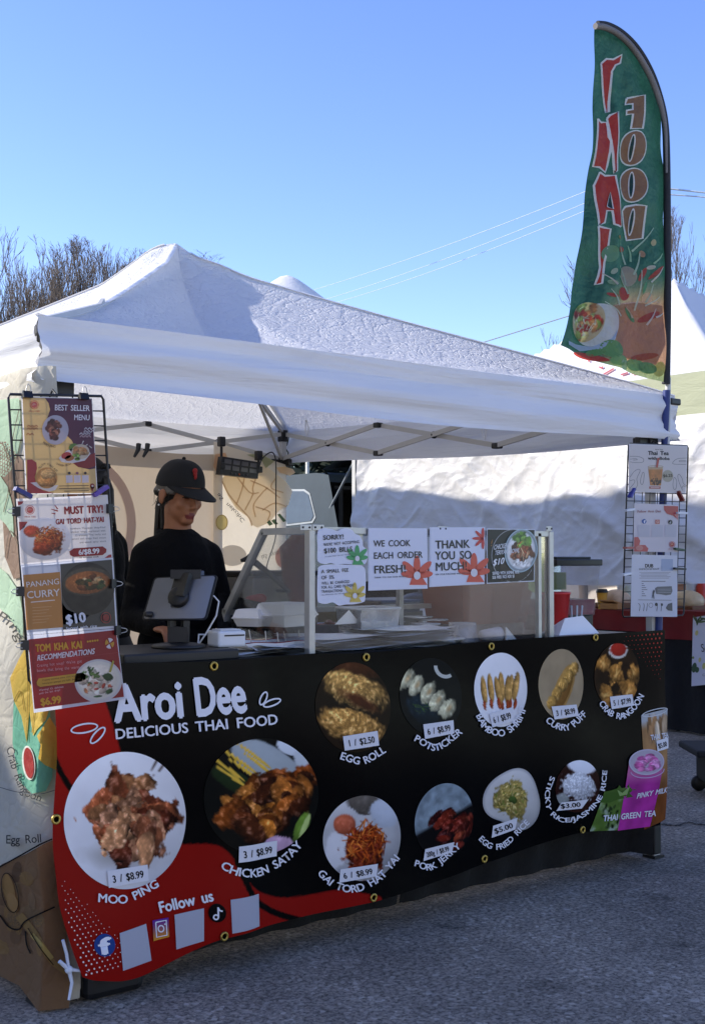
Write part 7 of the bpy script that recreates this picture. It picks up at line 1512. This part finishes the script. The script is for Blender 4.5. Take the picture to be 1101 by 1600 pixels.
def trees():
    spec = [(-22, 31, 392, (-.02, 0), 'bare tree at the far left edge with the tallest pale twigs'), (16, 30, 368, (.06, 0), 'bare tree with a thick dark trunk just inside the left edge'), (56, 32, 374, (.14, -.1), 'bare many stemmed tree left of the canopy roof, third from the left edge'),
            (98, 33, 386, (.16, -.12), 'bare leaning tree behind the lower canopy slope, fourth from the left edge'), (136, 34, 388, (.10, -.08), 'bare rounded tree above the middle of the canopy left slope'), (172, 36, 396, (.06, 0), 'small bare tree showing nearest the canopy peak on the left')]
    for i, (px, k, ty, ln, lb) in enumerate(spec):
        p = hD(px, 870, k); bare_tree((p.x, p.y, 0), 6.5, 40+i*7, lb, .36, lean=ln, levels=6, stems=4, top=hD(px, ty, k).z)
    p = hD(1082, 870, 33); bare_tree((p.x, p.y, 0), 9, 91, 'bare tree with a dark trunk behind the feather flag at the right', .5, lean=(.02, .0), levels=6, r0=.24, stems=1, top=hD(1082, 296, 33).z)
    p = hD(915, 870, 38); bare_tree((p.x, p.y, 0), 8, 97, 'bare thin tree left of the feather flag', .6, levels=6, stems=1, top=hD(905, 340, 38).z)
    # dark evergreens seen through the gap over the van
    LEAF = mat('evergreen', '#1d2a1a', .9, 0, .4, 3)
    for i, (px, k, h) in enumerate(((470, 27, 4.6), (505, 26, 5.2), (545, 28, 4.9), (590, 27, 5.0))):
        p = hD(px, 870, k); b = Vector((p.x, p.y, 0)); rr = random.Random(i+5); root = thing('evergreen_tree', ('dark evergreen above the rear of the van beside the stall corner', 'dark evergreen above the open tailgate', 'dark evergreen beside the white pole behind the tarp', 'dark evergreen behind the silver tarp')[i], 'tree', tuple(b), 'evergreens behind the van'); m = MB(); m.tube([b, b+Vector((0, 0, h*.9))], [.14, .03], 8); m.build('trunk', BARK, root); m = MB()
        for q in range(2600):
            t = rr.random()**.7; z = .4+t*(h-.4); R_ = (1.75*(1-t)**.7+.12)*math.sqrt(rr.random()); an = rr.uniform(0, 6.283); c = b+Vector((R_*math.cos(an), R_*math.sin(an), z+rr.uniform(-.2, .2))); s_ = rr.uniform(.07, .17); u = Vector((rr.uniform(-1, 1), rr.uniform(-1, 1), rr.uniform(-.6, .6))).normalized(); v = u.orthogonal().normalized(); m.add([c-u*s_-v*s_*.5, c+u*s_-v*s_*.4, c+u*s_*.8+v*s_*.5, c-u*s_*.7+v*s_*.45], [(0, 1, 2, 3)])
        m.build('crown', LEAF, root)
trees()
def wires():
    k = 46; pt = hD(985, 272, k); pole = thing('utility_pole', 'wooden utility pole hidden behind the feather flag carrying the wires', 'pole', (pt.x, pt.y, 0)); m = MB(); m.tube([(pt.x, pt.y, 0), (pt.x, pt.y, pt.z+.2)], [.16, .12], 12); m.build('post', BARK, pole); m = MB(); m.bar(pt+RGT*-1.1, pt+RGT*1.1, .1, .12); m.build('crossarm', BARK, pole)
    far = thing('utility_pole', 'wooden utility pole far beyond the canopy roof ending the wires', 'pole', tuple(hD(60, 870, 80).xy)+(0,)); b = far.location; m = MB(); m.tube([(b.x, b.y, 0), (b.x, b.y, 8.5)], [.16, .12], 12); m.build('post', BARK, far)
    right = Vector(hD(1500, 330, 40)); rp = thing('utility_pole', 'wooden utility pole outside the right edge', 'pole', (right.x, right.y, 0)); m = MB(); m.tube([(right.x, right.y, 0), right+Vector((0, 0, .4))], [.16, .12], 12); m.build('post', BARK, rp)
    WM = mat('pale_wire', '#b4c0cd', .5)
    for i, (a, b_, lb) in enumerate((((530, 438), (915, 301), 'highest pale overhead wire left of the flag'), ((560, 449), (915, 319), 'middle pale overhead wire left of the flag'), ((584, 452), (915, 331), 'lowest of the three pale overhead wires left of the flag'))):
        p1 = hD(*b_, 47); p0 = hD(*a, 62); d = p0-p1; e0 = p1-d*.06; e1 = p0+d*.35
        pts = [e0.lerp(e1, t)+Vector((0, 0, -.25*4*t*(1-t)+.25*4*.1)) for t in np.linspace(0, 1, 24)]; m = MB(); m.tube(pts, .011, 6); tag(m.build('power_line', WM), lb, 'wire', 'overhead wires')
    for i, (a, b_, lb) in enumerate((((1046, 295), (1101, 301), 'upper pale overhead wire right of the flag'), ((1046, 304), (1101, 308), 'lower pale overhead wire right of the flag'))):
        p0, p1 = hD(*a, 46), hD(*b_, 45.5); d = p1-p0; m = MB(); m.tube([p0-d*1.0+Vector((0, 0, -.0)), p0, p1, p1+d*6+Vector((0, 0, -.2))],   .034 if i == 0 else .026, 6); tag(m.build('power_line', WM), lb, 'wire', 'overhead wires')
    p0, p1 = hD(780, 527, 55), hD(893, 492, 50); d = p1-p0; m = MB(); m.tube([p0-d*2.5, p0, p1, p1+d*1.0], .022, 6); tag(m.build('power_line', mat('grey_wire', '#6b7076', .6)), 'single thin grey wire low above the canopy right slope', 'wire', 'overhead wires')
wires()
# unseen hall and house added to keep low sun off stall front and tarp
def added_shade_buildings():
    r = thing('unseen_shade_hall', 'pale rendered hall, unseen, added outside the left edge to shade the stall front', 'building', (-16, 9, 0))
    WALL = mat('render_wall', '#b5ab9b', .85, 0, .08, 3); ROOF = mat('roof_sheet', '#5b5f63', .6, 0, .1)
    y0, y1, x0, x1 = 8.3, 10.3, -30.0, -6.2
    m = MB(); m.span((x0, y0, 0), (x1, y1, 6.8)); m.build('wall', WALL, r)
    m = MB(); m.span((x0-.2, y0-.12, 6.805), (x1+.1, y1+.1, 6.9)); m.build('roof', ROOF, r)
    for x in np.arange(x0+1.5, x1-1, 3.2):
        w_ = MB(); w_.span((x, y0-.05, 1.1), (x+1.5, y0+.02, 2.6)); wo_ = w_.build('window', WHITEP, r); g = MB(); g.span((x+.08, y0-.062, 1.18), (x+1.42, y0-.052, 2.52)); g.build('pane', MATS['dark_glass'], wo_)
    r = thing('unseen_shade_house', 'pale gabled house, unseen, added outside the left edge to shade the silver tarp', 'house', (.8, 10, 0))  # added, its gable shaped so the shadow edge crosses the tarp
    a = [Vector((x, 8.3, z)) for x, z in ((-1.75, 0), (2.85, 0), (2.85, 4.40), (-.45, 7.0), (-1.75, 6.0))]
    m = MB(); m.prism(a[::-1], (0, 0, 0), (0, 3.2, 0)); m.build('wall', WALL, r)
    m = MB(); m.prism([Vector((2.95, 8.2, 4.33)), Vector((2.95, 8.2, 4.42)), Vector((-.45, 8.2, 7.1)), Vector((-.45, 8.2, 7.01))], (0, 0, 0), (0, 3.4, 0)); m.prism([Vector((-1.85, 8.2, 5.93)), Vector((-1.85, 8.2, 6.02)), Vector((-.452, 8.2, 7.1)), Vector((-.452, 8.2, 7.01))], (0, 0, 0), (0, 3.4, 0)); m.build('roof', ROOF, r)
    for (x, z) in ((-.6, 1.0), (1.2, 1.0), (-.6, 3.8), (1.2, 3.2)): w_ = MB(); w_.span((x, 8.25, z), (x+.9, 8.32, z+1.2)); wo_ = w_.build('window', WHITEP, r); g = MB(); g.span((x+.06, 8.238, z+.06), (x+.84, 8.248, z+1.14)); g.build('pane', MATS['dark_glass'], wo_)

# unseen row of white tents, added behind the camera to bounce sunlight forward
def added_bounce_row():
    WC = cloth_mat('bounce_cloth', (.80, .79, .76), .2, .8, ((3, .4, .04, (1, 1, 1)),))
    for k, (x, lb) in enumerate(((-6.6, 'unseen white tent added behind the camera to bounce sunlight, leftmost of four'), (-3.2, 'unseen white tent added behind the camera to bounce sunlight, second of four'), (.2, 'unseen white tent added behind the camera to bounce sunlight, third of four'), (3.6, 'unseen white tent added behind the camera to bounce sunlight, fourth of four'))):
        y = -7.2; r = thing('market_tent', lb, 'tent', (x, y-1.6, 0), 'added tents bouncing sunlight'); S = 1.6; c = (x, y-1.6)
        m = MB(); m.grid(lambda u, v: (lambda a, b: (c[0]+a*S, c[1]+b*S, 2.5+1.1*(1-max(abs(a), abs(b)))**1.2))(u*2-1, v*2-1), 20, 20); m.build('roof_cloth', WC, r)
        m = MB()
        for a, b in (((-1, 1), (1, 1)), ((1, 1), (1, -1)), ((-1, -1), (-1, 1)), ((1, -1), (-1, -1))): m.grid(lambda u, v, a=a, b=b: (c[0]+S*(a[0]+(b[0]-a[0])*u)*(1+.01*math.sin(u*30)*v), c[1]+S*(a[1]+(b[1]-a[1])*u)*(1+.004*math.sin(u*25)*v), 2.5-2.45*v), 40, 6)
        m.build('wall_cloth', WC, r)
        for a in ((-1, -1), (1, -1), (1, 1), (-1, 1)): l = MB(); l.span((c[0]+a[0]*S*.97-.02, c[1]+a[1]*S*.97-.02, 0), (c[0]+a[0]*S*.97+.02, c[1]+a[1]*S*.97+.02, 2.48)); l.build('leg', STEEL, r)
# ================================================================ people
def organic(parts, voxel, smooth=6, name='o'):
    """join tapered capsules ('c',p0,r0,p1,r1) and ellipsoids ('e',c,(rx,ry,rz),R) into one continuous skin"""
    m = MB()
    for q in parts:
        if q[0] == 'c':
            p0, r0, p1, r1 = Vector(q[1]), q[2], Vector(q[3]), q[4]; d = p1-p0; L = d.length; dn = d/L if L > 1e-6 else Vector((0, 0, 1)); R = dn.to_track_quat('Z', 'Y').to_matrix(); prof = []
            for k in range(7): t = -math.pi/2+math.pi/2*k/6; prof.append((r0*math.cos(t)+1e-5, r0*math.sin(t)))
            for k in range(7): t = math.pi/2*k/6; prof.append((r1*math.cos(t)+1e-5, L+r1*math.sin(t)))
            m.lathe(prof, p0, 20, 0, R)
        else: m.ball(q[1], q[2], 0, 24, 16, q[3] if len(q) > 3 else None)
    me = m.mesh(name+'_raw'); ob = bpy.data.objects.new(name+'_raw', me); COL.objects.link(ob)
    mod = ob.modifiers.new('r', 'REMESH'); mod.mode = 'VOXEL'; mod.voxel_size = voxel; mod.use_smooth_shade = True
    sm = ob.modifiers.new('s', 'SMOOTH'); sm.factor = 0.5; sm.iterations = smooth
    dg = bpy.context.evaluated_depsgraph_get(); out = bpy.data.meshes.new_from_object(ob.evaluated_get(dg)); bpy.data.objects.remove(ob); bpy.data.meshes.remove(me)
    out.polygons.foreach_set('use_smooth', [True]*len(out.polygons)); out.name = name; return out
def frame(f): f = Vector(f).normalized(); x = Vector((f.y, -f.x, 0)).normalized(); z = x.cross(f); return Matrix((x, f, z)).transposed()
SKIN = mat('skin', '#9c6647', .5, 0, .06, 20); HAIR = mat('dark_hair', '#15120f', .45, 0, .4, 30, (60, .5, .004)); SHIRT = mat('black_sweatshirt', '#060608', .9, 0, .2, 10, (9, .9, .03), .2); JEAN = mat('dark_trousers', '#0e0f14', .85, 0, .2, 10)
def hand_parts(wr, R, sgn, curl=.55):
    """palm, four fingers and thumb; local x across the palm, y along the fingers, z out of the back of the hand"""
    P = []; L = lambda v: wr+R @ Vector(v)
    P.append(('e', L((0, .045, 0)), (.038, .05, .014), R))
    for k, (x, l) in enumerate(((-.027, .062), (-.009, .072), (.009, .067), (.027, .052))):
        a, b, c, d = L((x, .085, 0)), L((x*1.15, .085+l*.45, -.010*curl*2)), L((x*1.2, .085+l*.75, -.03*curl*2)), L((x*1.2, .085+l*.85, -.052*curl*2)); P += [('c', a, .0085, b, .008), ('c', b, .008, c, .0075), ('c', c, .0075, d, .0065)]
    a, b, c = L((-.03*sgn, .02, -.004)), L((-.055*sgn, .055, -.016)), L((-.050*sgn, .085, -.03)); P += [('c', a, .012, b, .010), ('c', b, .010, c, .008)]
    return P
def person(label, foot, fdir, hdir, hpitch, scale, arms, cap=True, name='person', hair=True, skin=SKIN, lean=(0, 0)):
    foot = Vector(foot); B = frame((fdir[0], fdir[1], 0)); root = thing(name, label, 'person', tuple(foot)); s = scale
    G = lambda v: foot+B @ (Vector(v)*s+Vector((lean[0]*v[2], lean[1]*v[2], 0)))
    r = lambda a: a*s
    hip, ch, nk = G((0, 0, .90)), G((0, .01, 1.24)), G((0, .005, 1.42)); hc = G((0, .04, 1.562))
    H = frame(Vector(hdir).normalized()); Hr = H @ Matrix.Rotation(hpitch, 3, 'X'); hl = lambda v: hc+Hr @ (Vector(v)*s*1.04)
    body = [('e', hip, (r(.150), r(.105), r(.13)), B), ('e', G((0, 0, 1.06)), (r(.122), r(.090), r(.16)), B), ('e', ch, (r(.130), r(.092), r(.18)), B), ('c', G((-.09, 0, 1.33)), r(.05), G((.09, 0, 1.33)), r(.05)), ('c', G((0, -.005, 1.38)), r(.058), G((0, .012, 1.49)), r(.050))]
    for sg in (-1, 1): body += [('c', G((sg*.085, 0, .86)), r(.092), G((sg*.09, .01, .47)), r(.06)), ('c', G((sg*.09, .01, .47)), r(.058), G((sg*.09, -.01, .09)), r(.04)), ('c', G((sg*.09, -.02, .04)), r(.038), G((sg*.1, .14, .03)), r(.03))]
    for sg, (el, wr, hd) in zip((-1, 1), arms):
        sh, e, w_ = G((sg*.125, 0, 1.312)), G(el), G(wr); body += [('c', sh, r(.046), e, r(.036)), ('c', e, r(.035), w_, r(.025))]; R = frame(Vector(B @ Vector(hd))); body += hand_parts(w_, R, sg)
    head = [('e', hl((0, -.012, .035)), (r(.076), r(.094), r(.088)), Hr), ('e', hl((0, .018, -.045)), (r(.058), r(.068), r(.062)), Hr), ('e', hl((0, .058, -.088)), (r(.030), r(.026), r(.022)), Hr), ('e', hl((0, .060, .012)), (r(.060), r(.030), r(.020)), Hr), ('c', hl((0, .082, -.002)), r(.006), hl((0, .096, -.034)), r(.0095)), ('e', hl((.0, .077, -.066)), (r(.023), r(.010), r(.0065)), Hr), ('e', hl((.0, .075, -.076)), (r(.020), r(.010), r(.007)), Hr), ('c', hl((0, -.01, -.06)), r(.05), nk, r(.052))]
    for sg in (-1, 1): head += [('e', hl((sg*.011, .090, -.037)), (r(.007), r(.008), r(.006)), Hr), ('e', hl((sg*.036, .054, -.028)), (r(.024), r(.021), r(.024)), Hr), ('e', hl((sg*.031, .074, .004)), (r(.014), r(.009), r(.009)), Hr), ('e', hl((sg*.077, -.012, -.015)), (r(.009), r(.019), r(.032)), Hr), ('e', hl((sg*.080, -.018, -.004)), (r(.007), r(.014), r(.018)), Hr)]
    me = organic(body+head, .0062*s, 5, 'person_body')
    # lips, brows and eyes are painted on the skin
    for q in (skin, mat('lips', '#74302b', .45), mat('brow_dark', '#1d1613', .6), mat('eye_white', '#c9c2ba', .3)): me.materials.append(q)
    Hi = Hr.transposed(); mi = []
    for p in me.polygons:
        c = (Hi @ (p.center-hc))/(s*1.04); k = 0
        if c.y > .06:
            if (c.x/.024)**2+((c.z+.071)/.0125)**2 < 1 and c.y > .06: k = 1
            elif .014 < abs(c.x) < .050 and .016+.05*(.03-abs(abs(c.x)-.03)) < c.z < .027+.05*(.03-abs(abs(c.x)-.03)): k = 2
            elif .017 < abs(c.x) < .045 and -.004 < c.z < .006: k = 2
        mi.append(k)
    me.polygons.foreach_set('material_index', mi); link('body', me, None, root)
    # clothes
    cl = [('e', G((0, 0, .97)), (r(.158), r(.122), r(.14)), B), ('e', G((0, .0, 1.10)), (r(.148), r(.118), r(.17)), B), ('e', ch, (r(.155), r(.116), r(.20)), B), ('c', G((-.095, -.004, 1.335)), r(.062), G((.095, -.004, 1.335)), r(.062)), ('c', G((0, -.010, 1.335)), r(.085), G((0, -.004, 1.368)), r(.064))]
    for sg, (el, wr, hd) in zip((-1, 1), arms):
        sh, e, w_ = G((sg*.128, 0, 1.318)), G(el), G(wr); cl += [('c', sh, r(.060), e, r(.050)), ('c', e, r(.050), w_, r(.038))]
    link('sweatshirt', organic(cl, .010*s, 5, 'sweatshirt'), SHIRT, root)
    tr = [('e', hip, (r(.168), r(.122), r(.13)), B)]
    for sg in (-1, 1): tr += [('c', G((sg*.087, 0, .86)), r(.104), G((sg*.092, .012, .47)), r(.076)), ('c', G((sg*.092, .012, .47)), r(.074), G((sg*.092, -.005, .08)), r(.06))]
    link('trousers', organic(tr, .012*s, 4, 'trousers'), JEAN, root)
    for sg in (-1, 1): link('shoe', organic([('c', G((sg*.09, -.03, .042)), r(.042), G((sg*.1, .15, .036)), r(.036))], .008, 3, 'shoe'), BLACKP, root)
    if hair:
        hp = [('e', hl((0, -.022, .032)), (r(.083), r(.092), r(.090)), Hr), ('e', hl((0, -.075, .005)), (r(.055), r(.035), r(.05)), Hr)]
        for sg in (-1, 1): hp += [('e', hl((sg*.066, .020, .022)), (r(.016), r(.032), r(.026)), Hr), ('c', hl((sg*.058, -.06, -.002)), r(.022), hl((sg*.03, -.082, -.012)), r(.02))]
        hm = organic(hp, .005, 4, 'hair'); hm.materials.append(HAIR); hm.materials.append(mat('grey_hair', '#5f5a55', .5, 0, .35, 60, (80, .5, .004)))
        mi = [1 if abs(((Hi @ (p.center-hc))/s).x) > .055 and ((Hi @ (p.center-hc))/s).y > -.07 and ((Hi @ (p.center-hc))/s).z > .0 else 0 for p in hm.polygons]
        hm.polygons.foreach_set('material_index', mi); link('hair', hm, None, root)
        pn = MB(); t0 = hl((0, -.105, -.012)); rq = random.Random(3)
        for q in range(13):
            a_ = rq.uniform(0, 6.283); d_ = rq.uniform(.0, .022); o_ = Hr @ Vector((d_*math.cos(a_), d_*math.sin(a_)*.6, 0)); L_ = rq.uniform(.20, .30)
            pn.tube([hl((0, -.085, .0))+o_*.3, t0+o_*.5, t0+o_*1.2+Vector((0, 0, -.06))+Hr @ Vector((0, -.018, 0)), t0+o_*1.9+Vector((0, 0, -.6*L_))+Hr @ Vector((0, -.02, 0)), t0+o_*2.3+Vector((0, 0, -L_))+Hr @ Vector((0, -.03+rq.uniform(-.02, .02), 0))], [.010, .012, .013, .011, .002], 7)
        link('ponytail', pn.mesh('ponytail'), HAIR, root)
        sh_ = MB(); rq = random.Random(9)
        for q in range(16):
            sg = rq.choice((-1, 1)); a0 = hl((sg*rq.uniform(.060, .078), rq.uniform(-.05, .03), rq.uniform(-.01, .02))); sh_.tube([a0, a0+Hr @ Vector((sg*.006, rq.uniform(-.02, .01), -.03)), a0+Hr @ Vector((sg*rq.uniform(.0, .012), rq.uniform(-.04, .0), -rq.uniform(.04, .09)))], [.0014, .0012, .0006], 4)
        sh_.build('stray_hair', HAIR, root)
        cr = MB(); cr.tube([G((.070*math.cos(t), .070*math.sin(t)-.002, 1.408-.014*math.sin(t))) for t in np.linspace(0, 2*math.pi, 26, endpoint=False)], r(.011), 8, closed=True); cr.build('collar', SHIRT, root)
        er = MB(); 
        for sg in (-1, 1): er.ball(hl((sg*.086, -.012, -.047)), .004, 0, 8, 6); er.ball(hl((sg*.088, -.02, .008)), .0025, 0, 8, 6)
        er.build('earring', mat('pearl', '#d9d6cf', .3), root)
    if cap:
        CP = mat('black_cap', '#09090b', .85, 0, .15, 12); c0 = (0, -.012, .040); m = MB(); vs = []; nu, nv = 40, 14
        for j in range(nv+1):
            t = math.pi/2*j/nv
            for i in range(nu):
                a = 2*math.pi*i/nu; fr = max(0, math.sin(a)); rx, ry, rz = .087, .103, .090+.012*fr*math.cos(t); z = rz*math.sin(t); k = math.cos(t)**.85; vs.append(hl((c0[0]+rx*k*math.cos(a), c0[1]+ry*k*math.sin(a), c0[2]+z-.016*(1-math.sin(t))*(1-fr))))
        m.add(vs, [(j*nu+i, j*nu+(i+1) % nu, (j+1)*nu+(i+1) % nu, (j+1)*nu+i) for j in range(nv) for i in range(nu)], 0, True); m.ball(hl((0, -.012, .133)), .008, 0, 10, 6)
        co = m.build('cap', CP, root); b = MB()
        def brim(u, v, o=0): a = math.radians(18+144*u); x = .089*math.cos(a); y = .102*math.sin(a)-.012; e = v*.094*math.sin(math.pi*u)**.55; return hl((x*(1-.05*v), y+e, .036-.30*e-.9*x*x*v-o))
        b.grid(lambda u, v: brim(u, v), 24, 8); b.grid(lambda u, v: brim(u, v, .005), 24, 8); b.add([brim(i/24, 1) for i in range(25)]+[brim(i/24, 1, .005) for i in range(25)], [(i, i+1, 26+i, 25+i) for i in range(24)]); b.build('cap_brim', CP, co)
        lg = MB(); em = mat('cap_emblem', '#8e1512', .7)
        for k in range(3): a = math.radians(90-7*(k-1)); lg.ball(hl((c0[0]+.012, c0[1]+.098-.004*(2-k), c0[2]+.062-.011*k)), (.012-.003*k, .007, .011), 0, 10, 8, Hr)
        lg.build('emblem', em, co); st = MB(); st.box(hl((0, -.124, .035)), (.05, .022, .022), Hr, 0, .004); st.build('cap_strap', CP, co)
    return root
def people():
    r2 = Vector((RGT.x, RGT.y, 0)); tw = -Vector((FX, FY, 0))
    k = 4.98; p = hD(277, 870, k); bd = r2*.45+tw*.89; hd = r2*.72+tw*.69
    zt = hD(280, 716, k).z; sc = zt/1.704
    person('woman in a black cap and black sweatshirt working at the tablet', (p.x, p.y, 0), (bd.x, bd.y), (hd.x, hd.y, 0), math.radians(-13), sc, (((-.185, .02, 1.08), (-.15, .21, 1.04), (.2, .95, -.1)), ((.185, .02, 1.08), (.15, .22, 1.05), (-.2, .95, -.1))))
    k = 5.4; p = hD(168, 870, k); bd = -r2*.85-tw*.4
    person('second worker in black seen from behind, mostly hidden by the menu posters', (p.x, p.y, 0), (bd.x, bd.y), (bd.x, bd.y, 0), math.radians(-25), 1.06, (((-.25, .06, 1.10), (-.20, .26, 1.0), (.1, .95, -.2)), ((.25, .06, 1.10), (.2, .26, 1.0), (-.1, .95, -.2))), lean=(0, .05))
people()
added_shade_buildings(); added_bounce_row()
